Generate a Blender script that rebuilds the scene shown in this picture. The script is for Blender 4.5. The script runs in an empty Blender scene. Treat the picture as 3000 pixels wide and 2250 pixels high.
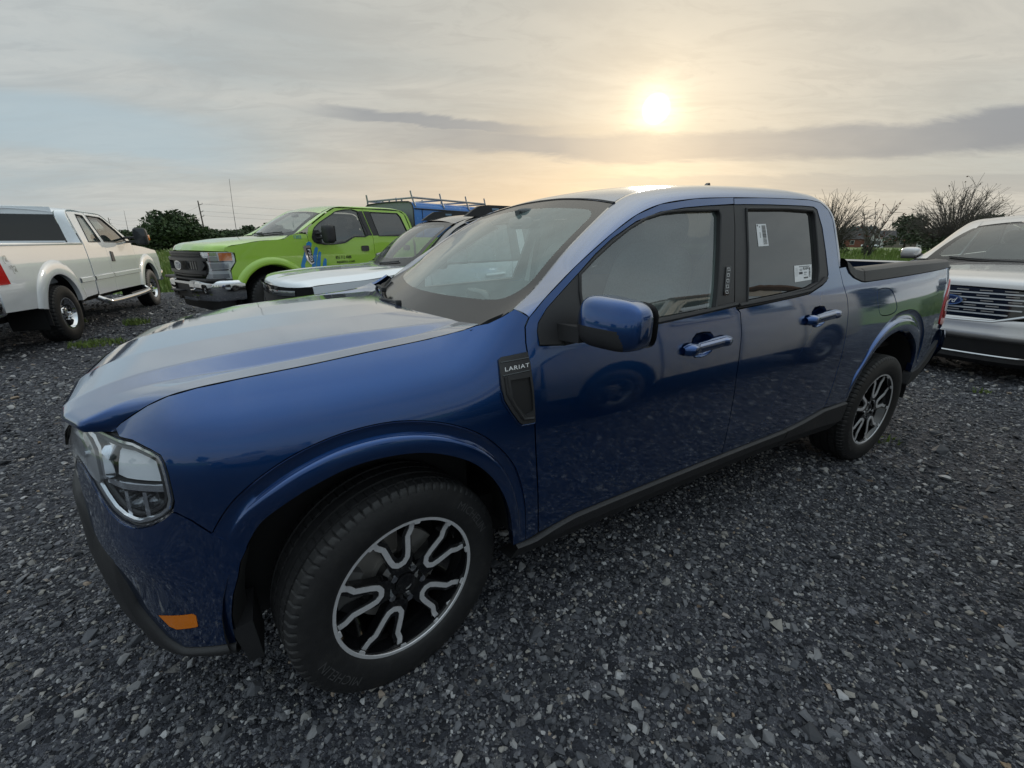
import bpy, math, random
import numpy as np
from mathutils import Vector, Matrix
from mathutils.geometry import delaunay_2d_cdt

random.seed(7)
scene = bpy.context.scene
COL = scene.collection
R = math.radians

# ------------------------------------------------------------------ camera
CAM_POS = (-0.2149, -2.0089, 1.4105)
YAW, PITCH, ROLL = 0.5056, -0.3264, -0.0038
cam_data = bpy.data.cameras.new("camera")
cam = bpy.data.objects.new("camera", cam_data)
COL.objects.link(cam)
cam_data.sensor_fit = 'HORIZONTAL'
cam_data.sensor_width = 36.0
cam_data.lens = 15.0
cam_data.clip_start = 0.02
cam_data.clip_end = 3000.0
_f = Vector((math.sin(YAW) * math.cos(PITCH), math.cos(YAW) * math.cos(PITCH), math.sin(PITCH)))
_r = Vector((math.cos(YAW), -math.sin(YAW), 0))
_u = _r.cross(_f)
_r2 = math.cos(ROLL) * _r + math.sin(ROLL) * _u
_u2 = -math.sin(ROLL) * _r + math.cos(ROLL) * _u
_m = Matrix((_r2, _u2, -_f)).transposed().to_4x4()
_m.translation = CAM_POS
cam.matrix_world = _m
scene.camera = cam

# ------------------------------------------------------------------ view
scene.view_settings.view_transform = 'Standard'
scene.view_settings.look = 'None'
scene.view_settings.exposure = 0.43
scene.view_settings.gamma = 1.0
scene.view_settings.use_curve_mapping = False
scene.cycles.max_bounces = 6
scene.cycles.diffuse_bounces = 2
scene.cycles.glossy_bounces = 3
scene.cycles.transmission_bounces = 3
scene.cycles.transparent_max_bounces = 10
scene.cycles.caustics_reflective = False
scene.cycles.caustics_refractive = False
scene.cycles.sample_clamp_indirect = 4.0

# ------------------------------------------------------------------ sky and sun
SUN_EL, SUN_AZ = R(13.5), R(45.4)          # azimuth measured from +Y towards +X
SUN_DIR = Vector((math.sin(SUN_AZ) * math.cos(SUN_EL), math.cos(SUN_AZ) * math.cos(SUN_EL), math.sin(SUN_EL)))


class NT:
    """tiny helper to write node trees as expressions"""
    def __init__(self, tree):
        self.t = tree

    def n(self, typ, **kw):
        nd = self.t.nodes.new(typ)
        for k, v in kw.items():
            setattr(nd, k, v)
        return nd

    def link(self, a, b):
        self.t.links.new(a, b)

    def _in(self, sock, v):
        if isinstance(v, bpy.types.NodeSocket):
            self.t.links.new(v, sock)
        elif v is not None:
            if sock.type == 'RGBA' and len(v) == 3:
                v = (*v, 1)
            sock.default_value = v

    def math(self, op, a, b=None, c=None, clamp=False):
        nd = self.n('ShaderNodeMath', operation=op, use_clamp=clamp)
        for s, v in zip(nd.inputs, (a, b, c)):
            if v is not None:
                self._in(s, v)
        return nd.outputs[0]

    def vmath(self, op, a, b=None, out=0):
        nd = self.n('ShaderNodeVectorMath', operation=op)
        self._in(nd.inputs[0], a)
        if b is not None:
            self._in(nd.inputs[1], b)
        return nd.outputs[out]

    def mix(self, f, a, b, mode='MIX'):
        nd = self.n('ShaderNodeMix', data_type='RGBA', blend_type=mode)
        self._in(nd.inputs[0], f)
        self._in(nd.inputs[6], a)
        self._in(nd.inputs[7], b)
        return nd.outputs[2]

    def ramp(self, f, stops, interp='LINEAR'):
        nd = self.n('ShaderNodeValToRGB')
        cr = nd.color_ramp
        cr.interpolation = interp
        while len(cr.elements) < len(stops):
            cr.elements.new(0.5)
        for e, (p, c) in zip(cr.elements, stops):
            e.position = p
            e.color = (*c, 1) if len(c) == 3 else c
        self._in(nd.inputs[0], f)
        return nd.outputs[0]

    def smooth(self, v, a, b):
        nd = self.n('ShaderNodeMapRange', interpolation_type='SMOOTHSTEP')
        self._in(nd.inputs[0], v)
        nd.inputs[1].default_value = a
        nd.inputs[2].default_value = b
        return nd.outputs[0]

    def noise(self, vec, scale, detail=4, rough=.5, dist=0.0, out=0):
        nd = self.n('ShaderNodeTexNoise')
        if vec is not None:
            self._in(nd.inputs['Vector'], vec)
        nd.inputs['Scale'].default_value = scale
        nd.inputs['Detail'].default_value = detail
        nd.inputs['Roughness'].default_value = rough
        nd.inputs['Distortion'].default_value = dist
        return nd.outputs[out]


world = bpy.data.worlds.new("World")
scene.world = world
world.use_nodes = True
wt = world.node_tree
wt.nodes.clear()
w = NT(wt)
tc = w.n('ShaderNodeTexCoord')
dirv = w.vmath('NORMALIZE', tc.outputs['Generated'])
sep = w.n('ShaderNodeSeparateXYZ')
w.link(dirv, sep.inputs[0])
dz = w.math('MAXIMUM', sep.outputs[2], 0.0)
sky = w.n('ShaderNodeTexSky', sky_type='NISHITA', sun_disc=False)
sky.sun_elevation = SUN_EL
sky.sun_rotation = SUN_AZ
sky.air_density = 1.2
sky.dust_density = 2.5
nishita = w.vmath('SCALE', sky.outputs[0])
nishita.node.inputs['Scale'].default_value = 0.05
cosang = w.vmath('DOT_PRODUCT', dirv, tuple(SUN_DIR), out=1)
cosang = w.math('MAXIMUM', cosang, 0.0)
# flat cloud deck: direction projected on a layer overhead
den = w.math('ADD', dz, 0.10)
px = w.math('DIVIDE', sep.outputs[0], den)
py = w.math('DIVIDE', sep.outputs[1], den)
# rotate so that streaks run across the view
ca, sa = math.cos(R(-27)), math.sin(R(-27))
qx = w.math('SUBTRACT', w.math('MULTIPLY', px, ca), w.math('MULTIPLY', py, -sa))
qy = w.math('ADD', w.math('MULTIPLY', px, -sa), w.math('MULTIPLY', py, ca))
comb = w.n('ShaderNodeCombineXYZ')
w.link(w.math('MULTIPLY', qx, 0.45), comb.inputs[0])
w.link(qy, comb.inputs[1])
deck = comb.outputs[0]
n1 = w.noise(deck, 0.9, 7, .55, .5)
n2 = w.noise(deck, 2.6, 8, .62, .8)
veil = w.smooth(n1, .36, .66)
wisps = w.smooth(n2, .42, .68)
# deck colour: grey blue far from the sun, cream towards it, peach low under it
toward = w.math('POWER', cosang, 2.2)
near_sun = w.math('POWER', cosang, 9.0)
lowband = w.math('POWER', w.math('SUBTRACT', 1.0, w.math('MINIMUM', w.math('MULTIPLY', dz, 3.6), 1.0)), 2.0)
base = w.mix(toward, (.415, .452, .462), (.49, .46, .395))
thin = w.mix(toward, (.285, .365, .415), (.39, .385, .345))
deckcol = w.mix(w.math('MULTIPLY', veil, .85), base, thin)
n3 = w.noise(deck, 6.5, 8, .66, 1.2)
wisps = w.math('MAXIMUM', wisps, w.math('MULTIPLY', w.smooth(n3, .46, .66), .7))
deckcol = w.mix(w.math('MULTIPLY', wisps, .55), deckcol, w.mix(toward, (.31, .345, .365), (.345, .33, .295)))
PD = Vector((math.sin(R(31)) * math.cos(R(7)), math.cos(R(31)) * math.cos(R(7)), math.sin(R(7))))
pcos = w.math('MAXIMUM', w.vmath('DOT_PRODUCT', dirv, tuple(PD), out=1), 0.0)
peach = w.math('MULTIPLY', w.math('POWER', lowband, .7), w.math('POWER', pcos, 16.0))
deckcol = w.mix(w.math('MULTIPLY', peach, .85, clamp=True), deckcol, (.76, .53, .30))
pale_h = w.math('MULTIPLY', w.math('POWER', lowband, 2.0), .55)
deckcol = w.mix(pale_h, deckcol, (.52, .50, .455))
# long dark stratus streaks low over the horizon (bands in elevation, drifting down to the right, broken by noise)
bandn = w.noise(deck, 1.5, 9, .64, .8)
azm = w.math('ARCTAN2', sep.outputs[0], sep.outputs[1])
tilt = w.math('MULTIPLY', w.math('SUBTRACT', azm, R(30)), -.052)
el = w.math('ADD', w.math('SUBTRACT', dz, tilt), w.math('MULTIPLY', w.math('SUBTRACT', bandn, .5), .062))


def band(c, hw):
    return w.math('SUBTRACT', 1.0, w.smooth(w.math('ABSOLUTE', w.math('SUBTRACT', el, c)), hw * .45, hw))


brk = w.noise(w.vmath('MULTIPLY', dirv, (1.0, 1.0, 2.0)), 2.2, 4, .55)
hw1 = w.smooth(azm, R(0), R(38))
st1 = w.math('MULTIPLY', w.math('MULTIPLY', band(.184, .031), hw1), w.math('ADD', .72, w.math('MULTIPLY', w.smooth(brk, .38, .6), .28)))
st1b = w.math('MULTIPLY', w.math('MULTIPLY', band(.212, .015), w.smooth(azm, R(3), R(14))), w.math('SUBTRACT', 1.0, w.smooth(azm, R(24), R(40))))
st2 = w.math('MULTIPLY', band(.120, .016), w.smooth(azm, R(34), R(44)))
st3 = w.math('MULTIPLY', band(.125, .050), w.math('SUBTRACT', 1.0, w.smooth(azm, R(-8), R(6))))
deckcol = w.mix(w.math('MULTIPLY', st3, .60), deckcol, (.345, .435, .485))
deckcol = w.mix(w.math('MULTIPLY', w.math('MAXIMUM', st1, w.math('MULTIPLY', st1b, .8)), .92), deckcol, (.205, .22, .245))
deckcol = w.mix(w.math('MULTIPLY', st2, .55), deckcol, (.30, .305, .30))
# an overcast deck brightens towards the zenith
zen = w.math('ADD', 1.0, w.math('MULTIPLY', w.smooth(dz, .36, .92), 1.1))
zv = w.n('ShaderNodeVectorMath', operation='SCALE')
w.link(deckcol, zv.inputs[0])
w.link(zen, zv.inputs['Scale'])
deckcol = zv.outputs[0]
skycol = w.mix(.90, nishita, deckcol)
# the veiled sun itself: soft disc and aureole in the thin cloud
veilmod = w.math('ADD', .55, w.math('MULTIPLY', w.math('SUBTRACT', 1.0, wisps), .6))
glow = w.math('ADD', w.math('MULTIPLY', w.math('POWER', cosang, 1300.0), .48),
              w.math('MULTIPLY', w.math('POWER', cosang, 300.0), .09))
glow = w.math('MULTIPLY', glow, w.math('MULTIPLY', veilmod, w.math('SUBTRACT', 1.0, w.math('MULTIPLY', st1, .75))))
glow = w.math('ADD', glow, w.math('MULTIPLY', w.math('POWER', cosang, 40.0), .03))
disc = w.math('MULTIPLY', w.smooth(cosang, .99962, 1.0), 3.0)
gc = w.mix(1.0, (1.0, .83, .50), (1, 1, 1), 'MULTIPLY')
gv = w.n('ShaderNodeVectorMath', operation='SCALE')
w._in(gv.inputs[0], (1.0, .80, .46))
w.link(w.math('ADD', glow, disc), gv.inputs['Scale'])
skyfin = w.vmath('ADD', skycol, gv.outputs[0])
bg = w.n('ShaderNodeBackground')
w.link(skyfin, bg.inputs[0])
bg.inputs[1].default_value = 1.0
wo = w.n('ShaderNodeOutputWorld')
w.link(bg.outputs[0], wo.inputs[0])

sun_d = bpy.data.lights.new("sun", 'SUN')
sun_d.energy = .65
sun_d.angle = R(5)
sun_d.color = (1.0, .94, .85)
sun = bpy.data.objects.new("sun", sun_d)
COL.objects.link(sun)
sun.rotation_euler = (-SUN_DIR).to_track_quat('-Z', 'Y').to_euler()

# ------------------------------------------------------------------ materials
MATS = {}


def pm(name, col, rough=.5, metal=0.0, coat=0.0, spec=.5, coat_rough=.03, emit=None):
    if name in MATS:
        return MATS[name]
    m = bpy.data.materials.new(name)
    m.use_nodes = True
    b = m.node_tree.nodes['Principled BSDF']
    b.inputs['Base Color'].default_value = (*col, 1)
    b.inputs['Roughness'].default_value = rough
    b.inputs['Metallic'].default_value = metal
    b.inputs['Coat Weight'].default_value = coat
    b.inputs['Coat Roughness'].default_value = coat_rough
    b.inputs['Specular IOR Level'].default_value = spec
    if emit:
        b.inputs['Emission Color'].default_value = (*emit[0], 1)
        b.inputs['Emission Strength'].default_value = emit[1]
    MATS[name] = m
    return m


def speckle(m, amount=.25, scale=60, bump=0.0, dirt=None, bscale=None):
    """fine unevenness of colour / relief on a material made with pm()"""
    t = NT(m.node_tree)
    b = m.node_tree.nodes['Principled BSDF']
    c = b.inputs['Base Color'].default_value[:3]
    tcn = t.n('ShaderNodeTexCoord')
    nz = t.noise(tcn.outputs['Object'], scale, 5, .6)
    lo = tuple(x * (1 - amount) for x in c)
    hi = tuple(min(1, x * (1 + amount)) for x in c)
    colr = t.ramp(nz, [(.3, lo), (.7, hi)])
    if dirt:
        nz2 = t.noise(tcn.outputs['Object'], dirt[0], 6, .65)
        colr = t.mix(t.math('MULTIPLY', t.smooth(nz2, .48, .75), dirt[2]), colr, dirt[1])
    t.link(colr, b.inputs['Base Color'])
    if bump:
        bn = t.n('ShaderNodeBump')
        bn.inputs['Strength'].default_value = bump
        bn.inputs['Distance'].default_value = .004
        nb = t.noise(tcn.outputs['Object'], bscale or scale * 3, 4, .6)
        t.link(nb, bn.inputs['Height'])
        t.link(bn.outputs[0], b.inputs['Normal'])
    return m


def car_paint(name, col, metal=.0, rough=.35, dust=.10, f0=.055, power=3.0, coat=(1, 1, 1)):
    """pigment base under a polished clear coat whose reflection rises towards grazing angles; thin road dust"""
    m = pm(name, col, rough, metal)
    t = NT(m.node_tree)
    b = m.node_tree.nodes['Principled BSDF']
    tcn = t.n('ShaderNodeTexCoord')
    sepn = t.n('ShaderNodeSeparateXYZ')
    t.link(tcn.outputs['Object'], sepn.inputs[0])
    nz = t.noise(tcn.outputs['Object'], 9, 6, .65)
    fine = t.noise(tcn.outputs['Object'], 160, 3, .6)
    dst = t.math('MULTIPLY', t.smooth(nz, .35, .75), dust)
    dst = t.math('MULTIPLY', dst, t.math('ADD', .4, fine))
    lowz = t.math('SUBTRACT', 1.0, t.smooth(sepn.outputs[2], .2, .9))
    dst = t.math('MULTIPLY', dst, t.math('ADD', .35, lowz))
    t.link(t.mix(dst, col, (.16, .155, .15)), b.inputs['Base Color'])
    bn = t.n('ShaderNodeBump')
    bn.inputs['Strength'].default_value = .03
    bn.inputs['Distance'].default_value = .001
    t.link(t.noise(tcn.outputs['Object'], 220, 2, .5), bn.inputs['Height'])
    gl = t.n('ShaderNodeBsdfGlossy')
    gl.inputs['Color'].default_value = (*coat, 1)
    t.link(t.math('ADD', .025, t.math('MULTIPLY', dst, .5)), gl.inputs['Roughness'])
    t.link(bn.outputs[0], gl.inputs['Normal'])
    geo = t.n('ShaderNodeNewGeometry')
    dotn = t.math('ABSOLUTE', t.vmath('DOT_PRODUCT', geo.outputs['Incoming'], geo.outputs['Normal'], out=1))
    k = t.math('POWER', t.math('SUBTRACT', 1.0, dotn), power)
    fac = t.math('ADD', f0, t.math('MULTIPLY', k, 1 - f0), clamp=True)
    mx = t.n('ShaderNodeMixShader')
    t.link(fac, mx.inputs[0])
    t.link(b.outputs[0], mx.inputs[1])
    t.link(gl.outputs[0], mx.inputs[2])
    out = [n for n in m.node_tree.nodes if n.type == 'OUTPUT_MATERIAL'][0]
    t.link(mx.outputs[0], out.inputs[0])
    return m


def glass_mat(name, tint, rough=0.0, film=0.0, filmcol=(.5, .55, .55), refl=.085):
    """thin sheet glass: tinted transparency under a Fresnel reflection, with a film of dust and painted haze"""
    if name in MATS:
        return MATS[name]
    m = bpy.data.materials.new(name)
    m.use_nodes = True
    t = NT(m.node_tree)
    m.node_tree.nodes.clear()
    tr = t.n('ShaderNodeBsdfTransparent')
    tr.inputs[0].default_value = (*tint, 1)
    gl = t.n('ShaderNodeBsdfGlossy')
    gl.inputs['Roughness'].default_value = rough
    gl.inputs['Color'].default_value = (1, 1, 1, 1)
    geo = t.n('ShaderNodeNewGeometry')
    fr = t.n('ShaderNodeFresnel')
    fr.inputs[0].default_value = 1.52
    # same Fresnel on both faces of the thin pane
    mixn = t.n('ShaderNodeMixShader')
    dotn = t.math('ABSOLUTE', t.vmath('DOT_PRODUCT', geo.outputs['Incoming'], geo.outputs['Normal'], out=1))
    k = t.math('POWER', t.math('SUBTRACT', 1.0, dotn), 4.6)
    fac = t.math('ADD', refl, t.math('MULTIPLY', k, 1.0 - refl), clamp=True)
    t.link(fac, mixn.inputs[0])
    src = tr.outputs[0]
    if film:
        df = t.n('ShaderNodeBsdfDiffuse')
        df.inputs[0].default_value = (*filmcol, 1)
        mf = t.n('ShaderNodeMixShader')
        tcn = t.n('ShaderNodeTexCoord')
        nz = t.noise(tcn.outputs['Object'], 5, 6, .65)
        t.link(t.math('MULTIPLY', t.math('ADD', .5, nz), film), mf.inputs[0])
        t.link(tr.outputs[0], mf.inputs[1])
        t.link(df.outputs[0], mf.inputs[2])
        src = mf.outputs[0]
    t.link(src, mixn.inputs[1])
    t.link(gl.outputs[0], mixn.inputs[2])
    out = t.n('ShaderNodeOutputMaterial')
    t.link(mixn.outputs[0], out.inputs[0])
    MATS[name] = m
    return m


PAINT = car_paint('blue_metallic_paint', (.0062, .053, .205), metal=.93, rough=.30, f0=.055, power=2.25, coat=(.90, .95, 1.0))
WHITE = car_paint('white_paint', (.82, .86, .90), rough=.4, dust=.06)
GREEN = car_paint('green_paint', (.36, .62, .05), rough=.4, dust=.12)
SILVER = car_paint('silver_paint', (.58, .565, .565), metal=.6, rough=.36, dust=.1)
PLASTIC = speckle(pm('black_plastic', (.020, .020, .022), .55), .2, 300, .25, dirt=(7, (.07, .066, .062), .2))
TRIM = speckle(pm('satin_trim', (.030, .030, .032), .42), .15, 250, .12)
GLOSSBLK = pm('gloss_black', (.006, .006, .007), .12, coat=.6)
RUBBER = speckle(pm('tyre_rubber', (.013, .013, .014), .58), .25, 45, .2, dirt=(14, (.06, .057, .054), .28))
LINER = pm('wheel_liner', (.010, .010, .011), .9)
DARK = pm('under_dark', (.012, .012, .013), .85)
ALU = speckle(pm('machined_alloy', (.72, .72, .74), .38, .45), .08, 90)
STEEL = pm('brake_steel', (.40, .38, .36), .42, .6)
CHROME = pm('chrome', (.72, .73, .75), .08, 1.0)
GREYBAR = pm('grey_bar', (.42, .43, .45), .30, .6, coat=.5)
GLASS = glass_mat('window_glass', (.70, .78, .76), film=.085, filmcol=(.50, .64, .64), refl=.19)
WINDSHIELD_GLASS = glass_mat('windshield_glass', (.84, .94, .92), film=.20, filmcol=(.58, .78, .76), refl=.05)  # pale teal film paints a haze that lightens the windshield
PRIVACY = glass_mat('privacy_glass', (.060, .065, .068), film=.10, filmcol=(.20, .22, .22), refl=.15)
LENS = glass_mat('lamp_lens', (.94, .96, .98), refl=.10)
SEATM = speckle(pm('seat_fabric', (.19, .195, .20), .8), .2, 120, .3)
TRIMGREY = speckle(pm('interior_grey', (.58, .60, .59), .7), .1, 150, .15)
DASH = speckle(pm('dash_plastic', (.11, .12, .122), .6), .1, 200, .2)
AMBER = pm('amber_lens', (.75, .20, .012), .22, coat=.6)
REDLENS = pm('red_lens', (.50, .018, .014), .14, coat=.8)
WHITEPRINT = pm('white_print', (.80, .80, .80), .5)
BLACKPRINT = pm('black_print', (.02, .02, .02), .5)
PAPER = speckle(pm('sticker_paper', (.74, .75, .76), .55), .04, 40)

# ------------------------------------------------------------------ geometry helpers


def new_mesh(name, V, F, mat, parent=None, smooth=True, normals=None, sharp=None):
    me = bpy.data.meshes.new(name)
    V = np.asarray(V, float)
    me.from_pydata(V.tolist(), [], [tuple(int(i) for i in f) for f in F])
    if mat is not None:
        me.materials.append(mat)
    if smooth:
        me.polygons.foreach_set('use_smooth', [True] * len(me.polygons))
    if sharp is not None:
        me.set_sharp_from_angle(angle=R(sharp))
    if normals is not None:
        me.normals_split_custom_set_from_vertices([tuple(n) for n in normals])
    o = bpy.data.objects.new(name, me)
    COL.objects.link(o)
    if parent is not None:
        o.parent = parent
    return o


def empty(name, loc=(0, 0, 0), rz=0.0, label=None, cat=None, group=None):
    o = bpy.data.objects.new(name, None)
    COL.objects.link(o)
    o.location = loc
    o.rotation_euler = (0, 0, rz)
    o.empty_display_size = .2
    if label:
        tag(o, label, cat, group)
    return o


def tag(o, label=None, cat=None, group=None, kind=None):
    if label:
        o['label'] = label
    if cat:
        o['category'] = cat
    if group:
        o['group'] = group
    if kind:
        o['kind'] = kind
    return o


def copy_tree(o, parent=None):
    c = o.copy()
    COL.objects.link(c)
    c.parent = parent
    for ch in list(o.children):
        copy_tree(ch, c)
    return c


def catmull(P, n=12, closed=False):
    P = np.asarray(P, float)
    if closed:
        Q = np.vstack([P[-1], P, P[0], P[1]])
    else:
        Q = np.vstack([2 * P[0] - P[1], P, 2 * P[-1] - P[-2]])
    out = []
    for i in range(1, len(Q) - 2):
        p0, p1, p2, p3 = Q[i - 1:i + 3]
        d = [max(np.linalg.norm(b - a), 1e-7) ** .5 for a, b in ((p0, p1), (p1, p2), (p2, p3))]
        t0 = 0; t1 = d[0]; t2 = t1 + d[1]; t3 = t2 + d[2]
        t = (t1 + (t2 - t1) * np.arange(n) / n)[:, None]
        A1 = (t1 - t) / (t1 - t0) * p0 + (t - t0) / (t1 - t0) * p1
        A2 = (t2 - t) / (t2 - t1) * p1 + (t - t1) / (t2 - t1) * p2
        A3 = (t3 - t) / (t3 - t2) * p2 + (t - t2) / (t3 - t2) * p3
        B1 = (t2 - t) / (t2 - t0) * A1 + (t - t0) / (t2 - t0) * A2
        B2 = (t3 - t) / (t3 - t1) * A2 + (t - t1) / (t3 - t1) * A3
        out.append((t2 - t) / (t2 - t1) * B1 + (t - t1) / (t2 - t1) * B2)
    out = np.vstack(out)
    if not closed:
        out = np.vstack([out, P[-1]])
    return out


def resample(P, n):
    P = np.asarray(P, float)
    L = np.concatenate([[0], np.cumsum(np.linalg.norm(np.diff(P, axis=0), axis=1))])
    t = np.linspace(0, L[-1], n)
    return np.stack([np.interp(t, L, P[:, k]) for k in range(P.shape[1])], 1)


def dens(P, pitch, closed=True):
    P = np.asarray(P, float)
    Q = np.vstack([P, P[0]]) if closed else P
    out = []
    for a, b in zip(Q[:-1], Q[1:]):
        n = max(1, int(math.ceil(np.linalg.norm(b - a) / pitch)))
        for k in range(n):
            out.append(a + (b - a) * k / n)
    if not closed:
        out.append(Q[-1])
    return np.array(out)


def area2(P):
    x, y = P[:, 0], P[:, 1]
    return .5 * np.sum(x * np.roll(y, -1) - np.roll(x, -1) * y)


def shrink(P, d):
    """move a closed outline inwards by d"""
    P = np.asarray(P, float)
    keep = [i for i in range(len(P)) if np.linalg.norm(P[i] - P[i - 1]) > 1e-5]
    P = P[keep]
    if area2(P) < 0:
        P = P[::-1]
    a = P - np.roll(P, 1, 0)
    b = np.roll(P, -1, 0) - P
    na = np.stack([-a[:, 1], a[:, 0]], 1); na /= np.linalg.norm(na, axis=1)[:, None]
    nb = np.stack([-b[:, 1], b[:, 0]], 1); nb /= np.linalg.norm(nb, axis=1)[:, None]
    n = na + nb
    k = np.sum(n * n, 1)[:, None] / 2
    n = n / np.maximum(k, .35)
    return P + n * d


def inside(P, pts):
    """vectorised even-odd test"""
    x, y = pts[:, 0][:, None], pts[:, 1][:, None]
    x0, y0 = P[:, 0][None], P[:, 1][None]
    x1, y1 = np.roll(P[:, 0], -1)[None], np.roll(P[:, 1], -1)[None]
    c = ((y0 > y) != (y1 > y)) & (x < (x1 - x0) * (y - y0) / (y1 - y0 + 1e-15) + x0)
    return (c.sum(1) % 2) == 1


def dist_poly(P, pts):
    best = np.full(len(pts), 1e9)
    for a, b in zip(P, np.roll(P, -1, 0)):
        ab = b - a
        t = np.clip(((pts - a) @ ab) / (ab @ ab + 1e-15), 0, 1)
        best = np.minimum(best, np.linalg.norm(pts - a - t[:, None] * ab, axis=1))
    return best


def cdt(outer, holes=(), pitch=.03):
    loops = [outer] + list(holes)
    lo, hi = outer.min(0), outer.max(0)
    nx = max(2, int((hi[0] - lo[0]) / pitch)); ny = max(2, int((hi[1] - lo[1]) / pitch))
    gx, gy = np.meshgrid(np.linspace(lo[0], hi[0], nx + 1), np.linspace(lo[1], hi[1], ny + 1))
    gx[1::2] += .5 * (hi[0] - lo[0]) / nx
    g = np.stack([gx.ravel(), gy.ravel()], 1)
    ok = inside(outer, g)
    for h in holes:
        ok &= ~inside(h, g)
    g = g[ok]
    for l in loops:
        if len(g):
            g = g[dist_poly(l, g) > pitch * .45]
    V = []; E = []
    for l in loops:
        k = len(V)
        V += l.tolist()
        E += [(k + i, k + (i + 1) % len(l)) for i in range(len(l))]
    nb = len(V)
    V += g.tolist()
    v, e, f, *_ = delaunay_2d_cdt([Vector(p) for p in V], E, [], 0, 1e-7)
    v = np.array([(p[0], p[1]) for p in v])
    f = np.array([t for t in f if len(t) == 3])
    c = v[f].mean(1)
    ok = inside(outer, c)
    for h in holes:
        ok &= ~inside(h, c)
    f = f[ok]
    a = v[f]
    cr = (a[:, 1, 0] - a[:, 0, 0]) * (a[:, 2, 1] - a[:, 0, 1]) - (a[:, 1, 1] - a[:, 0, 1]) * (a[:, 2, 0] - a[:, 0, 0])
    f = f[np.abs(cr) > 1e-10]; cr = cr[np.abs(cr) > 1e-10]
    f[cr < 0] = f[cr < 0][:, ::-1]
    return v, f


def panel(name, outline, surf, mat, parent, holes=(), pitch=.03, off=0.0, gap=.0, flange=.014, flip=False, both=False, thick=0.0):
    """sheet cut from a parametric surface: outline and holes in (u, v); returned edges turn inwards"""
    outer = np.asarray(outline, float)
    if area2(outer) < 0:
        outer = outer[::-1]
    hs = []
    for h in holes:
        h = np.asarray(h, float)
        if area2(h) < 0:
            h = h[::-1]
        hs.append(h)
    if gap:
        outer = shrink(outer, gap)
        hs = [shrink(h, -gap) for h in hs]
    outer = dens(outer, pitch)
    hs = [dens(h, pitch) for h in hs]
    v, f = cdt(outer, hs, pitch)
    offv = off(v[:, 0], v[:, 1]) if callable(off) else off

    def ev(u, vv, o):
        return surf(u, vv, o)
    P = ev(v[:, 0], v[:, 1], offv)
    e = .004
    o1 = off if callable(off) else (lambda a, b: off)
    du = ev(v[:, 0] + e, v[:, 1], o1(v[:, 0] + e, v[:, 1])) - ev(v[:, 0] - e, v[:, 1], o1(v[:, 0] - e, v[:, 1]))
    dv = ev(v[:, 0], v[:, 1] + e, o1(v[:, 0], v[:, 1] + e)) - ev(v[:, 0], v[:, 1] - e, o1(v[:, 0], v[:, 1] - e))
    N = np.cross(du, dv)
    N /= np.linalg.norm(N, axis=1)[:, None] + 1e-12
    if flip:
        N = -N; f = f[:, ::-1]
    V = [P]; NN = [N]; F = [tuple(t) for t in f]
    # flange
    if flange:
        base = len(P)
        for li, l in enumerate([outer] + hs):
            lp = ev(l[:, 0], l[:, 1], o1(l[:, 0], l[:, 1]) + 0 * l[:, 0])
            e2 = .004
            a = ev(l[:, 0] + e2, l[:, 1], 0) - ev(l[:, 0] - e2, l[:, 1], 0)
            b = ev(l[:, 0], l[:, 1] + e2, 0) - ev(l[:, 0], l[:, 1] - e2, 0)
            n = np.cross(a, b); n /= np.linalg.norm(n, axis=1)[:, None] + 1e-12
            if flip:
                n = -n
            tg = np.roll(lp, -1, 0) - np.roll(lp, 1, 0)
            side = np.cross(tg, n); side /= np.linalg.norm(side, axis=1)[:, None] + 1e-12
            if (li > 0) != flip:
                side = -side
            m = len(lp)
            V += [lp, lp - n * flange]
            NN += [side, side]
            for i in range(m):
                j = (i + 1) % m
                q = (base + i, base + m + i, base + m + j, base + j)
                if (li > 0) != flip:
                    q = q[::-1]
                F.append(q)
            base += 2 * m
    V = np.vstack(V); NN = np.vstack(NN)
    o = new_mesh(name, V, F, mat, parent, normals=NN)
    if both:
        V2 = V * np.array([1, -1, 1]); N2 = NN * np.array([1, -1, 1])
        o2 = new_mesh(name, V2, [t[::-1] for t in F], mat, parent, normals=N2)
        return o, o2
    return o


def grid_mesh(name, G, mat, parent=None, flip=False, closed_u=False, closed_v=False, sharp=None, mirror=False, smooth=True):
    """G[nu][nv][3]"""
    G = np.asarray(G, float)
    if mirror:
        G = G * np.array([1, -1, 1]); flip = not flip
    nu, nv = G.shape[:2]
    idx = np.arange(nu * nv).reshape(nu, nv)
    F = []
    for i in range(nu if closed_u else nu - 1):
        i2 = (i + 1) % nu
        for j in range(nv if closed_v else nv - 1):
            j2 = (j + 1) % nv
            q = (idx[i, j], idx[i2, j], idx[i2, j2], idx[i, j2])
            F.append(q[::-1] if flip else q)
    return new_mesh(name, G.reshape(-1, 3), F, mat, parent, sharp=sharp, smooth=smooth)


def loft(curves, nu=40, nv=6, blur=0, lin=False):
    """grid through 3-D guide curves (all running the same way)"""
    C = [resample(catmull(np.asarray(c, float), 10) if len(c) > 2 else np.asarray(c, float), nu) for c in curves]
    C = np.array(C)
    G = []
    for i in range(nu):
        p = C[:, i]
        if lin or len(p) < 3:
            q = np.vstack([p[k] + (p[k + 1] - p[k]) * (np.arange(nv) / nv)[:, None] for k in range(len(p) - 1)] + [p[-1:]])
        else:
            q = catmull(p, nv)
        for _ in range(blur):
            q[1:-1] = .25 * q[:-2] + .5 * q[1:-1] + .25 * q[2:]
        G.append(q)
    return np.array(G)


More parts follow.
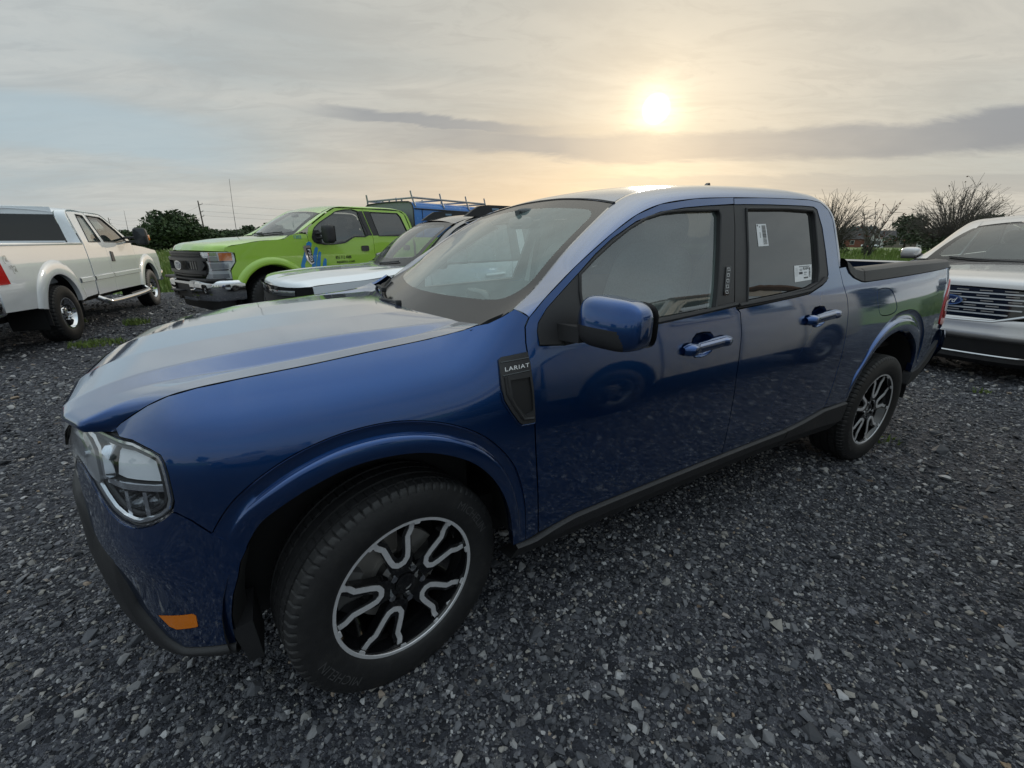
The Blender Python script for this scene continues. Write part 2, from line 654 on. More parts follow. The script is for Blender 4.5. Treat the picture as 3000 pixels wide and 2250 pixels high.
def box(name, lo, hi, mat, parent=None, bevel=.0, seg=2, rot=None, loc=None, taper=None):
    import bmesh
    bm = bmesh.new()
    bmesh.ops.create_cube(bm, size=1)
    lo = np.array(lo, float); hi = np.array(hi, float)
    for v in bm.verts:
        for k in range(3):
            v.co[k] = (lo[k] + hi[k]) / 2 + v.co[k] * (hi[k] - lo[k])
        if taper:
            t = (v.co.z - lo[2]) / (hi[2] - lo[2])
            v.co.x = (lo[0] + hi[0]) / 2 + (v.co.x - (lo[0] + hi[0]) / 2) * (1 + (taper[0] - 1) * t)
            v.co.y = (lo[1] + hi[1]) / 2 + (v.co.y - (lo[1] + hi[1]) / 2) * (1 + (taper[1] - 1) * t)
    if bevel:
        bmesh.ops.bevel(bm, geom=list(bm.edges), offset=bevel, segments=seg, affect='EDGES', profile=.5)
    me = bpy.data.meshes.new(name)
    bm.to_mesh(me); bm.free()
    me.materials.append(mat)
    me.polygons.foreach_set('use_smooth', [True] * len(me.polygons))
    me.set_sharp_from_angle(angle=R(35))
    o = bpy.data.objects.new(name, me)
    COL.objects.link(o)
    if parent is not None:
        o.parent = parent
    if rot:
        o.rotation_euler = rot
    if loc:
        o.location = loc
    return o


def tube_geo(P, rad, n=8, cap=True):
    P = np.asarray(P, float)
    rad = np.broadcast_to(np.asarray(rad, float), (len(P),))
    T = np.gradient(P, axis=0)
    T /= np.linalg.norm(T, axis=1)[:, None] + 1e-12
    ref = np.array([0, 0, 1.0]) if abs(T[0][2]) < .9 else np.array([1.0, 0, 0])
    V = []
    a = np.linspace(0, 2 * np.pi, n, endpoint=False)
    up = ref
    for p, t, r in zip(P, T, rad):
        s = np.cross(t, up); s /= np.linalg.norm(s) + 1e-12
        up2 = np.cross(s, t); up = up2
        V.append(p + r * (np.cos(a)[:, None] * s + np.sin(a)[:, None] * up2))
    V = np.vstack(V)
    F = []
    for i in range(len(P) - 1):
        for j in range(n):
            j2 = (j + 1) % n
            F.append((i * n + j, i * n + j2, (i + 1) * n + j2, (i + 1) * n + j))
    if cap:
        F.append(tuple(range(n))[::-1]); F.append(tuple(range((len(P) - 1) * n, len(P) * n)))
    return V, F


def tube(name, P, rad, mat, parent=None, n=8, cap=True):
    V, F = tube_geo(P, rad, n, cap)
    return new_mesh(name, V, F, mat, parent, sharp=50)


def prism(name, poly, h0, h1, mat, parent=None, frame=None, bevel=0.0):
    """extrude a 2-D outline between heights h0 and h1; frame = (origin, ex, ey, ez)"""
    import bmesh
    poly = np.asarray(poly, float)
    if area2(poly) < 0:
        poly = poly[::-1]
    if frame is None:
        frame = ((0, 0, 0), (1, 0, 0), (0, 1, 0), (0, 0, 1))
    o, ex, ey, ez = [np.array(a, float) for a in frame]
    n = len(poly)
    bot = [o + p[0] * ex + p[1] * ey + h0 * ez for p in poly]
    top = [o + p[0] * ex + p[1] * ey + h1 * ez for p in poly]
    v, f = cdt(poly, (), 1e3)
    key = {(round(p[0], 6), round(p[1], 6)): i for i, p in enumerate(poly)}
    mp = [key.get((round(p[0], 6), round(p[1], 6)), 0) for p in v]
    F = [tuple(mp[i] + n for i in t) for t in f] + [tuple(mp[i] for i in t[::-1]) for t in f]
    F += [(i, (i + 1) % n, n + (i + 1) % n, n + i) for i in range(n)]
    ob = new_mesh(name, bot + top, F, mat, parent, sharp=30)
    if np.dot(np.cross(ex, ey), ez) < 0:
        ob.data.flip_normals()
    return ob


def ribbon(center, width, closed=False):
    """outline of a stroke of given width along a 2-D line"""
    P = np.asarray(center, float)
    T = np.gradient(P, axis=0)
    T /= np.linalg.norm(T, axis=1)[:, None]
    N = np.stack([-T[:, 1], T[:, 0]], 1)
    wd = np.broadcast_to(np.asarray(width, float), (len(P),))[:, None] / 2
    return np.vstack([P + N * wd, (P - N * wd)[::-1]])


def text_mesh(txt, size=1.0, shear=0.0, spacing=1.0, bold=0.0):
    cu = bpy.data.curves.new('lettering', 'FONT')
    cu.body = txt
    cu.size = size
    cu.shear = shear
    cu.space_character = spacing
    cu.offset = bold
    cu.resolution_u = 3
    cu.align_x = 'CENTER'
    cu.align_y = 'CENTER'
    ob = bpy.data.objects.new('lettering', cu)
    COL.objects.link(ob)
    dg = bpy.context.evaluated_depsgraph_get()
    me = ob.to_mesh() if False else bpy.data.meshes.new_from_object(ob.evaluated_get(dg))
    V = np.array([v.co[:] for v in me.vertices])
    F = [tuple(p.vertices) for p in me.polygons]
    COL.objects.unlink(ob)
    bpy.data.objects.remove(ob)
    bpy.data.curves.remove(cu)
    bpy.data.meshes.remove(me)
    return V, F


def text_on(name, txt, fn, mat, parent, width=None, height=None, shear=0, spacing=1.0, bold=0.0, mirror=False):
    """lettering laid on a surface; fn(x, y) -> point; x, y in metres about the text's centre"""
    V, F = text_mesh(txt, 1.0, shear, spacing, bold)
    lo, hi = V.min(0), V.max(0)
    c = (lo + hi) / 2
    V = V - c
    sx = width / (hi[0] - lo[0]) if width else None
    sy = height / (hi[1] - lo[1]) if height else None
    sx = sx or sy; sy = sy or sx
    P = np.array([fn(p[0] * sx * (-1 if mirror else 1), p[1] * sy) for p in V])
    if mirror:
        F = [f[::-1] for f in F]
    return new_mesh(name, P, F, mat, parent, smooth=False)


def sst(a, b, x):
    t = np.clip((x - a) / (b - a), 0, 1)
    return t * t * (3 - 2 * t)


def cubic(xs, ys):
    xs = np.array(xs, float); ys = np.array(ys, float)
    m = np.gradient(ys, xs)

    def f(x):
        x = np.asarray(x, float)
        i = np.clip(np.searchsorted(xs, x) - 1, 0, len(xs) - 2)
        h = xs[i + 1] - xs[i]; t = (x - xs[i]) / h
        t2 = t * t; t3 = t2 * t
        v = (2 * t3 - 3 * t2 + 1) * ys[i] + (t3 - 2 * t2 + t) * h * m[i] + (-2 * t3 + 3 * t2) * ys[i + 1] + (t3 - t2) * h * m[i + 1]
        return np.where(x < xs[0], ys[0] + m[0] * (x - xs[0]), np.where(x > xs[-1], ys[-1] + m[-1] * (x - xs[-1]), v))
    return f

# ------------------------------------------------------------------ wheels


def lathe_y(profile, n, fn=None):
    """revolve (a, r) about the y axis; outer face at -y. fn(i, j, a, r) may change r"""
    V = []
    prof = np.asarray(profile, float)
    for i in range(n):
        t = 2 * math.pi * i / n
        for j, (a, r) in enumerate(prof):
            if fn:
                r = fn(i, j, a, r)
            V.append((r * math.cos(t), -a, r * math.sin(t)))
    m = len(prof)
    F = []
    for i in range(n):
        i2 = (i + 1) % n
        for j in range(m - 1):
            F.append((i * m + j, i * m + j + 1, i2 * m + j + 1, i2 * m + j))
    return V, F


def make_tyre(name, parent, R0, Rrim, W, blocks=64, chunky=False, mat=None):
    h = W / 2
    sh = R0 - Rrim
    half = [(h * .86, Rrim), (h * .95, Rrim + sh * .08), (h * 1.0, Rrim + sh * .20), (h * 1.045, Rrim + sh * .40), (h * 1.04, Rrim + sh * .55),
            (h * 1.0, Rrim + sh * .72), (h * .965, Rrim + sh * .80), (h * .955, Rrim + sh * .83), (h * .93, Rrim + sh * .89), (h * .85, R0 - .005), (h * .72, R0 - .0025)]
    g = .0075
    row = list(half)
    gr = []
    for c in (.58, .2):
        a = h * c
        gr += [(a + .0060, R0 - .0012), (a + .0050, R0 - g), (a - .0050, R0 - g), (a - .0060, R0 - .001)]
    row += gr + [(0, R0)]
    prof = row + [(-a, r) for a, r in row[:-1]][::-1]
    nrow = len(prof)
    NC = 4 if chunky else 6
    n = blocks * NC
    slot = .012 if chunky else .007

    def fn(i, j, a, r):
        aa = abs(a) / h
        k = i % NC
        if aa > .64 and aa < .97 and r > Rrim + sh * .80:
            if k == 0:
                return r - (slot if aa > .7 else slot * .6)
        elif aa <= .5 and r > R0 - .004 and (i + (2 if a > 0 else 0)) % 4 == 0 and chunky:
            return r - slot
        elif .22 < aa < .57 and r > R0 - .004 and (i + 2) % NC == 0:
            return r - .004
        return r
    V, F = lathe_y(prof, n, fn)
    return new_mesh(name, V, F, mat or RUBBER, parent, sharp=32)


def arc_text(name, txt, r, a, ang0, h, mat, parent, w_scale=1.0):
    """raised sidewall lettering on radius r around angle ang0"""
    V, F = text_mesh(txt, 1.0, 0, 1.05)
    lo, hi = V.min(0), V.max(0)
    s = h / (hi[1] - lo[1])
    V = (V - (lo + hi) / 2) * s
    P = []
    for p in V:
        t = ang0 - p[0] * w_scale / r
        rr = r + p[1]
        P.append((rr * math.cos(t), -a, rr * math.sin(t)))
    return new_mesh(name, P, F, mat, parent, smooth=False)


LETTER = pm('sidewall_lettering', (.060, .060, .062), .5)


def alloy_wheel(parent, loc, rz=0.0, rot0=R(97), letters=True, spin=0.0):
    """18-inch black alloy with machined U inlays"""
    Rr = .2286
    V, F = lathe_y([(.088, .2435), (.101, .2425), (.1015, .236), (.096, .230), (.090, .2285), (.060, .215), (-.02, .205), (-.09, .205), (-.098, .236)], 72)
    wheel = new_mesh('wheel', V, F, GLOSSBLK, parent, sharp=40)
    wheel.location = loc
    wheel.rotation_euler = (0, 0, rz)
    make_tyre('tyre', wheel, .360, .234, .226, blocks=76)
    # machined lip
    V, F = lathe_y([(.1012, .2430), (.1032, .2415), (.1032, .2305), (.1005, .2290)], 96)
    new_mesh('rim_lip', V, F, ALU, wheel, sharp=40)
    # brake disc and hub behind the spokes
    V, F = lathe_y([(.022, .02), (.022, .085), (.010, .088), (.010, .155), (-.004, .157), (-.004, .05)], 48)
    new_mesh('brake_disc', V, F, STEEL, wheel, sharp=30)
    cal = [(.145 * math.cos(t), .145 * math.sin(t)) for t in np.linspace(2.5, 3.5, 8)] + [(.205 * math.cos(t), .205 * math.sin(t)) for t in np.linspace(3.5, 2.5, 8)]
    prism('brake_caliper', cal, -.03, .045, pm('caliper', (.16, .16, .16), .5, .4), wheel, ((0, 0, 0), (1, 0, 0), (0, 0, 1), (0, -1, 0)))
    hubp = [(.074, .0), (.076, .024), (.080, .026), (.080, .034), (.074, .036), (.070, .062), (.050, .078), (.02, .080)]
    V, F = lathe_y(hubp, 40)
    new_mesh('hub', V, F, GLOSSBLK, wheel, sharp=30)
    fr_o = np.array((0, 0, 0))
    for k in range(5):
        a = rot0 + k * 2 * math.pi / 5
        ex = np.array((math.cos(a), 0, math.sin(a))); ey = np.array((-math.sin(a), 0, math.cos(a))); ez = np.array((0, -1.0, 0))
        cl = [(.214, .066), (.192, .058), (.172, .041), (.120, .031), (.098, .024), (.086, .010), (.0855, 0.0)]
        cl = np.array(cl + [(x, -y) for x, y in cl[:-1]][::-1])
        # black spoke: wide stroke plus a web near the hub
        body = np.array([(.228, .088), (.200, .078), (.178, .056), (.125, .045), (.080, .040), (.055, .032), (.055, -.032), (.080, -.040), (.125, -.045), (.178, -.056), (.200, -.078), (.228, -.088),
                         (.228, -.050), (.205, -.040), (.185, -.024), (.130, -.014), (.112, -.006), (.112, .006), (.130, .014), (.185, .024), (.205, .040), (.228, .050)])
        sp = prism('spoke', body, .050, .084, GLOSSBLK, wheel, ((0, 0, 0), ex, ey, ez))
        inl = ribbon(dens(cl, .012, False), .0168)
        prism('spoke_inlay', inl, .082, .0868, ALU, sp, ((0, 0, 0), ex, ey, ez))
        for sgn in (-1, 1):
            b = a + sgn * .345
            e1 = np.array((math.cos(b), 0, math.sin(b))); e2 = np.array((-math.sin(b), 0, math.cos(b)))
            prism('lip_tab', [(.232, .012), (.222, .008), (.222, -.008), (.232, -.012)], .094, .1015, ALU, sp, ((0, 0, 0), e1, e2, ez))
        b = a + math.pi / 5
        c = np.array((math.cos(b), 0, math.sin(b))) * .0571
        hexa = [(.0115 * math.cos(t), .0115 * math.sin(t)) for t in np.arange(6) * math.pi / 3]
        prism('lug_nut', hexa, .068, .088, CHROME, wheel, (c, (1, 0, 0), (0, 0, 1), ez))
    if letters:
        arc_text('tyre_lettering', 'MICHELIN', .300, .1186, R(213), .027, LETTER, wheel)
        arc_text('tyre_lettering', 'MICHELIN', .300, .1186, R(33), .027, LETTER, wheel)
    return wheel

# ------------------------------------------------------------------ blue crew-cab pickup (nose towards -X, front axle at x = 0)
truck = empty('pickup_truck', label='dark blue crew-cab pickup truck with black alloy wheels and stickers on its rear door window', cat='pickup')

_plan = catmull([(-.822, 0), (-.818, -.15), (-.805, -.32), (-.772, -.50), (-.712, -.665), (-.62, -.785), (-.50, -.860), (-.36, -.897), (-.2, -.908), (0, -.912), (.3, -.912), (1.0, -.906), (1.6, -.905), (2.5, -.908), (3.2, -.905), (3.7, -.885), (3.95, -.855), (4.06, -.80), (4.10, -.70), (4.12, -.4), (4.125, 0)], 24)
_Ls = np.concatenate([[0], np.cumsum(np.linalg.norm(np.diff(_plan, axis=0), axis=1))])
_Ls = _Ls - np.interp(0, _plan[:, 0], _Ls)


def plan(s):
    s = np.asarray(s, float)
    ip = lambda q: (np.interp(q, _Ls, _plan[:, 0]), np.interp(q, _Ls, _plan[:, 1]))
    x, y = ip(s)
    e = .02
    x0, y0 = ip(s - e); x1, y1 = ip(s + e)
    tx, ty = x1 - x0, y1 - y0
    n = np.sqrt(tx * tx + ty * ty) + 1e-9
    return x, y, ty / n, -tx / n


zc_f = cubic([-.95, -.75, -.66, -.60, -.52, -.42, -.30, -.157, 0, .184, .30, .36], [.985, .988, .995, 1.015, 1.044, 1.067, 1.081, 1.092, 1.108, 1.126, 1.142, 1.155])


def body_inset(s, z):
    s = np.asarray(s, float); z = np.asarray(z, float)
    t = np.clip(z - .76, 0, None)
    low = np.clip(.62 - z, 0, None)
    soft = .02
    door = .27 * np.minimum(t, .39) ** 2 + np.where(z > 1.15, .2106 * (z - 1.15) + (.305 - .2106) * (np.sqrt((z - 1.15) ** 2 + soft ** 2) - soft), 0) + .12 * low ** 2
    zc = zc_f(s)
    ic = np.interp(s, [-.75, -.62, -.5, -.35, 0, .35], [.05, .065, .085, .12, .140, .145])
    tt = np.clip((z - .74) / (zc - .74), 0, 1.25)
    fen = ic * (.25 * tt ** 2 + .75 * tt ** 4.2) + .12 * low ** 2
    wt_ = sst(.52, .20, s)
    return door * (1 - wt_) + fen * wt_


def body(s, z, off=0.0):
    s = np.asarray(s, float); z = np.asarray(z, float)
    x, y, nx, ny = plan(s)
    d = body_inset(s, z) - off
    return np.stack([x - nx * d, y - ny * d, z + 0 * x], -1)


def bp(s, z, off=0.0):
    return body(np.array([s]), np.array([z]), off)[0]


# ---- outlines (s along the flank, z up), metres
CUT = [(-.662, .987), (-.649, 1.0), (-.575, 1.039), (-.518, 1.059), (-.441, 1.072), (-.31, 1.083), (-.161, 1.094), (.002, 1.109), (.184, 1.126), (.285, 1.143), (.329, 1.157)]
ARCH_OUT = catmull([(-.452, .70), (-.43, .74), (-.382, .803), (-.323, .85), (-.249, .889), (-.158, .918), (-.072, .931), (.019, .932), (.114, .916), (.204, .884), (.29, .832), (.36, .759), (.405, .684), (.438, .56), (.448, .45), (.45, .374)], 4)
ARCH_IN = catmull([(-.378, .665), (-.362, .692), (-.33, .734), (-.284, .765), (-.2, .804), (-.104, .833), (-.005, .839), (.1, .825), (.192, .788), (.258, .744), (.316, .678), (.359, .594), (.385, .503), (.396, .42), (.40, .372)], 4)
SEAM = [(-.513, .797), (-.503, .794), (-.474, .769), (-.437, .723), (-.404, .697), (-.372, .668)]
DOORCUT = [(.505, .385), (.497, .557), (.483, .758), (.478, .879), (.474, .952), (.467, 1.044), (.463, 1.10), (.467, 1.15), (.485, 1.179)]
GAPTOP = [(.485, 1.179), (.551, 1.232), (.698, 1.33), (.875, 1.433), (1.001, 1.496), (1.131, 1.537), (1.337, 1.565), (1.577, 1.579)]
GAPTOP2 = [(1.577, 1.579), (1.775, 1.585), (1.976, 1.589), (2.158, 1.59), (2.257, 1.581), (2.323, 1.546), (2.355, 1.501), (2.368, 1.388), (2.375, 1.272), (2.398, 1.182), (2.441, 1.106), (2.457, 1.037), (2.460, .938), (2.454, .80), (2.441, .668), (2.425, .57), (2.40, .505)]
BCUT = [(1.577, 1.579), (1.566, 1.465), (1.539, 1.32), (1.507, 1.151), (1.52, 1.125), (1.545, 1.108), (1.556, 1.021), (1.550, .917), (1.545, .83), (1.550, .742), (1.549, .624), (1.545, .53), (1.54, .438)]
SILL = [(.41, .372), (.485, .37), (.583, .397), (.668, .412), (.835, .418), (1.149, .427), (1.518, .438), (2.04, .452), (2.205, .470), (2.39, .500), (2.64, .500)]
FTRIM_TOP = [(.513, 1.088), (.508, 1.132), (.515, 1.158), (.554, 1.199), (.636, 1.257), (.703, 1.303), (.787, 1.363), (.871, 1.413), (.996, 1.471), (1.126, 1.507), (1.261, 1.526), (1.40, 1.538), (1.574, 1.548)]
FBELT = [(.513, 1.088), (.611, 1.078), (.80, 1.090), (.979, 1.102), (1.125, 1.11), (1.335, 1.123), (1.517, 1.136)]
FWIN = [(.712, 1.295), (.783, 1.343), (.868, 1.393), (.962, 1.442), (1.058, 1.48), (1.157, 1.502), (1.258, 1.511), (1.461, 1.519), (1.47, 1.502), (1.442, 1.37), (1.405, 1.229), (1.377, 1.143), (1.127, 1.131), (.986, 1.125), (.80, 1.117), (.703, 1.115), (.703, 1.24)]
RTRIM_TOP = [(1.574, 1.548), (1.646, 1.551), (1.835, 1.556), (2.10, 1.559), (2.19, 1.557), (2.219, 1.545), (2.25, 1.462), (2.261, 1.347), (2.265, 1.239), (2.243, 1.207), (2.2, 1.188), (2.08, 1.154), (1.969, 1.146), (1.763, 1.134), (1.530, 1.124)]
RWIN = [(1.661, 1.529), (1.966, 1.537), (2.17, 1.534), (2.183, 1.522), (2.182, 1.389), (2.175, 1.267), (2.156, 1.208), (2.069, 1.186), (1.901, 1.172), (1.7, 1.161), (1.603, 1.156), (1.641, 1.357)]
LAMP = [(-.935, .985), (-.842, .992), (-.769, .989), (-.723, .984), (-.678, .978), (-.633, .973), (-.589, .97), (-.564, .962), (-.538, .952), (-.515, .939), (-.507, .922), (-.502, .889), (-.501, .855), (-.502, .825), (-.513, .797), (-.536, .778), (-.568, .762), (-.603, .753), (-.624, .755), (-.652, .766), (-.681, .787), (-.703, .817), (-.719, .841), (-.735, .866), (-.765, .888), (-.80, .900), (-.935, .905)]
CLAD = [(-.456, .366), (-.554, .361), (-.60, .358), (-.638, .389), (-.666, .434), (-.70, .488), (-.714, .564), (-.716, .640), (-.751, .672), (-.792, .718), (-.805, .77), (-.812, .88)]
RARCH_IN = catmull([(2.655, .50), (2.69, .605), (2.745, .70), (2.823, .781), (2.898, .827), (2.991, .862), (3.102, .876), (3.214, .864), (3.311, .826), (3.399, .768), (3.452, .711), (3.488, .640), (3.50, .552)], 4)
RARCH_OUT = catmull([(2.615, .50), (2.65, .63), (2.729, .75), (2.779, .824), (2.866, .902), (2.985, .963), (3.109, .989), (3.252, .988), (3.357, .961), (3.458, .897), (3.53, .816), (3.558, .74), (3.562, .66), (3.555, .556)], 4)
CAPLINE = [(2.447, 1.270), (2.455, 1.262), (2.471, 1.235), (2.517, 1.208), (2.592, 1.187), (2.632, 1.183), (3.17, 1.196), (3.60, 1.208), (3.897, 1.216), (3.945, 1.212)]
TAILFRONT = [(3.968, 1.135), (3.90, 1.09), (3.845, 1.035), (3.815, .965), (3.80, .90), (3.80, .848)]
RCLAD = [(3.87, .725), (3.74, .642), (3.677, .598), (3.61, .564), (3.503, .548)]

# ---- fender, front doors, rear doors, bedsides (both sides of the truck)
lamp_right = LAMP[6:15]
fender = CUT + [(.363, 1.164), (.405, 1.183), (.446, 1.206)] + DOORCUT[::-1] + [(.45, .371)] + list(ARCH_OUT[::-1]) + [(-.437, .723), (-.474, .769), (-.503, .794)] + lamp_right[::-1] + [(-.633, .973)]
for o in panel('front_fender', fender, body, PAINT, truck, gap=.0024, pitch=.022, both=True):
    pass


def arch(name, outer, inner, fade0, fade1, flat=0.0):
    n = 90
    A = resample(outer, n); B = resample(inner, n)
    rows = [(0, 0.0), (.02, -.004), (.06, -.007), (.20, -.0095), (.38, -.011), (.42, -.006), (.445, .001), (.48, .0045), (.56, .0062), (.75, .0070), (.95, .0070), (.99, .006), (1.0, .003), (1.0, -.03)]
    G = []
    for i in range(n):
        t = i / (n - 1)
        k = min(1, t / fade0) * min(1, (1 - t) / fade1)
        k = k * k * (3 - 2 * k)
        row = []
        for (q, of) in rows:
            p = A[i] + (B[i] - A[i]) * q
            row.append(bp(p[0], p[1], of * k if of > -.02 else of))
        G.append(row)
    for m in (False, True):
        grid_mesh(name, G, PAINT, truck, mirror=m, flip=True, sharp=50)


arch('wheel_arch_trim', ARCH_OUT, ARCH_IN, .16, .22)
arch('wheel_arch_trim', RARCH_OUT, RARCH_IN, .22, .16)

fdoor = DOORCUT + GAPTOP[1:] + [(1.574, 1.550)] + FTRIM_TOP[::-1][1:] + FBELT[1:] + BCUT[4:] + [p for p in SILL[::-1] if .52 < p[0] < 1.53]
H1 = [(1.232, .998), (1.240, 1.028), (1.262, 1.046), (1.305, 1.049), (1.35, 1.044), (1.368, 1.026), (1.372, .995), (1.36, .965), (1.33, .951), (1.29, .948), (1.255, .952), (1.238, .970)]
H2 = [(x + .867, z + .040) for x, z in H1]
for hs, outl, nm in ((H1, fdoor, 'front_door'),):
    panel(nm, outl, body, PAINT, truck, holes=[hs], gap=.0024, pitch=.03, both=True)
rdoor = BCUT[4:][::-1][:-1] + [(1.530, 1.122)] + RTRIM_TOP[::-1][1:] + [(1.577, 1.576)] + GAPTOP2[1:] + [p for p in SILL[::-1] if 1.56 < p[0] < 2.38] + [(1.54, .438)]
panel('rear_door', rdoor, body, PAINT, truck, holes=[H2], gap=.0024, pitch=.03, both=True)
FUEL = catmull([(2.768, 1.125), (2.795, 1.137), (2.90, 1.137), (2.943, 1.122), (3.009, 1.054), (3.028, 1.015), (3.003, .993), (2.853, .987), (2.811, 1.009)], 3, closed=True)
GAPR = GAPTOP2[8:]
bed = GAPR[::-1] + [(2.378, 1.266)] + CAPLINE + TAILFRONT + [(3.87, .79)] + RCLAD + [(3.555, .552)] + list(RARCH_OUT[::-1]) + [(2.5, .501)]
panel('bed_side', bed, body, PAINT, truck, holes=[FUEL], gap=.0024, pitch=.03, both=True)
panel('fuel_door', FUEL, body, PAINT, truck, gap=.0022, off=-.001, pitch=.03)

# ---- window surrounds and glass
ftrim = FTRIM_TOP + [(1.566, 1.465), (1.539, 1.32), (1.507, 1.151), (1.515, 1.138)] + FBELT[::-1][1:-1]
panel('door_trim', ftrim, body, TRIM, truck, holes=[FWIN], gap=.0015, off=-.002, flange=.016, both=True)
rtrim = RTRIM_TOP + [(1.510, 1.148), (1.541, 1.32), (1.568, 1.465)]
panel('door_trim', rtrim, body, TRIM, truck, holes=[RWIN], gap=.0015, off=-.002, flange=.016, both=True)
# raised rubber lip round the panes and along the belt
for nm, L in (('window_seal', FWIN), ('window_seal', RWIN)):
    L = np.array(L)
    for sg in (1, -1):
        P = np.array([bp(a, b, .000) for a, b in dens(shrink(L, -.006), .05)]) * np.array([1, sg, 1])
        tube(nm, np.vstack([P, P[:1]]), .0055, PLASTIC, truck, 6, cap=False)
for L in (FBELT[1:], [(1.53, 1.13), (1.763, 1.140), (1.969, 1.152), (2.08, 1.160), (2.2, 1.194), (2.235, 1.212)]):
    for sg in (1, -1):
        P = np.array([bp(a, b + .010, .004) for a, b in dens(L, .05, False)]) * np.array([1, sg, 1])
        tube('belt_seal', P, .010, PLASTIC, truck, 6)
panel('window', FWIN, body, GLASS, truck, off=-.013, flange=0, both=True, pitch=.08)
rw = panel('window', RWIN, body, PRIVACY, truck, off=-.013, flange=0, both=True, pitch=.08)
# keypad on the pillar trim
key = catmull([(1.473, 1.301), (1.505, 1.301), (1.502, 1.26), (1.470, 1.186), (1.440, 1.186), (1.447, 1.22)], 2, closed=True)
kp = panel('keypad', [(1.474, 1.300), (1.506, 1.300), (1.470, 1.186), (1.439, 1.187)], body, GLOSSBLK, truck, off=.003, flange=.006)
for k in range(5):
    t = .10 + k * .2
    c = (1.490 + (1.455 - 1.490) * t, 1.300 + (1.187 - 1.300) * t)
    for q in ([(-.008, -.005), (-.008, .006), (-.0065, .006), (-.0065, -.005)], [(.0065, -.005), (.0065, .006), (.008, .006), (.008, -.005)], [(-.008, .0048), (-.008, .006), (.008, .006), (.008, .0048)], [(-.008, -.006), (-.008, -.005), (.008, -.005), (.008, -.006)]):
        P = [bp(c[0] + a, c[1] + b, .0036) for a, b in q]
        new_mesh('key_mark', P, [(0, 1, 2, 3)], WHITEPRINT, kp, smooth=False)

# ---- door handles: cup, strap and key cap
for (hole, x0, z0) in ((H1, 0, 0), (H2, .867, .040)):
    L = dens(np.array(hole), .02)
    c = L.mean(0)
    for sg in (1, -1):
        G = []
        for q, of in ((1.0, .0), (.97, -.008), (.85, -.020), (.55, -.027), (.2, -.029), (.01, -.029)):
            G.append([bp(*(c + (p - c) * q), of) for p in L])
        cup = grid_mesh('handle_cup', G, PAINT, truck, closed_v=True, flip=True, mirror=(sg < 0))
        prof = [(-.022, .010), (-.016, .036), (0, .045), (.012, .044), (.020, .034), (.022, .012)]
        G = []
        for i, xx in enumerate(np.linspace(1.180, 1.458, 24)):
            t = i / 23
            en = min(1, min(t, 1 - t) / .09) ** .5
            zc_ = .988 + .017 * t
            G.append([bp(xx + x0, zc_ + z0 + a * (.55 + .45 * en) * (1.0 if t > .2 else 1.15), (b * (.35 + .65 * en)) * (.85 if .2 < t < .8 else 1.0)) for a, b in prof])
        hb = grid_mesh('door_handle', G, PAINT, cup, sharp=35, mirror=(sg < 0))

# ---- fender badge with dummy vent
VENT = [(.363, 1.060), (.374, 1.068), (.461, 1.075), (.467, 1.04), (.473, .965), (.476, .879), (.477, .841), (.429, .843), (.418, .852), (.389, .896), (.367, .938), (.361, .986)]
VIN = [(.392, .995), (.462, .996), (.468, .945), (.470, .881), (.440, .872), (.398, .928)]
for b_ in (0,):
    vent = panel('fender_vent', VENT, body, TRIM, truck, holes=[VIN], off=.010, flange=.010, pitch=.02, both=True)
panel('vent_recess', VIN, body, pm('recess_black', (.012, .012, .013), .6), vent[0], off=.0018, flange=0, pitch=.03)
VRING = np.array([(.377, 1.008), (.380, .955), (.405, .905), (.432, .862), (.470, .858)])
tube('vent_rib', [bp(a, b, .011) for a, b in dens(VRING, .02, False)], .006, PLASTIC, vent[0], 6)
tube('vent_edge', [bp(a, b, .004) for a, b in dens([(.361, .96), (.365, .934), (.387, .892), (.416, .848), (.428, .839), (.476, .837)], .02, False)], .0035, PAINT, vent[0], 6)
for zz in (1.052, 1.012):
    tube('vent_groove', [bp(a, zz + (a - .37) * .06, .0102) for a in np.linspace(.368, .462, 6)], .0022, GLOSSBLK, vent[0], 5)
text_on('badge_lettering', 'LARIAT', lambda x, y: bp(.420 + x, 1.033 + y + x * .06, .0115), WHITEPRINT, vent[0], width=.084, height=.0125, bold=.012, spacing=1.15)

# ---- rocker cladding
ZL = cubic([.40, .6, 1.2, 2.0, 2.3, 2.65], [.345, .350, .372, .392, .388, .375])
for x0, x1 in ((.41, 2.05), (2.056, 2.64)):
    xs = np.linspace(x0, x1, 60)
    zt = np.interp(xs, [p[0] for p in SILL], [p[1] for p in SILL])
    G = []
    for x, z in zip(xs, zt):
        zb = float(ZL(x))
        G.append([bp(x, z - .001, -.012), bp(x, z - .004, .010), bp(x, z - .009, .016), bp(x, zb + .004, .010), bp(x, zb, .004), bp(x, zb - .07, -.035), bp(x, zb - .10, -.14)])
    for m in (False, True):
        grid_mesh('rocker_cladding', G, PLASTIC, truck, mirror=m, flip=True, sharp=40)
# ---- front fascia, lower bumper, marker, headlamp
lamp_low = [(-.513, .797), (-.536, .778), (-.568, .762), (-.603, .753), (-.624, .755), (-.652, .766), (-.681, .787), (-.703, .817), (-.719, .841), (-.735, .866), (-.765, .888), (-.80, .898)]
fascia = SEAM[1:] + [(-.395, .628), (-.408, .585), (-.43, .53), (-.447, .463), (-.452, .421)] + CLAD + lamp_low[::-1]
MARK = [(-.640, .470), (-.540, .483), (-.533, .478), (-.537, .440), (-.545, .436), (-.60, .426), (-.618, .434)]


def foff(s, z):
    # fascia swells slightly below the lamps
    return .012 * np.exp(-((z - .66) / .09) ** 2) * sst(-.50, -.62, s)


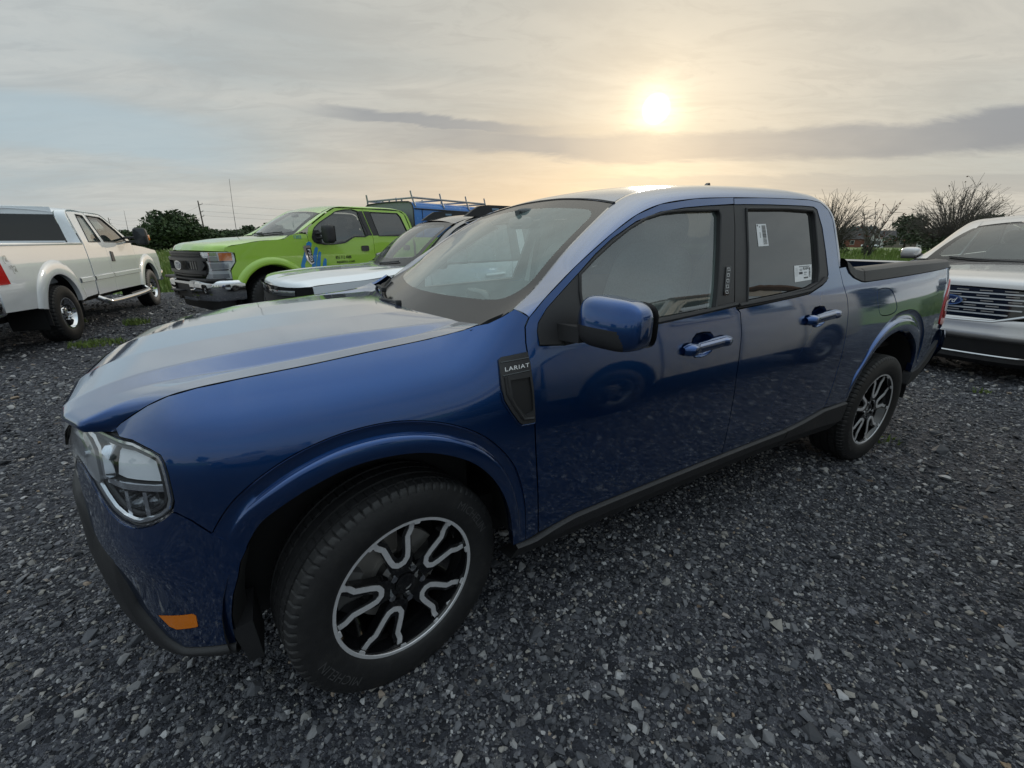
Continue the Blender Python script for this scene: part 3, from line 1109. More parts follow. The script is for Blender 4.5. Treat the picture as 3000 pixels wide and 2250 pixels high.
panel('bumper_fascia', fascia, body, PAINT, truck, holes=[MARK], gap=.0018, pitch=.022, off=foff, both=True)
for o in panel('side_marker', MARK, body, AMBER, truck, off=.0, flange=.006, pitch=.02, both=True):
    pass
# cladding: front lower bumper swept round the nose, standing proud
ss = np.concatenate([np.linspace(-.456, -.80, 26), np.linspace(-.83, -1.36, 16)])
ztop = np.interp(-ss, [-p[0] for p in CLAD], [p[1] for p in CLAD])
ztop = np.where(ss < -.80, .80, ztop)
G = []
for s_, zt in zip(ss, ztop):
    f_ = float(sst(-.60, -.80, s_))
    zb = .328 + .05 * float(sst(-.62, -.86, s_))
    G.append([bp(s_, zt, -.015), bp(s_, zt - .003, .004), bp(s_, zt - .010 - .02 * f_, .010 + .004 * f_), bp(s_, zb + (zt - zb) * .55, .012 + .010 * f_), bp(s_, zb + (zt - zb) * .2, .008 + .006 * f_), bp(s_, zb, -.004), bp(s_, zb - .012, -.05), bp(s_, zb, -.16)])
for m in (False, True):
    grid_mesh('lower_bumper', G, PLASTIC, truck, mirror=m, sharp=60, flip=False)
# air dam behind the front wheel opening
for sg in (1, -1):
    V = np.array([(-.455, -.87, .41), (-.405, -.86, .41), (-.40, -.85, .265), (-.435, -.86, .275), (-.455, -.72, .41), (-.405, -.72, .41), (-.40, -.72, .265), (-.435, -.72, .275)]) * np.array([1, sg, 1])
    new_mesh('splash_guard', V, [(0, 1, 2, 3), (7, 6, 5, 4), (0, 4, 5, 1), (1, 5, 6, 2), (2, 6, 7, 3), (3, 7, 4, 0)], PLASTIC, truck, smooth=False)
    # inner fender edge between the fascia and the liner
    G = [[bp(a, b, o_) for o_ in (-.004, -.03, -.10)] for a, b in [(-.372, .668), (-.395, .628), (-.408, .585), (-.43, .53), (-.447, .463), (-.455, .366)]]
    grid_mesh('arch_return', G, LINER, truck, mirror=(sg < 0))

LAMPA = np.array(LAMP)
for sg, nm in ((1, ''), (-1, '')):
    mir = np.array([1, sg, 1])
    # dark bucket with reflectors behind the lens
    L = dens(shrink(LAMPA, .004), .03)
    c = np.array([-.68, .875])
    G = [[bp(*p, -.006) for p in L], [bp(*p, -.030) for p in L], [bp(*(c + (p - c) * .94), -.055) for p in L], [bp(*(c + (p - c) * .55), -.070) for p in L], [bp(*(c + (p - c) * .02), -.072) for p in L]]
    hl = grid_mesh('headlamp', G, pm('lamp_bezel', (.13, .135, .14), .28, .4), truck, closed_v=True, flip=(sg > 0), mirror=(sg < 0), sharp=40)

    def lp(pts, off, name, mat, thick=.02, pitch=.03):
        o_ = panel(name, pts, body, mat, hl, off=off, flange=thick, pitch=pitch)
        if sg < 0:
            me = o_.data
            for v in me.vertices:
                v.co.y *= -1
            me.flip_normals()
        return o_
    CH = pm('lamp_chrome', (.80, .82, .85), .12, .95)
    SAT = pm('lamp_satin', (.72, .73, .75), .28, .35)
    # perimeter light guide
    Lg = dens(shrink(LAMPA, .012), .02)
    P = np.array([bp(*p, -.012) for p in Lg]) * mir
    tube('light_guide', np.vstack([P, P[:1]]), .0065, CH, hl, 6, cap=False)
    Lg = dens(shrink(LAMPA, .026), .02)
    P = np.array([bp(*p, -.020) for p in Lg]) * mir
    tube('light_guide', np.vstack([P, P[:1]]), .006, pm('lamp_dark', (.03, .03, .032), .3), hl, 6, cap=False)
    # upper turn-signal panel, middle shelf, reflector bowls, divider fins
    lp([(-.525, .925), (-.565, .948), (-.640, .957), (-.665, .930), (-.672, .872), (-.640, .866), (-.530, .862)], -.030, 'signal_panel', pm('signal_frost', (.85, .88, .92), .25, .05), .02)
    lp([(-.700, .965), (-.665, .962), (-.690, .90), (-.700, .872), (-.72, .872), (-.712, .90)], -.018, 'lamp_blade', CH, .02)
    lp([(-.525, .858), (-.640, .862), (-.690, .868), (-.690, .856), (-.640, .846), (-.522, .842)], -.016, 'lamp_shelf', CH, .025)
    bar_ = catmull([(-.93, .964), (-.82, .965), (-.755, .955), (-.718, .932), (-.700, .895), (-.698, .862), (-.728, .868), (-.762, .890), (-.80, .902), (-.93, .909)], 3, closed=True)
    lp(bar_, -.004, 'lamp_bar', pm('bar_face', (.50, .51, .53), .25, .55, coat=.6), .03)
    lp([(-.925, .950), (-.82, .952), (-.77, .944), (-.745, .925), (-.75, .915), (-.80, .925), (-.925, .928)], .001, 'bar_highlight', CH, .006)
    lp([(-.93, .974), (-.80, .976), (-.735, .966), (-.700, .945), (-.682, .905), (-.676, .872), (-.684, .872), (-.692, .905), (-.708, .938), (-.74, .958), (-.80, .968), (-.93, .966)], -.006, 'lamp_blade', CH, .02)
    for (cx, cz) in ((-.560, .808), (-.612, .800), (-.660, .812)):
        G = []
        for q, of in ((.027, -.022), (.024, -.040), (.017, -.056), (.006, -.064), (.0005, -.066)):
            G.append([bp(cx + q * 1.0 * math.cos(t), cz + q * 1.15 * math.sin(t), of) for t in np.linspace(0, 2 * np.pi, 20, endpoint=False)])
        grid_mesh('reflector', G, pm('reflector_dark', (.25, .255, .26), .10, .95), hl, closed_v=True, flip=True, mirror=(sg < 0))
    for cx in (-.586, -.637):
        lp([(cx - .004, .775), (cx + .008, .775), (cx + .012, .842), (cx + .002, .842)], -.014, 'lamp_fin', CH, .03)
    lens = panel('lamp_lens', LAMP, body, LENS, hl, off=.004, flange=.008, gap=.002, pitch=.03)
    if sg < 0:
        for v in lens.data.vertices:
            v.co.y *= -1
        lens.data.flip_normals()

# grille between the lamps: grey bar above a slatted opening
ss = np.linspace(-.928, -1.36, 20)
for m in (False, True):
    grid_mesh('grille_bar', [[bp(s_, .975, -.012), bp(s_, .97, .006), bp(s_, .935, .012), bp(s_, .90, .008), bp(s_, .893, -.02)] for s_ in ss], GREYBAR, truck, mirror=m, sharp=50)
    grid_mesh('grille', [[bp(s_, .90, -.03), bp(s_, .60, -.03)] for s_ in np.linspace(-.79, -1.36, 20)], LINER, truck, mirror=m)
    for zz in (.86, .83):
        grid_mesh('grille_slat', [[bp(s_, zz, -.028), bp(s_, zz, -.004), bp(s_, zz - .010, -.004), bp(s_, zz - .014, -.028)] for s_ in np.linspace(-.80, -1.36, 20)], GLOSSBLK, truck, mirror=m, sharp=40)

# ---- hood
cutP = [bp(a, b, 0) for a, b in CUT]
C0 = [cutP[0] + np.array((.008, .008, -.012))] + cutP + [bp(.338, 1.160)]
C1 = [(-.650, -.735, .990), (-.657, -.735, 1.008), (-.625, -.73, 1.024), (-.55, -.72, 1.05), (-.41, -.705, 1.074), (-.3, -.70, 1.085), (-.15, -.70, 1.098), (0, -.70, 1.112), (.184, -.70, 1.129), (.30, -.695, 1.141), (.345, -.685, 1.146)]
C2 = [(-.695, -.66, .992), (-.704, -.66, 1.010), (-.672, -.655, 1.026), (-.58, -.648, 1.052), (-.45, -.635, 1.063), (-.3, -.63, 1.067), (-.15, -.63, 1.078), (0, -.63, 1.091), (.2, -.625, 1.109), (.30, -.62, 1.130), (.34, -.61, 1.138)]
C3 = [(-.716, -.595, .993), (-.725, -.59, 1.012), (-.69, -.58, 1.034), (-.59, -.567, 1.066), (-.45, -.560, 1.089), (-.25, -.560, 1.110), (-.12, -.561, 1.119), (0, -.565, 1.126), (.2, -.567, 1.131), (.30, -.575, 1.136), (.337, -.57, 1.139)]
C4 = [(-.757, -.34, .986), (-.766, -.335, 1.010), (-.728, -.325, 1.040), (-.64, -.31, 1.071), (-.5, -.30, 1.093), (-.25, -.30, 1.118), (-.12, -.30, 1.127), (0, -.30, 1.134), (.15, -.30, 1.140), (.24, -.30, 1.140), (.285, -.30, 1.138)]
C5 = [(-.772, 0, .986), (-.782, 0, 1.011), (-.742, 0, 1.045), (-.65, 0, 1.079), (-.5, 0, 1.100), (-.25, 0, 1.122), (-.12, 0, 1.130), (0, 0, 1.136), (.13, 0, 1.141), (.20, 0, 1.141), (.255, 0, 1.139)]
half = [resample(catmull(c, 10), 70) for c in (C0, C1, C2, C3, C4, C5)]
full = half + [c * np.array([1, -1, 1]) for c in half[:-1][::-1]]
full = np.array(full)
G = []
for i in range(70):
    p = full[:, i]
    q = dens(p, .0075 * 1.0, False)
    q = resample(p, 300)
    for _ in range(2):
        q[1:-1] = .25 * q[:-2] + .5 * q[1:-1] + .25 * q[2:]
    G.append(q)
G = np.array(G)
hood = grid_mesh('hood', G, PAINT, truck, sharp=70, flip=False)
# hood thickness at the rear edge
rear_e = G[-1]
grid_mesh('hood_edge', [rear_e, rear_e + np.array((-.002, 0, -.012)), rear_e + np.array((-.03, 0, -.016))], PLASTIC, hood, sharp=40)
# ---- cowl, windshield
GE = np.array([(.478, -.77, 1.193), (.589, -.73, 1.258), (.730, -.69, 1.366), (.883, -.65, 1.467), (1.014, -.61, 1.542)])
base = catmull([(.470, -.765, 1.185), (.405, -.735, 1.142), (.345, -.665, 1.108), (.285, -.45, 1.085), (.235, -.2, 1.075), (.22, 0, 1.072)], 10)
base = np.vstack([base, (base * np.array([1, -1, 1]))[::-1][1:]])
head = catmull([(1.020, -.607, 1.545), (1.045, -.45, 1.568), (1.06, -.2, 1.590), (1.065, 0, 1.595)], 10)
head = np.vstack([head, (head * np.array([1, -1, 1]))[::-1][1:]])
nb_ = 61
base_r = resample(base, nb_); head_r = resample(head, nb_)
edge = resample(catmull(GE, 10), 41)


def wind(u, v, off=0.0):
    """windshield surface, u,v in 0..1 (u across from the driver's side, v from cowl to header)"""
    u = np.asarray(u, float); v = np.asarray(v, float)
    gi = lambda A, t: np.stack([np.interp(t * (len(A) - 1), np.arange(len(A)), A[:, k]) for k in range(3)], -1)
    b, h = gi(base_r, u), gi(head_r, u)
    e0 = gi(edge, v); e1 = e0 * np.array([1, -1, 1])
    B0, B1 = base_r[0], base_r[-1]; H0, H1_ = head_r[0], head_r[-1]
    U = u[..., None]; W_ = v[..., None]
    P = (1 - W_) * b + W_ * h + (1 - U) * e0 + U * e1 - ((1 - U) * (1 - W_) * B0 + U * (1 - W_) * B1 + (1 - U) * W_ * H0 + U * W_ * H1_)
    bul = (4 * W_ * (1 - W_)) * (4 * U * (1 - U)) * .012
    nrm = np.array([-.53, 0, .85])
    return P + nrm * (bul + np.asarray(off)[..., None] if np.ndim(off) else nrm * 0 + bul + off)


rr = lambda x0, x1, y0, y1, r, q=5: [(cx + r[0] * math.cos(t), cy + r[1] * math.sin(t)) for cx, cy, a in ((x1 - r[0], y1 - r[1], 0), (x0 + r[0], y1 - r[1], 90), (x0 + r[0], y0 + r[1], 180), (x1 - r[0], y0 + r[1], 270)) for t in [R(a + 90 * k / q) for k in range(q + 1)]]
view = rr(.040, .960, .21, .915, (.07, .10))
panel('windshield_border', [(0, 0), (1, 0), (1, 1), (0, 1)], wind, pm('frit_band', (.010, .010, .011), .22, coat=.25, spec=.35), truck, holes=[view], pitch=.04, flange=0)
panel('windshield', view, wind, WINDSHIELD_GLASS, truck, pitch=.05, flange=0)
# black cowl between hood and glass
cow0 = np.array(rear_e) + np.array((-.02, 0, -.035))
cow0 = resample(cow0, nb_)
cow1 = base_r + np.array((.03, 0, -.006))
grid_mesh('cowl', [cow0, cow0 * .5 + cow1 * .5 + np.array((0, 0, -.025)), cow1], PLASTIC, truck)
for sg in (1, -1):
    E_ = np.array([(.325, .745, 1.150), (.395, .770, 1.190), (.470, .772, 1.212), (.480, .752, 1.198), (.400, .715, 1.150), (.345, .655, 1.122), (.315, .63, 1.135)]) * np.array([1, -sg, 1]) + np.array((.004, .028 * sg, -.030))
    new_mesh('cowl_end', np.vstack([E_, E_ + np.array((0, 0, -.09))]), [(0, 1, 2, 3, 4, 5, 6) if sg < 0 else (6, 5, 4, 3, 2, 1, 0), (0, 1, 8, 7), (1, 2, 9, 8), (5, 6, 13, 12), (6, 0, 7, 13)], PLASTIC, truck, smooth=False)
# wipers lie on the glass above the cowl


def wpt(u, v, o_):
    return wind(np.array([u]), np.array([v]), o_)[0]


for (u0, v0, u1, v1, ax) in ((.62, .015, .24, .02, .36), (.88, .02, .58, .03, .74)):
    n_ = 14
    bl = [wpt(u0 + (u1 - u0) * t, v0 + .03 + (v1 - v0) * t, .012) for t in np.linspace(-.25, 1.0, n_)]
    arm = [wpt(u0, -.02 + .02, .020), wpt(u0 + (u1 - u0) * .12, v0 + .02, .045), wpt(u0 + (u1 - u0) * .45, v0 + .055, .034)]
    wb_ = tube('wiper', catmull(arm, 6), np.linspace(.009, .006, 13), PLASTIC, truck, 6)
    tube('wiper_blade', bl, .0065, pm('blade_rubber', (.012, .012, .012), .6), wb_, 6)
    box('wiper_clip', np.array(arm[2]) - .014, np.array(arm[2]) + .012, PLASTIC, wb_, bevel=.004)

# ---- cab rail: A-pillar, roof side and C-pillar in one strip
inner = [bp(a, b, .001) for a, b in catmull(GAPTOP, 6)[:-1]] + [bp(a, b, .001) for a, b in catmull(GAPTOP2[:9], 6)]
inner = np.array(inner)
outer_pts = [tuple(p) for p in GE] + [(1.084, -.600, 1.574), (1.146, -.596, 1.592), (1.25, -.592, 1.612), (1.45, -.590, 1.632), (1.7, -.590, 1.642), (2.0, -.592, 1.645), (2.2, -.598, 1.640), (2.33, -.608, 1.628), (2.395, -.635, 1.600), (2.425, -.665, 1.545), (2.440, -.705, 1.46), (2.449, -.745, 1.37), (2.452, -.780, 1.275)]
# match the strips by corner landmarks
li = [0, None, None]
iA = resample(inner[:43 - 7 + 0], 40)
inner_c = catmull([bp(*p) for p in GAPTOP], 8)
inner_d = catmull([bp(*p) for p in GAPTOP2[:5]], 8)
inner_e = catmull([bp(*p) for p in GAPTOP2[4:9]], 8)
inA = resample(np.vstack([inner_c, inner_d[1:]]), 90); inB = resample(inner_e, 30)
oA = resample(catmull(outer_pts[:12], 8), 90); oB = resample(catmull(outer_pts[11:], 8), 30)
I_ = np.vstack([inA, inB[1:]]); O_ = np.vstack([oA, oB[1:]])
G = []
for k in range(len(I_)):
    a, b = I_[k], O_[k]
    # bulge: control point outboard and above the chord, so the strip rolls over
    cx = np.array([(a[0] + b[0]) / 2, a[1] * .80 + b[1] * .20, 0])
    t = k / (len(I_) - 1)
    if k < 89:
        z = b[2] * .88 + a[2] * .12
        cx[2] = z; cx[0] = a[0] * .5 + b[0] * .5 + (-.0 if k < 45 else 0)
    else:
        cx = np.array([a[0] * .25 + b[0] * .75, a[1] * .92 + b[1] * .08, a[2] * .5 + b[2] * .5])
    if 80 < k < 100:
        f2 = (k - 80) / 20
        c1 = np.array([(a[0] + b[0]) / 2, a[1] * .80 + b[1] * .20, b[2] * .88 + a[2] * .12]); c2 = np.array([a[0] * .25 + b[0] * .75, a[1] * .92 + b[1] * .08, a[2] * .5 + b[2] * .5])
        cx = c1 * (1 - f2) + c2 * f2
    row = [a + np.array((0, .014, 0))]
    for q in np.linspace(0, 1, 12):
        row.append((1 - q) ** 2 * a + 2 * q * (1 - q) * cx + q * q * b)
    row.append(b + np.array((0, .010, -.012)))
    G.append(row)
for m in (False, True):
    grid_mesh('cab_rail', G, PAINT, truck, mirror=m, flip=True, sharp=60)
# door aperture behind the gaps
for m in (False, True):
    grid_mesh('door_aperture', [[p + np.array((0, .012, 0)), p + np.array((0, .05, -.012))] for p in I_], LINER, truck, mirror=m)
# ---- roof
ditch = oA[38:].copy()
ditch = np.vstack([oA[np.argmin(np.abs(oA[:, 0] - 1.02)):], oB[:12]])
dR = resample(ditch, 40)
roofc = [(1.067, 0, 1.597), (1.15, 0, 1.622), (1.3, 0, 1.650), (1.5, 0, 1.670), (1.75, 0, 1.680), (2.0, 0, 1.681), (2.2, 0, 1.672), (2.36, 0, 1.652), (2.44, 0, 1.610)]
rc = resample(catmull(roofc, 10), 40)
G = []
for i in range(40):
    d0 = dR[i] + np.array((0, .008, -.001)); d1 = d0 * np.array([1, -1, 1]); c = rc[i]
    row = []
    for y in np.linspace(-1, 1, 41):
        k = 1 - abs(y) ** 2.2
        row.append(np.array([d0[0] + (c[0] - d0[0]) * k, d0[1] * (-y), d0[2] + (c[2] - d0[2]) * k]) * np.array([1, 1, 1]))
    G.append(row)
roof = grid_mesh('roof', G, PAINT, truck, sharp=60, flip=True)
for sg in (1, -1):
    tube('roof_ditch_strip', (dR[2:] + np.array((0, .004, -.006))) * np.array([1, sg, 1]), .006, PLASTIC, roof, 6)
hd = np.vstack([head_r + np.array((.006, 0, .001))])
tube('header_seal', hd, .006, PLASTIC, roof, 6)
# shark-fin aerial
fin = [(-.075, 0), (.055, 0), (.052, .022), (.040, .048), (.030, .050), (.0, .030), (-.04, .012)]
fo = prism('roof_aerial', fin, -.012, .012, GLOSSBLK, truck, ((2.30, 0, 1.676), (1, 0, 0), (0, 0, 1.45), (0, -1, 0)))
# ---- rear of the cab: panel with back window
cb = resample(catmull([(2.452, -.780, 1.275), (2.449, -.745, 1.37), (2.440, -.705, 1.46), (2.425, -.665, 1.545), (2.41, -.61, 1.60)], 6), 12)
G = []
for p in cb:
    G.append([(p[0] - .012 + .05 * (1 - abs(y) ** 2), p[1] * (-y), p[2] + (.02 * (1 - y * y) if p[2] > 1.5 else 0)) for y in np.linspace(-1, 1, 25)])
G = np.array(G)
low_ = G[0].copy(); low_[:, 2] = .62
grid_mesh('cab_back', np.concatenate([[low_], G[:2]]), PAINT, truck, flip=True)
grid_mesh('back_window', G[1:11], PRIVACY, truck, flip=True)
grid_mesh('cab_back_header', np.concatenate([G[10:], [np.array([(p[0] - .005, p[1], p[2] + .02) for p in G[-1]])]]), PAINT, truck, flip=True)
# grey applique running down the C-pillar's rear edge into the bed cap
for sg in (1, -1):
    G2 = []
    for p in resample(catmull([(2.430, -.675, 1.53), (2.444, -.708, 1.46), (2.455, -.748, 1.37), (2.462, -.790, 1.275), (2.485, -.815, 1.225)], 6), 16):
        G2.append([p + np.array((-.006, -.006, 0)), p + np.array((.014, -.002, 0)), p + np.array((.030, .02, 0)), p + np.array((.034, .07, 0))])
    grid_mesh('pillar_applique', G2, TRIM, truck, mirror=(sg < 0), sharp=40, flip=True)

# ---- bed: caps, liner, tailgate, lamps, bumper
capx = [p for p in CAPLINE[1:]]
for seg in ((2.455, 2.612), (2.618, 3.945)):
    xs = np.linspace(seg[0], seg[1], 24)
    zb = np.interp(xs, [p[0] for p in capx], [p[1] for p in capx])
    zt = np.interp(xs, [2.455, 2.49, 2.53, 2.60, 3.2, 3.95], [1.31, 1.285, 1.264, 1.254, 1.266, 1.268])
    G = []
    for x, b, t in zip(xs, zb, zt):
        q0 = bp(x, b, -.002); q1 = bp(x, b + .004, .006); q2 = bp(x, b + (t - b) * .6, .004); yy = bp(x, b, 0)[1]
        G.append([q0, q1, np.array((q1[0], yy + .012 * 0 - .002 + .010, t - .012)), np.array((q1[0], yy + .026, t)), np.array((q1[0], yy + .085, t + .003)), np.array((q1[0], yy + .10, t - .006)), np.array((q1[0], yy + .10, t - .05))])
    for m in (False, True):
        grid_mesh('bed_rail_cap', G, TRIM, truck, mirror=m, flip=True, sharp=35)
for sg in (1, -1):
    G = [[(x, -.79 * sg, 1.22), (x, -.775 * sg, 1.10), (x, -.76 * sg, .80), (x, -.755 * sg, .745)] for x in np.linspace(2.46, 4.0, 12)]
    grid_mesh('bed_wall', G, PAINT, truck, flip=(sg > 0), sharp=40)
    for zz in (1.15, .98):
        tube('bed_wall_rib', [(2.50, -.772 * sg, zz), (3.98, -.772 * sg, zz)], .012, PAINT, truck, 6)
box('bed_floor', (2.44, -.77, .72), (4.05, .77, .745), PLASTIC, truck)
box('bed_front_wall', (2.425, -.77, .70), (2.462, .77, 1.235), PAINT, truck, bevel=.01)
ss = np.linspace(4.17, 4.72, 16)
ss = np.linspace(float(np.interp(4.06, _plan[300:, 0], _Ls[300:])) + .16, _Ls[-1], 14)
Gt = [[bp(s_, 1.235, -.07), bp(s_, 1.245, -.015), bp(s_, 1.225, .002), bp(s_, 1.14, .004), bp(s_, .88, -.006), bp(s_, .80, -.01)] for s_ in ss]
for m in (False, True):
    tg_ = grid_mesh('tailgate', Gt, PAINT, truck, mirror=m, flip=True, sharp=50)
    ss2 = np.linspace(3.90, _Ls[-1], 20)
    Gb = [[bp(s_, .80, -.03), bp(s_, .795, .02), bp(s_, .74, .035), bp(s_, .66, .035), bp(s_, .60, .01), bp(s_, .46, -.03), bp(s_, .44, -.12)] for s_ in ss2]
    grid_mesh('rear_bumper', Gb, PAINT, truck, mirror=m, flip=True, sharp=50)
    sTG = ss[0]
    corner = [(3.945, 1.212), (3.968, 1.135)] + [(p, 1.17) for p in ()]
TL = TAILFRONT + [(3.84, .835), (4.00, .845), (4.05, .90), (4.09, 1.0), (4.12, 1.10), (4.10, 1.138)]
tls = panel('tail_lamp', TL, body, REDLENS, truck, off=.006, flange=.02, pitch=.03, both=True)
panel('reverse_lens', [(3.845, .93), (3.90, .925), (3.935, .985), (3.90, 1.0), (3.865, .99)], body, pm('clear_lens', (.75, .74, .76), .18, coat=.6), tls[0], off=.0075, flange=.004, pitch=.03)
CORN = [(3.950, 1.211), (3.972, 1.137), (4.102, 1.14), (4.12, 1.10), (4.09, 1.0), (4.05, .9), (4.00, .845), (3.87, .80), (3.87, .72), (sTG, .78), (sTG, 1.225)]
panel('bed_corner', CORN, body, PAINT, truck, gap=.0015, pitch=.03, both=True)
rcl = [(3.87, .723), (3.74, .640), (3.677, .596), (3.61, .562), (3.503, .546), (3.47, .45), (3.60, .48), (3.70, .53), (3.80, .585), (3.88, .66)]
panel('rear_cladding', rcl, body, PLASTIC, truck, off=.010, flange=.05, pitch=.03, both=True)
# ---- underbody, wheel housings
box('underbody', (-.52, -.66, .26), (3.85, .66, .44), DARK, truck)
box('firewall', (-.55, -.66, .44), (.33, .69, .93), DARK, truck)
for cx, ins in ((0.0, ARCH_IN), (3.09, RARCH_IN)):
    for sg in (1, -1):
        pr_ = [(cx + .455 * math.cos(t) + (.0 if cx else -.015), .40 + .455 * math.sin(t)) for t in np.linspace(-.12, math.pi + .12, 26)]
        G = [[(x, sg * -.885 if abs(y_) < 9 else 0, y_), (x, sg * -.45, y_)] for x, y_ in pr_]
        grid_mesh('wheel_housing', G, LINER, truck, flip=(sg > 0))
        V = [(x, sg * -.45, y_) for x, y_ in pr_] + [(cx, sg * -.45, .3)]
        new_mesh('wheel_housing_back', V, [(i, i + 1, len(pr_)) for i in range(len(pr_) - 1)], LINER, truck, smooth=False)

# ---- mirrors


def super_box(c, h, n=3.2, nu=40, nv=24, warp=None):
    G = []
    for i in range(nu):
        a = 2 * math.pi * i / nu
        row = []
        for j in range(nv):
            b = -math.pi / 2 + math.pi * j / (nv - 1)
            f = lambda v_: math.copysign(abs(v_) ** (2 / n), v_)
            p = np.array([f(math.cos(b)) * f(math.cos(a)) * h[0], f(math.cos(b)) * f(math.sin(a)) * h[1], f(math.sin(b)) * h[2]])
            if warp:
                p = warp(p)
            row.append(np.array(c) + p)
        G.append(row)
    return np.array(G)


def mwarp(p):
    # cap is rounder in front and flatter at the back, tapering to the outer top corner
    p = p.copy()
    k = (p[1] + .125) / .25               # 0 outer .. 1 inner
    if p[0] < 0:
        p[0] *= 1.0 - .55 * (1 - k) ** 2 * 1.0 - .25 * max(0, p[2]) / .09
    p[2] *= 1.0 - .10 * (1 - k)
    p[0] += .025 * (1 - k)
    p[2] += .006 * k
    return p


for sg in (1, -1):
    mc = (.655, -1.045 * sg, 1.168)
    Gm = super_box(mc, (.066, .112, .082), 3.6, 96, 60, mwarp)
    if sg < 0:
        Gm = super_box((.655, -1.045, 1.168), (.066, .112, .082), 3.6, 96, 60, mwarp) * np.array([1, -1, 1])
    mo = grid_mesh('door_mirror', Gm, PAINT, truck, closed_u=True, flip=(sg < 0), sharp=70)
    mo.data.materials.append(PLASTIC)
    for p in mo.data.polygons:
        c = p.center
        yy = c.y * sg
        sx = (c.x - .655) * .875 - (yy + 1.045) * .484
        lim = 1.166 - max(0, (sx + .010) / .045) ** 2 * .09
        if (sx < .034 and c.z < lim) or c.x > .712 + .025 * (-(yy + 1.045) / .25):
            p.material_index = 1
    gp = np.array([(.728 + .004, (-1.045 + a * .100) * sg, 1.166 + b * .070) for a, b in [(math.copysign(abs(math.cos(t)) ** .5, math.cos(t)), math.copysign(abs(math.sin(t)) ** .5, math.sin(t))) for t in np.linspace(0, 2 * np.pi, 24, endpoint=False)]])
    gp[:, 0] += .025 * (-(gp[:, 1] * sg + 1.045) / .25) + .006
    new_mesh('mirror_glass', gp, [tuple(range(24))[::(-1 if sg < 0 else 1)]], CHROME, mo, smooth=False)
    # arm and foot on the door sail
    V = np.array([(.585, -.86, 1.095), (.70, -.86, 1.095), (.70, -.86, 1.135), (.585, -.86, 1.150), (.605, -.96, 1.100), (.70, -.96, 1.098), (.70, -.96, 1.140), (.605, -.96, 1.150)]) * np.array([1, sg, 1])
    new_mesh('mirror_arm', V, [(0, 1, 2, 3)[::-1], (4, 5, 6, 7), (0, 4, 7, 3), (1, 2, 6, 5), (3, 7, 6, 2), (0, 1, 5, 4)], PLASTIC, mo, smooth=False)

# ---- window stickers (left rear door)
def sticker(name, q, off=-.0115):
    """q: four (s, z) corners clockwise from the top left"""
    q = np.array(q, float)
    f = lambda a, b, o_=off: bp(*(q[0] * (1 - a) * (1 - b) + q[1] * a * (1 - b) + q[2] * a * b + q[3] * (1 - a) * b), o_)
    st = new_mesh(name, [f(0, 0), f(1, 0), f(1, 1), f(0, 1)], [(3, 2, 1, 0)], PAPER, truck, smooth=False)

    def bar(a0, b0, a1, b1, nm='print_bar', m=BLACKPRINT):
        new_mesh(nm, [f(a0, b0, off + .0006), f(a1, b0, off + .0006), f(a1, b1, off + .0006), f(a0, b1, off + .0006)], [(3, 2, 1, 0)], m, st, smooth=False)
    return st, f, bar


random.seed(11)
st, f, bar = sticker('window_sticker', [(1.73, 1.472), (1.803, 1.474), (1.808, 1.38), (1.731, 1.377)])
y_ = .06
while y_ < .92:
    h_ = random.choice((.008, .012, .02))
    bar(.52, y_, .90, y_ + h_, 'barcode_line')
    y_ += h_ + random.choice((.008, .012, .016))
for k in range(5):
    bar(.26, .38 + k * .05, .34, .405 + k * .05, 'print_mark')
bar(.06, .03, .16, .10, 'print_mark')
bar(.28, .10, .34, .16, 'print_mark')
st, f, bar = sticker('window_sticker', [(1.993, 1.287), (2.142, 1.289), (2.129, 1.218), (1.985, 1.212)])
bar(.27, .06, .88, .12, 'print_mark', pm('grey_print', (.25, .25, .26), .6))
text_on('sticker_lettering', 'MAVERICK', lambda x, y: f(.88 + y, .50 - x * -1.0 if False else .50 + x, -.0107), BLACKPRINT, st, width=.62, height=.10, bold=.02)
text_on('sticker_lettering', 'RA3H', lambda x, y: f(.66 + x, .22 - y, -.0107), BLACKPRINT, st, width=.30, height=.16, bold=.02)
bar(.26, .42, .47, .56, 'print_mark', pm('dark_print', (.05, .05, .06), .6))
for k, (a, b, c, d) in enumerate([(.30, .22, .46, .25), (.30, .28, .46, .31), (.30, .34, .44, .36), (.55, .44, .72, .50), (.55, .56, .66, .59), (.55, .62, .70, .64)]):
    bar(a, b, c, d, 'print_mark', pm('grey_print', (.25, .25, .26), .6))
for k in range(12):
    bar(.54 + k * .021, .76, .548 + k * .021 + random.random() * .006, .86, 'barcode_line')
for k in range(9):
    bar(.05, .16 + k * .06, .20, .175 + k * .06, 'print_mark', pm('pale_print', (.5, .5, .52), .6))

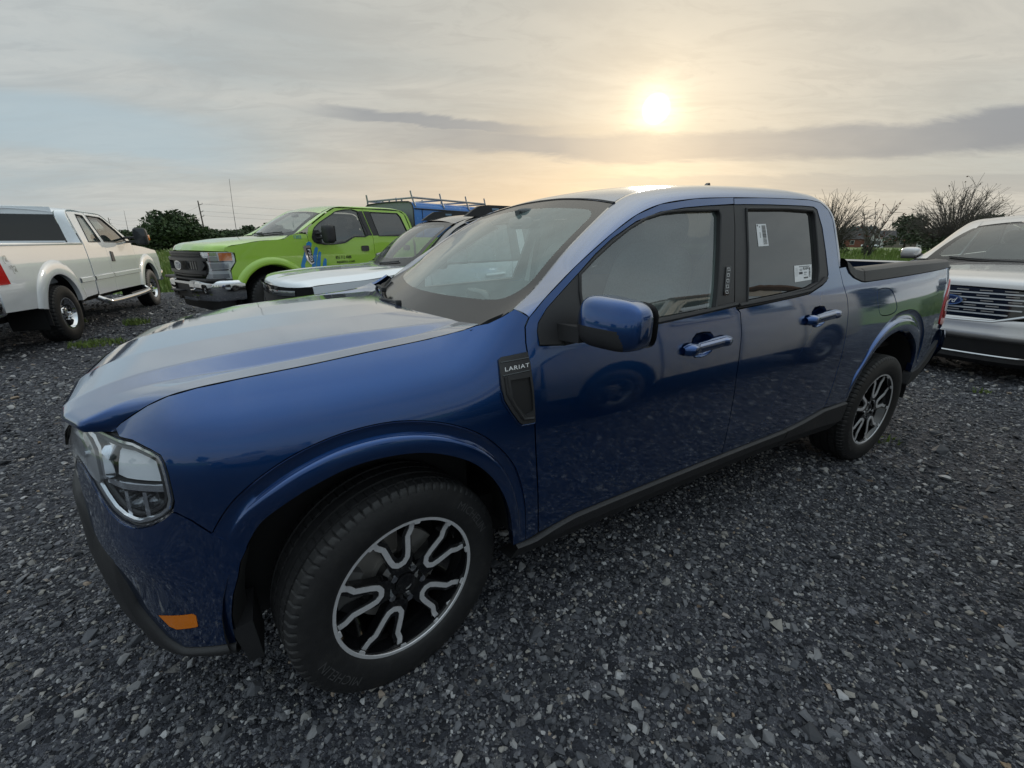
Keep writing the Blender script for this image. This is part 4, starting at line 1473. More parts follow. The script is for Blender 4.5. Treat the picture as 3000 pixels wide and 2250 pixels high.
# ---- cabin
def seat(x, y, w_=.50, back_h=.62, rec=.32):
    st_ = None
    Gc = super_box((0, 0, 0), (.25, w_ / 2, .085), 3.0, 28, 14)
    s1 = grid_mesh('seat', Gc + np.array((x, y, .80)), SEATM, truck, closed_u=True)
    Gb_ = super_box((0, 0, 0), (.075, w_ / 2, back_h / 2), 3.4, 28, 16)
    ca_, sa_ = math.cos(rec), math.sin(rec)
    Gb_ = np.stack([Gb_[..., 0] * ca_ + Gb_[..., 2] * sa_, Gb_[..., 1], -Gb_[..., 0] * sa_ + Gb_[..., 2] * ca_], -1)
    grid_mesh('seat_back', Gb_ + np.array((x + .33, y, 1.10)), SEATM, s1, closed_u=True)
    Gh = super_box((0, 0, 0), (.055, .125, .095), 2.8, 24, 14)
    grid_mesh('headrest', Gh + np.array((x + .47, y, 1.46)), SEATM, s1, closed_u=True)
    for d in (-.05, .05):
        tube('headrest_post', [(x + .43, y + d, 1.34), (x + .46, y + d, 1.44)], .006, CHROME, s1, 6)


seat(1.12, -.37); seat(1.12, .37)
seat(1.85, -.38, .56, .58, .22); seat(1.85, .38, .56, .58, .22)
# dashboard
dprof = [(.33, 1.055), (.46, 1.075), (.62, 1.085), (.72, 1.075), (.745, 1.04), (.73, .96), (.76, .90), (.72, .72), (.55, .62)]
G = [[(x + .06 * (abs(y) / .72) ** 2, y, z) for x, z in dprof] for y in np.linspace(-.76, .76, 21)]
dash = grid_mesh('dashboard', G, DASH, truck, sharp=40, flip=True)
Gd = super_box((.70, 0, 1.10), (.02, .13, .075), 5, 24, 12)
grid_mesh('dash_screen', Gd, GLOSSBLK, dash, closed_u=True)
Gd = super_box((.66, -.37, 1.09), (.07, .16, .045), 3, 24, 12)
grid_mesh('instrument_hood', Gd, DASH, dash, closed_u=True)
sw = np.array([(.0, .185 * math.cos(t), .185 * math.sin(t)) for t in np.linspace(0, 2 * np.pi, 33)])
ti = R(-24)
sw = np.stack([sw[:, 0] * math.cos(ti) - sw[:, 2] * math.sin(ti), sw[:, 1], sw[:, 0] * math.sin(ti) + sw[:, 2] * math.cos(ti)], -1) + np.array((.86, -.37, 1.02))
swo = tube('steering_wheel', sw, .0155, DASH, truck, 8, cap=False)
grid_mesh('steering_boss', super_box((.855, -.37, 1.01), (.035, .075, .06), 3, 20, 12), DASH, swo, closed_u=True)
for yy, zz in ((-.54, 1.03), (-.20, 1.03)):
    tube('steering_spoke', [(.86, -.37, 1.01), (.86, yy, zz)], .014, DASH, swo, 6)
tube('steering_column', [(.85, -.37, 1.01), (.62, -.37, .93)], .04, DASH, swo, 8)
# papers left on the dash
for k, (x, y, a, sx, sy) in enumerate([(.50, -.30, .3, .14, .10), (.46, .12, -.4, .16, .11)]):
    o_ = box('dash_paper', (-sx, -sy, 0), (sx, sy, .004), PAPER, dash, rot=(0, R(-3), a), loc=(x, y, 1.088))
# headliner, inner rear mirror, door cards, pillar covers
G = np.array([[(x, y, z - .045) for y in np.linspace(-.58, .58, 9)] for x, z in ((1.09, 1.590), (1.3, 1.64), (1.7, 1.665), (2.1, 1.665), (2.38, 1.63))])
G[:, 0, 2] -= .025; G[:, -1, 2] -= .025
grid_mesh('headliner', G, TRIMGREY, truck)
rm = grid_mesh('cabin_mirror', super_box((.95, 0, 1.49), (.018, .11, .03), 4, 24, 12), GLOSSBLK, truck, closed_u=True)
tube('mirror_stem', [(.94, 0, 1.50), (.93, 0, 1.55)], .012, DASH, rm, 6)
grid_mesh('camera_housing', super_box((.985, 0, 1.545), (.04, .05, .016), 3, 20, 10), DASH, rm, closed_u=True)
for sg in (1, -1):
    for x0, x1 in ((.55, 1.50), (1.56, 2.33)):
        G = [[(x, -.80 * sg, 1.105 + (x - .5) * .02), (x, -.775 * sg, 1.06), (x, -.80 * sg, .95), (x, -.765 * sg, .90), (x, -.80 * sg, .82), (x, -.80 * sg, .45)] for x in np.linspace(x0, x1, 6)]
        grid_mesh('door_card', G, DASH, truck, sharp=30, flip=(sg < 0))
    P = [(1.50, -.80, 1.12), (1.53, -.775, 1.30), (1.56, -.735, 1.45), (1.56, -.68, 1.57)]
    G = [[(p[0] - .05, p[1] * sg, p[2]), (p[0] - .035, (p[1] + .035) * sg, p[2]), (p[0] + .05, (p[1] + .035) * sg, p[2]), (p[0] + .07, p[1] * sg, p[2])] for p in catmull(P, 5)]
    grid_mesh('pillar_cover', G, TRIMGREY, truck, flip=(sg > 0), sharp=40)
    P = [(.50, -.755, 1.15), (.62, -.715, 1.25), (.78, -.675, 1.37), (.93, -.635, 1.46), (1.06, -.595, 1.53)]
    G = [[np.array(p) * np.array((1, sg, 1)), (np.array(p) + (.03, .02, -.035)) * np.array((1, sg, 1)), (np.array(p) + (.08, -.01, -.05)) * np.array((1, sg, 1))] for p in catmull(P, 5)]
    grid_mesh('pillar_cover', G, TRIMGREY, truck, flip=(sg > 0))
    # seat belt on the B-pillar
    bl = catmull([(1.52, -.70, 1.50), (1.49, -.72, 1.30), (1.47, -.735, 1.10), (1.46, -.74, .80)], 5)
    G = [[(p[0] - .022, p[1] * sg, p[2]), (p[0] + .022, p[1] * sg, p[2])] for p in bl]
    grid_mesh('seat_belt', G, pm('belt_web', (.05, .05, .052), .7), truck)
box('cabin_floor', (.45, -.78, .42), (2.42, .78, .45), DARK, truck)
box('rear_shelf', (2.28, -.72, .75), (2.42, .72, 1.15), DARK, truck)

STEER = .2075
alloy_wheel(truck, (0, -.795, .355), STEER)
alloy_wheel(truck, (3.076, -.795, .355), 0, rot0=R(84))
alloy_wheel(truck, (0, .795, .355), STEER + math.pi, letters=False)
alloy_wheel(truck, (3.076, .795, .355), math.pi, letters=False)
# small inspection sticker on the front rim
wfront = [o for o in truck.children if o.name.startswith('wheel') and o.data and o.location.x < .1 and o.location.y < 0 and not o.name.startswith('wheel_')][0]
P = [(.148 + a, -.0895, -.178 + b) for a, b in ((-.010, .010), (.008, .013), (.011, -.008), (-.007, -.011))]
new_mesh('rim_sticker', P, [(3, 2, 1, 0)], PAPER, wfront, smooth=False)

# ------------------------------------------------------------------ the other vehicles (local frame: nose towards -X, driver's side -Y)
TINT = glass_mat('tinted_glass', (.40, .44, .44), film=.03, filmcol=(.30, .33, .33), refl=.14)
CLEAR = glass_mat('pale_glass', (.72, .82, .79), film=.06, filmcol=(.50, .58, .56))


def side_surface(W, zb, tum, mid=.85, crown=.05, low=.10):
    def f(x, z, off=0.0):
        x = np.asarray(x, float); z = np.asarray(z, float)
        d = crown * np.clip(z - mid, 0, zb - mid) ** 2 + low * np.clip(mid - .1 - z, 0, None) ** 2
        k = z - zb
        d = d + np.where(k > 0, tum * (np.sqrt(k * k + .0004) - .02), 0)
        return np.stack([x, -(W - d + off) + 0 * x, z + 0 * x], -1)
    return f


def front_surface(x0, bow, corner, tilt=0.0, zref=1.0):
    """nose surface in (y, z): x = x0 + bow*y^2 + corner*|y|^6 + tilt*(z-zref)"""
    def f(y, z, off=0.0):
        y = np.asarray(y, float); z = np.asarray(z, float)
        return np.stack([x0 + bow * y ** 2 + corner * np.abs(y) ** 6 + tilt * (z - zref) - off + 0 * z, y + 0 * z, z + 0 * y], -1)
    return f


def flare(parent, surf, cx, cz, r0, r1, mat, a0=-.25, a1=math.pi + .25, bulge=.035, both=True, sq=1.0):
    """raised wheel-arch lip"""
    G = []
    for t in np.linspace(a0, a1, 40):
        row = []
        for q, of in ((1.0, .0), (.93, .3), (.8, .7), (.55, .95), (.25, 1.0), (.05, .95), (0, .8), (0, -1.2)):
            r = r0 + (r1 - r0) * q
            row.append(surf(np.array([cx + r * math.cos(t) * sq]), np.array([cz + r * math.sin(t)]), of * bulge)[0])
        G.append(row)
    for m in ((False, True) if both else (False,)):
        grid_mesh('wheel_arch_flare', G, mat, parent, mirror=m, sharp=50)


def arch_pts(cx, cz, r, sq=1.0, n=17, a0=0.0, a1=math.pi):
    return [(cx + r * sq * math.cos(t), cz + r * math.sin(t)) for t in np.linspace(a0, a1, n)]


def housing(parent, cx, r, W):
    for sg in (1, -1):
        pts = arch_pts(cx, .42, r, n=20, a0=-.3, a1=math.pi + .3)
        G = [[(x, -sg * (W - .03), z), (x, -sg * (W - .42), z)] for x, z in pts]
        grid_mesh('wheel_housing', G, LINER, parent, flip=(sg > 0))
        V = [(x, -sg * (W - .42), z) for x, z in pts] + [(cx, -sg * (W - .42), .35)]
        new_mesh('wheel_housing_back', V, [(i, i + 1, len(pts)) for i in range(len(pts) - 1)], LINER, parent, smooth=False)


def dish_wheel(parent, loc, rz, R0, Rr, W, style='chrome', steer=0.0):
    rim = CHROME if style == 'chrome' else pm('grey_wheel', (.16, .165, .17), .4, .6)
    V, F = lathe_y([(W * .42, Rr + .006), (W * .46, Rr + .004), (W * .46, Rr - .010), (W * .40, Rr - .016), (W * .22, Rr * .80), (W * .18, Rr * .62), (W * .22, Rr * .46), (W * .30, Rr * .42), (W * .34, Rr * .36), (W * .36, Rr * .20), (W * .36, 0)], 60)
    wh = new_mesh('wheel', V, F, rim, parent, sharp=50)
    wh.location = loc
    wh.rotation_euler = (0, 0, rz + steer)
    make_tyre('tyre', wh, R0, Rr, W, blocks=44, chunky=True)
    n = 5
    for k in range(n):
        a = 2 * math.pi * k / n + .3
        ex = np.array((math.cos(a), 0, math.sin(a))); ey = np.array((-math.sin(a), 0, math.cos(a)))
        sl = catmull([(Rr * .86, Rr * .22), (Rr * .88, 0), (Rr * .86, -Rr * .22), (Rr * .60, -Rr * .10), (Rr * .57, 0), (Rr * .60, Rr * .10)], 3, closed=True)
        prism('wheel_opening', sl, W * .16, W * .33, LINER, wh, ((0, 0, 0), ex, ey, (0, -1, 0)))
    for k in range(8):
        a = 2 * math.pi * k / 8
        c = np.array((math.cos(a), 0, math.sin(a))) * Rr * .39
        hexa = [(.012 * math.cos(t), .012 * math.sin(t)) for t in np.arange(6) * math.pi / 3]
        prism('lug_nut', hexa, W * .30, W * .42, CHROME, wh, (c, (1, 0, 0), (0, 0, 1), (0, -1, 0)))
    return wh


def roof_grid(rows, n=25, p=2.4):
    """rows: (x, half width, z edge, z centre)"""
    C = resample(catmull(rows, 8), 36)
    return [[(x, hw * y, ze + (zc - ze) * (1 - abs(y) ** p)) for y in np.linspace(-1, 1, n)] for x, hw, ze, zc in C]


def oval(cx, cz, a, b, n=32):
    return [(cx + a * math.cos(t), cz + b * math.sin(t)) for t in np.linspace(0, 2 * np.pi, n, endpoint=False)]


BADGE_BLUE = pm('badge_blue', (.012, .028, .10), .2, .3, coat=.8)


def oval_badge(parent, surf, cy, cz, a, b, off, flipx=True):
    o = panel('oval_badge', oval(cy, cz, a, b), surf, CHROME, parent, off=off, flange=.012, flip=True, pitch=.05)
    panel('badge_field', oval(cy, cz, a * .86, b * .78), surf, BADGE_BLUE, o, off=off + .003, flange=.003, flip=True, pitch=.05)
    text_on('badge_script', 'Ford', lambda x, y: surf(np.array([cy + x]), np.array([cz + y]), off + .006)[0], WHITEPRINT, o, width=a * 1.2, height=b * .95, shear=.35, bold=.01, mirror=True)
    return o


# ================================================================== white extended-cab pickup, seen from its right rear quarter
wt_ = empty('pickup_truck', (-2.557 + .02 - 1.0 * .9967 - .025, 10.444 + .30 + .0816, 0), -math.pi / 2 - R(4.67),
            label='white extended-cab pickup with a 4x4 decal, chrome wheels and tow mirrors', cat='pickup')
ws = side_surface(1.0, 1.37, .27, .95, .10, .12)
WX = 0.0
RW = 4.02
bedp = [(2.86, .56), (2.84, 1.37), (5.42, 1.375), (5.44, 1.24), (5.40, .95), (5.42, .60), (RW + .53, .56)] + arch_pts(RW, .44, .55, 1.0, 17, .22, math.pi - .22) + [(RW - .53, .54)]
panel('bed_side', bedp, ws, WHITE, wt_, gap=.004, pitch=.08, both=True)
flare(wt_, ws, RW, .44, .52, .72, WHITE, .17, math.pi - .17, .028)
cab1 = [(2.02, .54), (2.02, 1.40), (2.05, 1.62), (2.12, 1.88), (2.50, 1.88), (2.74, 1.87), (2.80, 1.60), (2.82, 1.38), (2.82, .54)]
W1 = [(2.12, 1.40), (2.16, 1.60), (2.22, 1.83), (2.46, 1.84), (2.60, 1.40)]
panel('rear_door', cab1, ws, WHITE, wt_, holes=[W1], gap=.004, pitch=.08, both=True)
fd = [(.66, .52), (.62, 1.32), (.72, 1.44), (1.05, 1.66), (1.40, 1.85), (1.50, 1.88), (2.10, 1.88), (2.05, 1.62), (2.02, 1.40), (2.02, .54)]
W2 = [(.86, 1.42), (1.10, 1.61), (1.42, 1.80), (1.52, 1.83), (2.06, 1.84), (2.01, 1.60), (1.97, 1.40), (1.35, 1.39)]
panel('front_door', fd, ws, WHITE, wt_, holes=[W2], gap=.004, pitch=.08, both=True)
panel('window', W1, ws, TINT, wt_, off=-.012, flange=0, pitch=.2, both=True)
panel('window', W2, ws, TINT, wt_, off=-.012, flange=0, pitch=.2, both=True)
for L in (W1, W2):
    for sg in (1, -1):
        P = np.array([ws(np.array([a]), np.array([b]), .001)[0] for a, b in dens(np.array(L), .1)]) * np.array([1, sg, 1])
        tube('window_seal', np.vstack([P, P[:1]]), .009, PLASTIC, wt_, 5, cap=False)
fen = [(-.86, .62), (-.90, 1.02), (-.80, 1.20), (.0, 1.29), (.58, 1.335), (.62, 1.32), (.66, .52), (.56, .50)] + arch_pts(0, .44, .54, 1.0, 17, .12, math.pi - .22)
panel('front_fender', fen, ws, WHITE, wt_, gap=.004, pitch=.08, both=True)
flare(wt_, ws, 0, .44, .51, .70, WHITE, .12, math.pi - .2, .03)
# moulding strip and lower crease
for x0, x1 in ((.60, 2.01), (2.04, 2.82), (2.88, 3.36)):
    G = [[ws(np.array([x]), np.array([z]), o_)[0] for z, o_ in ((.86, -.004), (.85, .018), (.79, .020), (.775, -.004))] for x in np.linspace(x0, x1, 8)]
    for m in (False, True):
        grid_mesh('side_moulding', G, WHITE, wt_, mirror=m, flip=True, sharp=40)
# roof and pillars
rows = [(1.12, .70, 1.76, 1.83), (1.42, .735, 1.872, 1.915), (1.8, .745, 1.915, 1.955), (2.3, .745, 1.925, 1.965), (2.70, .74, 1.905, 1.945), (2.86, .73, 1.85, 1.90)]
rg = roof_grid(rows)
roofw = grid_mesh('roof', rg, WHITE, wt_, flip=True)
top = [(.60, 1.36), (.72, 1.46), (1.05, 1.68), (1.40, 1.87), (1.52, 1.89), (2.10, 1.895), (2.72, 1.885), (2.80, 1.80), (2.86, 1.60), (2.875, 1.36)]
C_ = resample(catmull([ws(np.array([a]), np.array([b]))[0] for a, b in top], 8), 60)
inn = resample(catmull([(.78, -.83, 1.40), (.98, -.76, 1.60), (1.2, -.715, 1.79), (1.45, -.737, 1.876), (1.8, -.745, 1.915), (2.3, -.745, 1.925), (2.70, -.74, 1.905), (2.84, -.74, 1.84), (2.875, -.78, 1.60), (2.885, -.82, 1.36)], 8), 60)
G = []
for a, b in zip(C_, inn):
    mid_ = np.array(((a[0] + b[0]) / 2, a[1] * .9 + b[1] * .1, max(a[2], b[2]) * .85 + min(a[2], b[2]) * .15))
    G.append([a + np.array((0, .02, -.005))] + [(1 - q) ** 2 * a + 2 * q * (1 - q) * mid_ + q * q * b for q in np.linspace(0, 1, 7)])
for m in (False, True):
    grid_mesh('cab_rail', G, WHITE, wt_, mirror=m, flip=True)
wsg = [[(.55 + .12 * abs(y) ** 2 * 1.5, .84 * y, 1.34 + .03 * abs(y)) for y in np.linspace(-1, 1, 13)], [(1.13 + .06 * y * y, .70 * y, 1.82 - .05 * y * y) for y in np.linspace(-1, 1, 13)]]
grid_mesh('windshield', wsg, CLEAR, wt_)
# back of the cab: large dark window
G = [[(2.885 - (z - 1.36) * .06, y * (.80 - .10 * (z - 1.36) / .5), z) for y in np.linspace(-1, 1, 9)] for z in (1.0, 1.36, 1.42)]
grid_mesh('cab_back', G, WHITE, wt_, flip=True)
bw = [[(2.880 - (z - 1.36) * .06, y * (.825 - .10 * (z - 1.36) / .48), z) for y in np.linspace(-1, 1, 9)] for z in np.linspace(1.40, 1.82, 5)]
grid_mesh('back_window', bw, pm('dark_window', (.012, .013, .014), .05, coat=.5), wt_, flip=True)
G = [[(2.880 - (z - 1.36) * .06, y * (.735 - .02 * (z - 1.8) / .1), z) for y in np.linspace(-1, 1, 9)] for z in (1.815, 1.86, 1.93)]
grid_mesh('cab_back_header', G, WHITE, wt_, flip=True)
tube('brake_light', [(2.87, -.10, 1.90), (2.87, .10, 1.90)], .03, REDLENS, wt_, 8)
# bed interior, rail, tailgate, bumper, lamp
for sg in (1, -1):
    box('bed_rail', (2.87, min(.86 * sg, .995 * sg), 1.355), (5.40, max(.86 * sg, .995 * sg), 1.395), WHITE, wt_, bevel=.015)
    box('bed_wall', (2.90, min(.80 * sg, .84 * sg), .80), (5.40, max(.80 * sg, .84 * sg), 1.36), WHITE, wt_)
box('bed_floor', (2.88, -.84, .78), (5.42, .84, .82), DARK, wt_)
box('tailgate', (5.38, -.80, .78), (5.46, .80, 1.39), WHITE, wt_, bevel=.02)
for sg in (1, -1):
    V = [(5.25, -sg * 1.003, 1.21), (5.46, -sg * .99, 1.21), (5.46, -sg * .99, .92), (5.18, -sg * 1.005, .92), (5.475, -sg * .82, 1.21), (5.475, -sg * .82, .92)]
    tl = new_mesh('tail_lamp', V, [(0, 1, 2, 3) if sg < 0 else (3, 2, 1, 0), (1, 4, 5, 2) if sg < 0 else (2, 5, 4, 1)], REDLENS, wt_, smooth=False)
    mod = tl.modifiers.new('solid', 'SOLIDIFY'); mod.thickness = .03; mod.offset = 0
box('rear_bumper', (5.34, -.99, .55), (5.58, .99, .80), CHROME, wt_, bevel=.05, seg=3)
box('bumper_step', (5.36, -.80, .80), (5.56, .80, .815), PLASTIC, wt_)
# nose (hidden from here): hood, grille, bumper
G = [[(x, y * wd, z + .05 * (1 - y * y)) for y in np.linspace(-1, 1, 13)] for x, wd, z in ((-.93, .86, 1.13), (-.85, .88, 1.20), (-.4, .90, 1.25), (.1, .90, 1.29), (.6, .88, 1.335))]
grid_mesh('hood', G, WHITE, wt_, flip=True)
box('grille', (-.95, -.80, .78), (-.88, .80, 1.14), CHROME, wt_, bevel=.03)
box('front_bumper', (-1.05, -1.0, .50), (-.80, 1.0, .76), CHROME, wt_, bevel=.06, seg=3)
# mirrors, handle, steps, decal, aerial
for sg in (1, -1):
    G = super_box((.93, -1.26, 1.50), (.07, .115, .165), 4.5, 32, 18)
    mr = grid_mesh('tow_mirror', G * np.array([1, sg, 1]), PLASTIC, wt_, closed_u=True, flip=(sg < 0))
    box('mirror_glass', (.995, min(-1.36 * sg, -1.17 * sg), 1.36), (1.004, max(-1.36 * sg, -1.17 * sg), 1.64), pm('mirror_face', (.05, .055, .06), .04, .3), mr, bevel=.002)
    box('mirror_marker', (.852, min(-1.34 * sg, -1.385 * sg), 1.42), (.93, max(-1.34 * sg, -1.385 * sg), 1.53), AMBER, mr, bevel=.008)
    for zz in (1.40, 1.48):
        tube('mirror_arm', np.array([(.86, -.93, zz - .01), (.92, -1.16, zz)]) * np.array([1, sg, 1]), .022, PLASTIC, mr, 8)
    hb = panel('door_handle', [(1.78, 1.05), (1.78, 1.22), (1.88, 1.235), (1.92, 1.06)], ws, PLASTIC, wt_, off=.012, flange=.012, pitch=.1)
    if sg < 0:
        for v in hb.data.vertices:
            v.co.y *= -1
        hb.data.flip_normals()
    P = np.array([(.55, -.95, .50), (.62, -1.06, .42), (.80, -1.08, .40), (2.55, -1.08, .40), (2.75, -1.06, .42), (2.82, -.95, .50)]) * np.array([1, sg, 1])
    tube('step_tube', catmull(P, 5), .045, CHROME, wt_, 10)
    tube('step_tread', np.array([(.85, -1.085, .443), (1.7, -1.085, .443)]) * np.array([1, sg, 1]), .012, PLASTIC, wt_, 5)


def decal_4x4(parent, fn):
    """outlined 4x4 lettering, drawn as strokes"""
    four = [(.30, 1.0), (.62, 1.0), (.68, .45), (.78, .43)], [(.30, 1.0), (.02, .62), (.08, .28), (.22, .26)], [(.34, .50), (.50, .78), (.54, .48), (.34, .50)]
    ex = [(.0, .50), (.42, .34), (.05, .02)], [(.5, .55), (.95, .58), (.72, .30), (1.0, .28)], [(.4, .10), (.62, .02)]
    obs = []
    for (ox, oy, sc, strokes) in ((0, .52, .50, four), (.24, .36, .30, ex), (.46, 0, .50, four)):
        for st_ in strokes:
            q = ribbon(dens(np.array([(ox + a * sc, oy + b * sc) for a, b in st_]), .05, False), .022)
            v, f = cdt(q, (), 1.0)
            P = [fn(a, b) for a, b in v]
            obs.append((P, f))
    V = []; F = []
    for P, f in obs:
        k = len(V); V += list(P); F += [tuple(i + k for i in t) for t in f]
    return new_mesh('decal_lettering', V, F, pm('decal_grey', (.09, .09, .085), .5), parent, smooth=False)


decal_4x4(wt_, lambda a, b: ws(np.array([5.12 - a * .24]), np.array([1.00 + b * .24]), .004)[0] * np.array([1, -1, 1]))
tube('aerial', [(.30, .88, 1.30), (.36, .92, 1.70), (.40, .95, 2.02)], [.006, .004, .002], PLASTIC, wt_, 5)
box('chassis', (-.8, -.55, .38), (5.3, .55, .60), DARK, wt_)
box('cab_floor', (.5, -.93, .52), (2.85, .93, .60), DARK, wt_)
for sx in (-.42, .42):
    grid_mesh('seat_back', super_box((1.75, sx, 1.20), (.10, .26, .36), 3.5, 20, 12), SEATM, wt_, closed_u=True)
    grid_mesh('headrest', super_box((1.84, sx, 1.62), (.06, .14, .09), 3, 16, 10), SEATM, wt_, closed_u=True)
for x, sg in ((0, 1), (RW, 1), (0, -1), (RW, -1)):
    dish_wheel(wt_, (x, -sg * .875, .40), 0 if sg > 0 else math.pi, .405, .222, .275)
for cx in (0, RW):
    housing(wt_, cx, .56, 1.0)
box('mud_flap', (RW + .47, .72, .30), (RW + .485, .99, .62), PLASTIC, wt_)

# ================================================================== lime-green crew-cab work truck with a blue cap on its bed
gt = empty('work_truck', (-1.47, 7.22, 0), .416, label='lime green crew-cab work truck with a blue bed cap carrying a ladder rack', cat='pickup')
gs = side_surface(1.0, 1.50, .22, 1.0, .06, .10)
FA, RA = 1.02, 5.08
fen = [(.33, 1.25), (.33, 1.31), (.60, 1.36), (.9, 1.405), (1.3, 1.435), (1.43, 1.505), (1.60, 1.53), (1.735, 1.52), (1.755, 1.30), (1.79, .58), (1.60, .56)] + arch_pts(FA, .46, .56, 1.0, 17, .14, math.pi - .55) + [(.46, .78), (.36, .80), (.37, .95), (.47, 1.09), (.47, 1.22)]
panel('front_fender', fen, gs, GREEN, gt, gap=.004, pitch=.08, both=True)
flare(gt, gs, FA, .46, .555, .68, GREEN, -.1, math.pi - .50, .045)
W1 = catmull([(1.83, 1.44), (1.84, 1.50), (1.92, 1.64), (2.30, 1.865), (2.46, 1.945), (2.91, 1.96), (2.97, 1.75), (3.03, 1.50), (2.72, 1.475), (2.60, 1.42), (2.48, 1.365), (1.90, 1.36)], 3, closed=True)
W2 = [(3.20, 1.955), (3.90, 1.96), (3.97, 1.89), (4.09, 1.56), (4.02, 1.50), (3.30, 1.495), (3.25, 1.70)]
fd = [(1.79, .58), (1.755, 1.30), (1.74, 1.50), (1.80, 1.64), (2.25, 1.92), (2.42, 2.00), (3.03, 2.01), (3.09, 1.71), (3.15, 1.46), (3.16, .60)]
rd = [(3.16, .60), (3.15, 1.46), (3.09, 1.71), (3.03, 2.01), (3.95, 2.01), (4.08, 1.95), (4.20, 1.56), (4.22, 1.30), (4.20, .95), (4.15, .62)]
HD = [(2.84, 1.215), (2.84, 1.29), (2.86, 1.305), (2.99, 1.305), (3.01, 1.29), (3.01, 1.215), (2.99, 1.20), (2.86, 1.20)]
panel('front_door', fd, gs, GREEN, gt, holes=[W1], gap=.004, pitch=.08, both=True)
panel('rear_door', rd, gs, GREEN, gt, holes=[W2], gap=.004, pitch=.08, both=True)
panel('window', W1, gs, TINT, gt, off=-.012, flange=0, pitch=.2, both=True)
panel('window', W2, gs, PRIVACY, gt, off=-.012, flange=0, pitch=.2, both=True)
panel('pillar_trim', [(2.98, 1.50), (2.93, 1.75), (2.90, 1.96), (3.02, 1.97), (3.08, 1.71), (3.14, 1.50)], gs, TRIM, gt, off=.003, flange=.004, both=True)
panel('pillar_trim', [(3.16, 1.50), (3.10, 1.71), (3.045, 1.97), (3.19, 1.97), (3.25, 1.70), (3.29, 1.50)], gs, TRIM, gt, off=.003, flange=.004, both=True)
for L in (W1, W2):
    for sg in (1, -1):
        P = np.array([gs(np.array([a]), np.array([b]), .001)[0] for a, b in dens(np.array(L), .1)]) * np.array([1, sg, 1])
        tube('window_seal', np.vstack([P, P[:1]]), .010, PLASTIC, gt, 5, cap=False)
for sg in (1, -1):
    h_ = panel('door_handle', HD, gs, GLOSSBLK, gt, off=.018, flange=.02, pitch=.1)
    if sg < 0:
        for v in h_.data.vertices:
            v.co.y *= -1
        h_.data.flip_normals()
panel('door_handle', [(x + 1.08, z) for x, z in HD], gs, GLOSSBLK, gt, off=.018, flange=.02, pitch=.1)
# roof, pillars, glass
rows = [(2.16, .74, 1.90, 1.955), (2.45, .775, 2.02, 2.055), (2.9, .79, 2.055, 2.09), (3.5, .79, 2.065, 2.10), (4.0, .78, 2.045, 2.085), (4.26, .76, 1.96, 2.02)]
groof = grid_mesh('roof', roof_grid(rows), GREEN, gt, flip=True)
for k in range(5):
    grid_mesh('cab_light', super_box((2.36, (k - 2) * .18, 2.06), (.035, .05, .015), 2.5, 16, 8), AMBER, groof, closed_u=True) if False else None
top = [(1.45, 1.50), (1.62, 1.56), (1.80, 1.66), (2.25, 1.935), (2.42, 2.012), (3.03, 2.022), (3.95, 2.022), (4.09, 1.96), (4.22, 1.56), (4.26, 1.36)]
C_ = resample(catmull([gs(np.array([a]), np.array([b]))[0] for a, b in top], 8), 60)
inn = resample(catmull([(1.56, -.86, 1.52), (1.80, -.80, 1.68), (2.18, -.745, 1.90), (2.46, -.775, 2.02), (2.9, -.79, 2.055), (3.5, -.79, 2.065), (4.0, -.78, 2.045), (4.26, -.78, 1.95), (4.38, -.84, 1.56), (4.40, -.90, 1.36)], 8), 60)
G = []
for a, b in zip(C_, inn):
    mid_ = np.array(((a[0] + b[0]) / 2, a[1] * .9 + b[1] * .1, max(a[2], b[2]) * .85 + min(a[2], b[2]) * .15))
    G.append([a + np.array((0, .02, -.005))] + [(1 - q) ** 2 * a + 2 * q * (1 - q) * mid_ + q * q * b for q in np.linspace(0, 1, 7)])
for m in (False, True):
    grid_mesh('cab_rail', G, GREEN, gt, mirror=m, flip=True)


def g_wind(u, v, off=0.0):
    u = np.asarray(u, float); v = np.asarray(v, float)
    y = (2 * u - 1) * (.86 + (.745 - .86) * v)
    x = 1.38 + (2.13 - 1.38) * v + .20 * (2 * u - 1) ** 2 * (1 - .75 * v) - off * .55
    z = 1.49 + (1.95 - 1.49) * v - .045 * (2 * u - 1) ** 2 * v + .02 * (2 * u - 1) ** 2 * (1 - v) + .03 * 4 * v * (1 - v) + off * .8
    return np.stack([x, y, z], -1)


vw = rr(.05, .95, .10, .93, (.05, .09))
panel('windshield_border', [(0, 0), (1, 0), (1, 1), (0, 1)], g_wind, MATS['frit_band'], gt, holes=[vw], pitch=.08, flange=0)
panel('windshield', vw, g_wind, CLEAR, gt, pitch=.1, flange=0)
for u0, u1 in ((.62, .18), (.92, .55)):
    tube('wiper', [g_wind(np.array([u0 + (u1 - u0) * t]), np.array([.03 + .05 * t]), .02)[0] for t in np.linspace(0, 1, 8)], .010, PLASTIC, gt, 5)
af = prism('air_freshener', [(0, .06), (.018, .02), (.01, .02), (.03, -.03), (.005, -.03), (.005, -.06), (-.005, -.06), (-.005, -.03), (-.03, -.03), (-.01, .02), (-.018, .02)], -.002, .002, pm('tree_card', (.03, .10, .04), .6), gt, ((2.02, 0, 1.70), (0, 1, 0), (0, 0, 1), (1, 0, 0)))
tube('freshener_string', [(2.03, 0, 1.76), (2.06, 0, 1.87)], .002, BLACKPRINT, gt, 4)
grid_mesh('cabin_mirror', super_box((2.08, 0, 1.88), (.02, .13, .035), 4, 16, 8), GLOSSBLK, gt, closed_u=True)
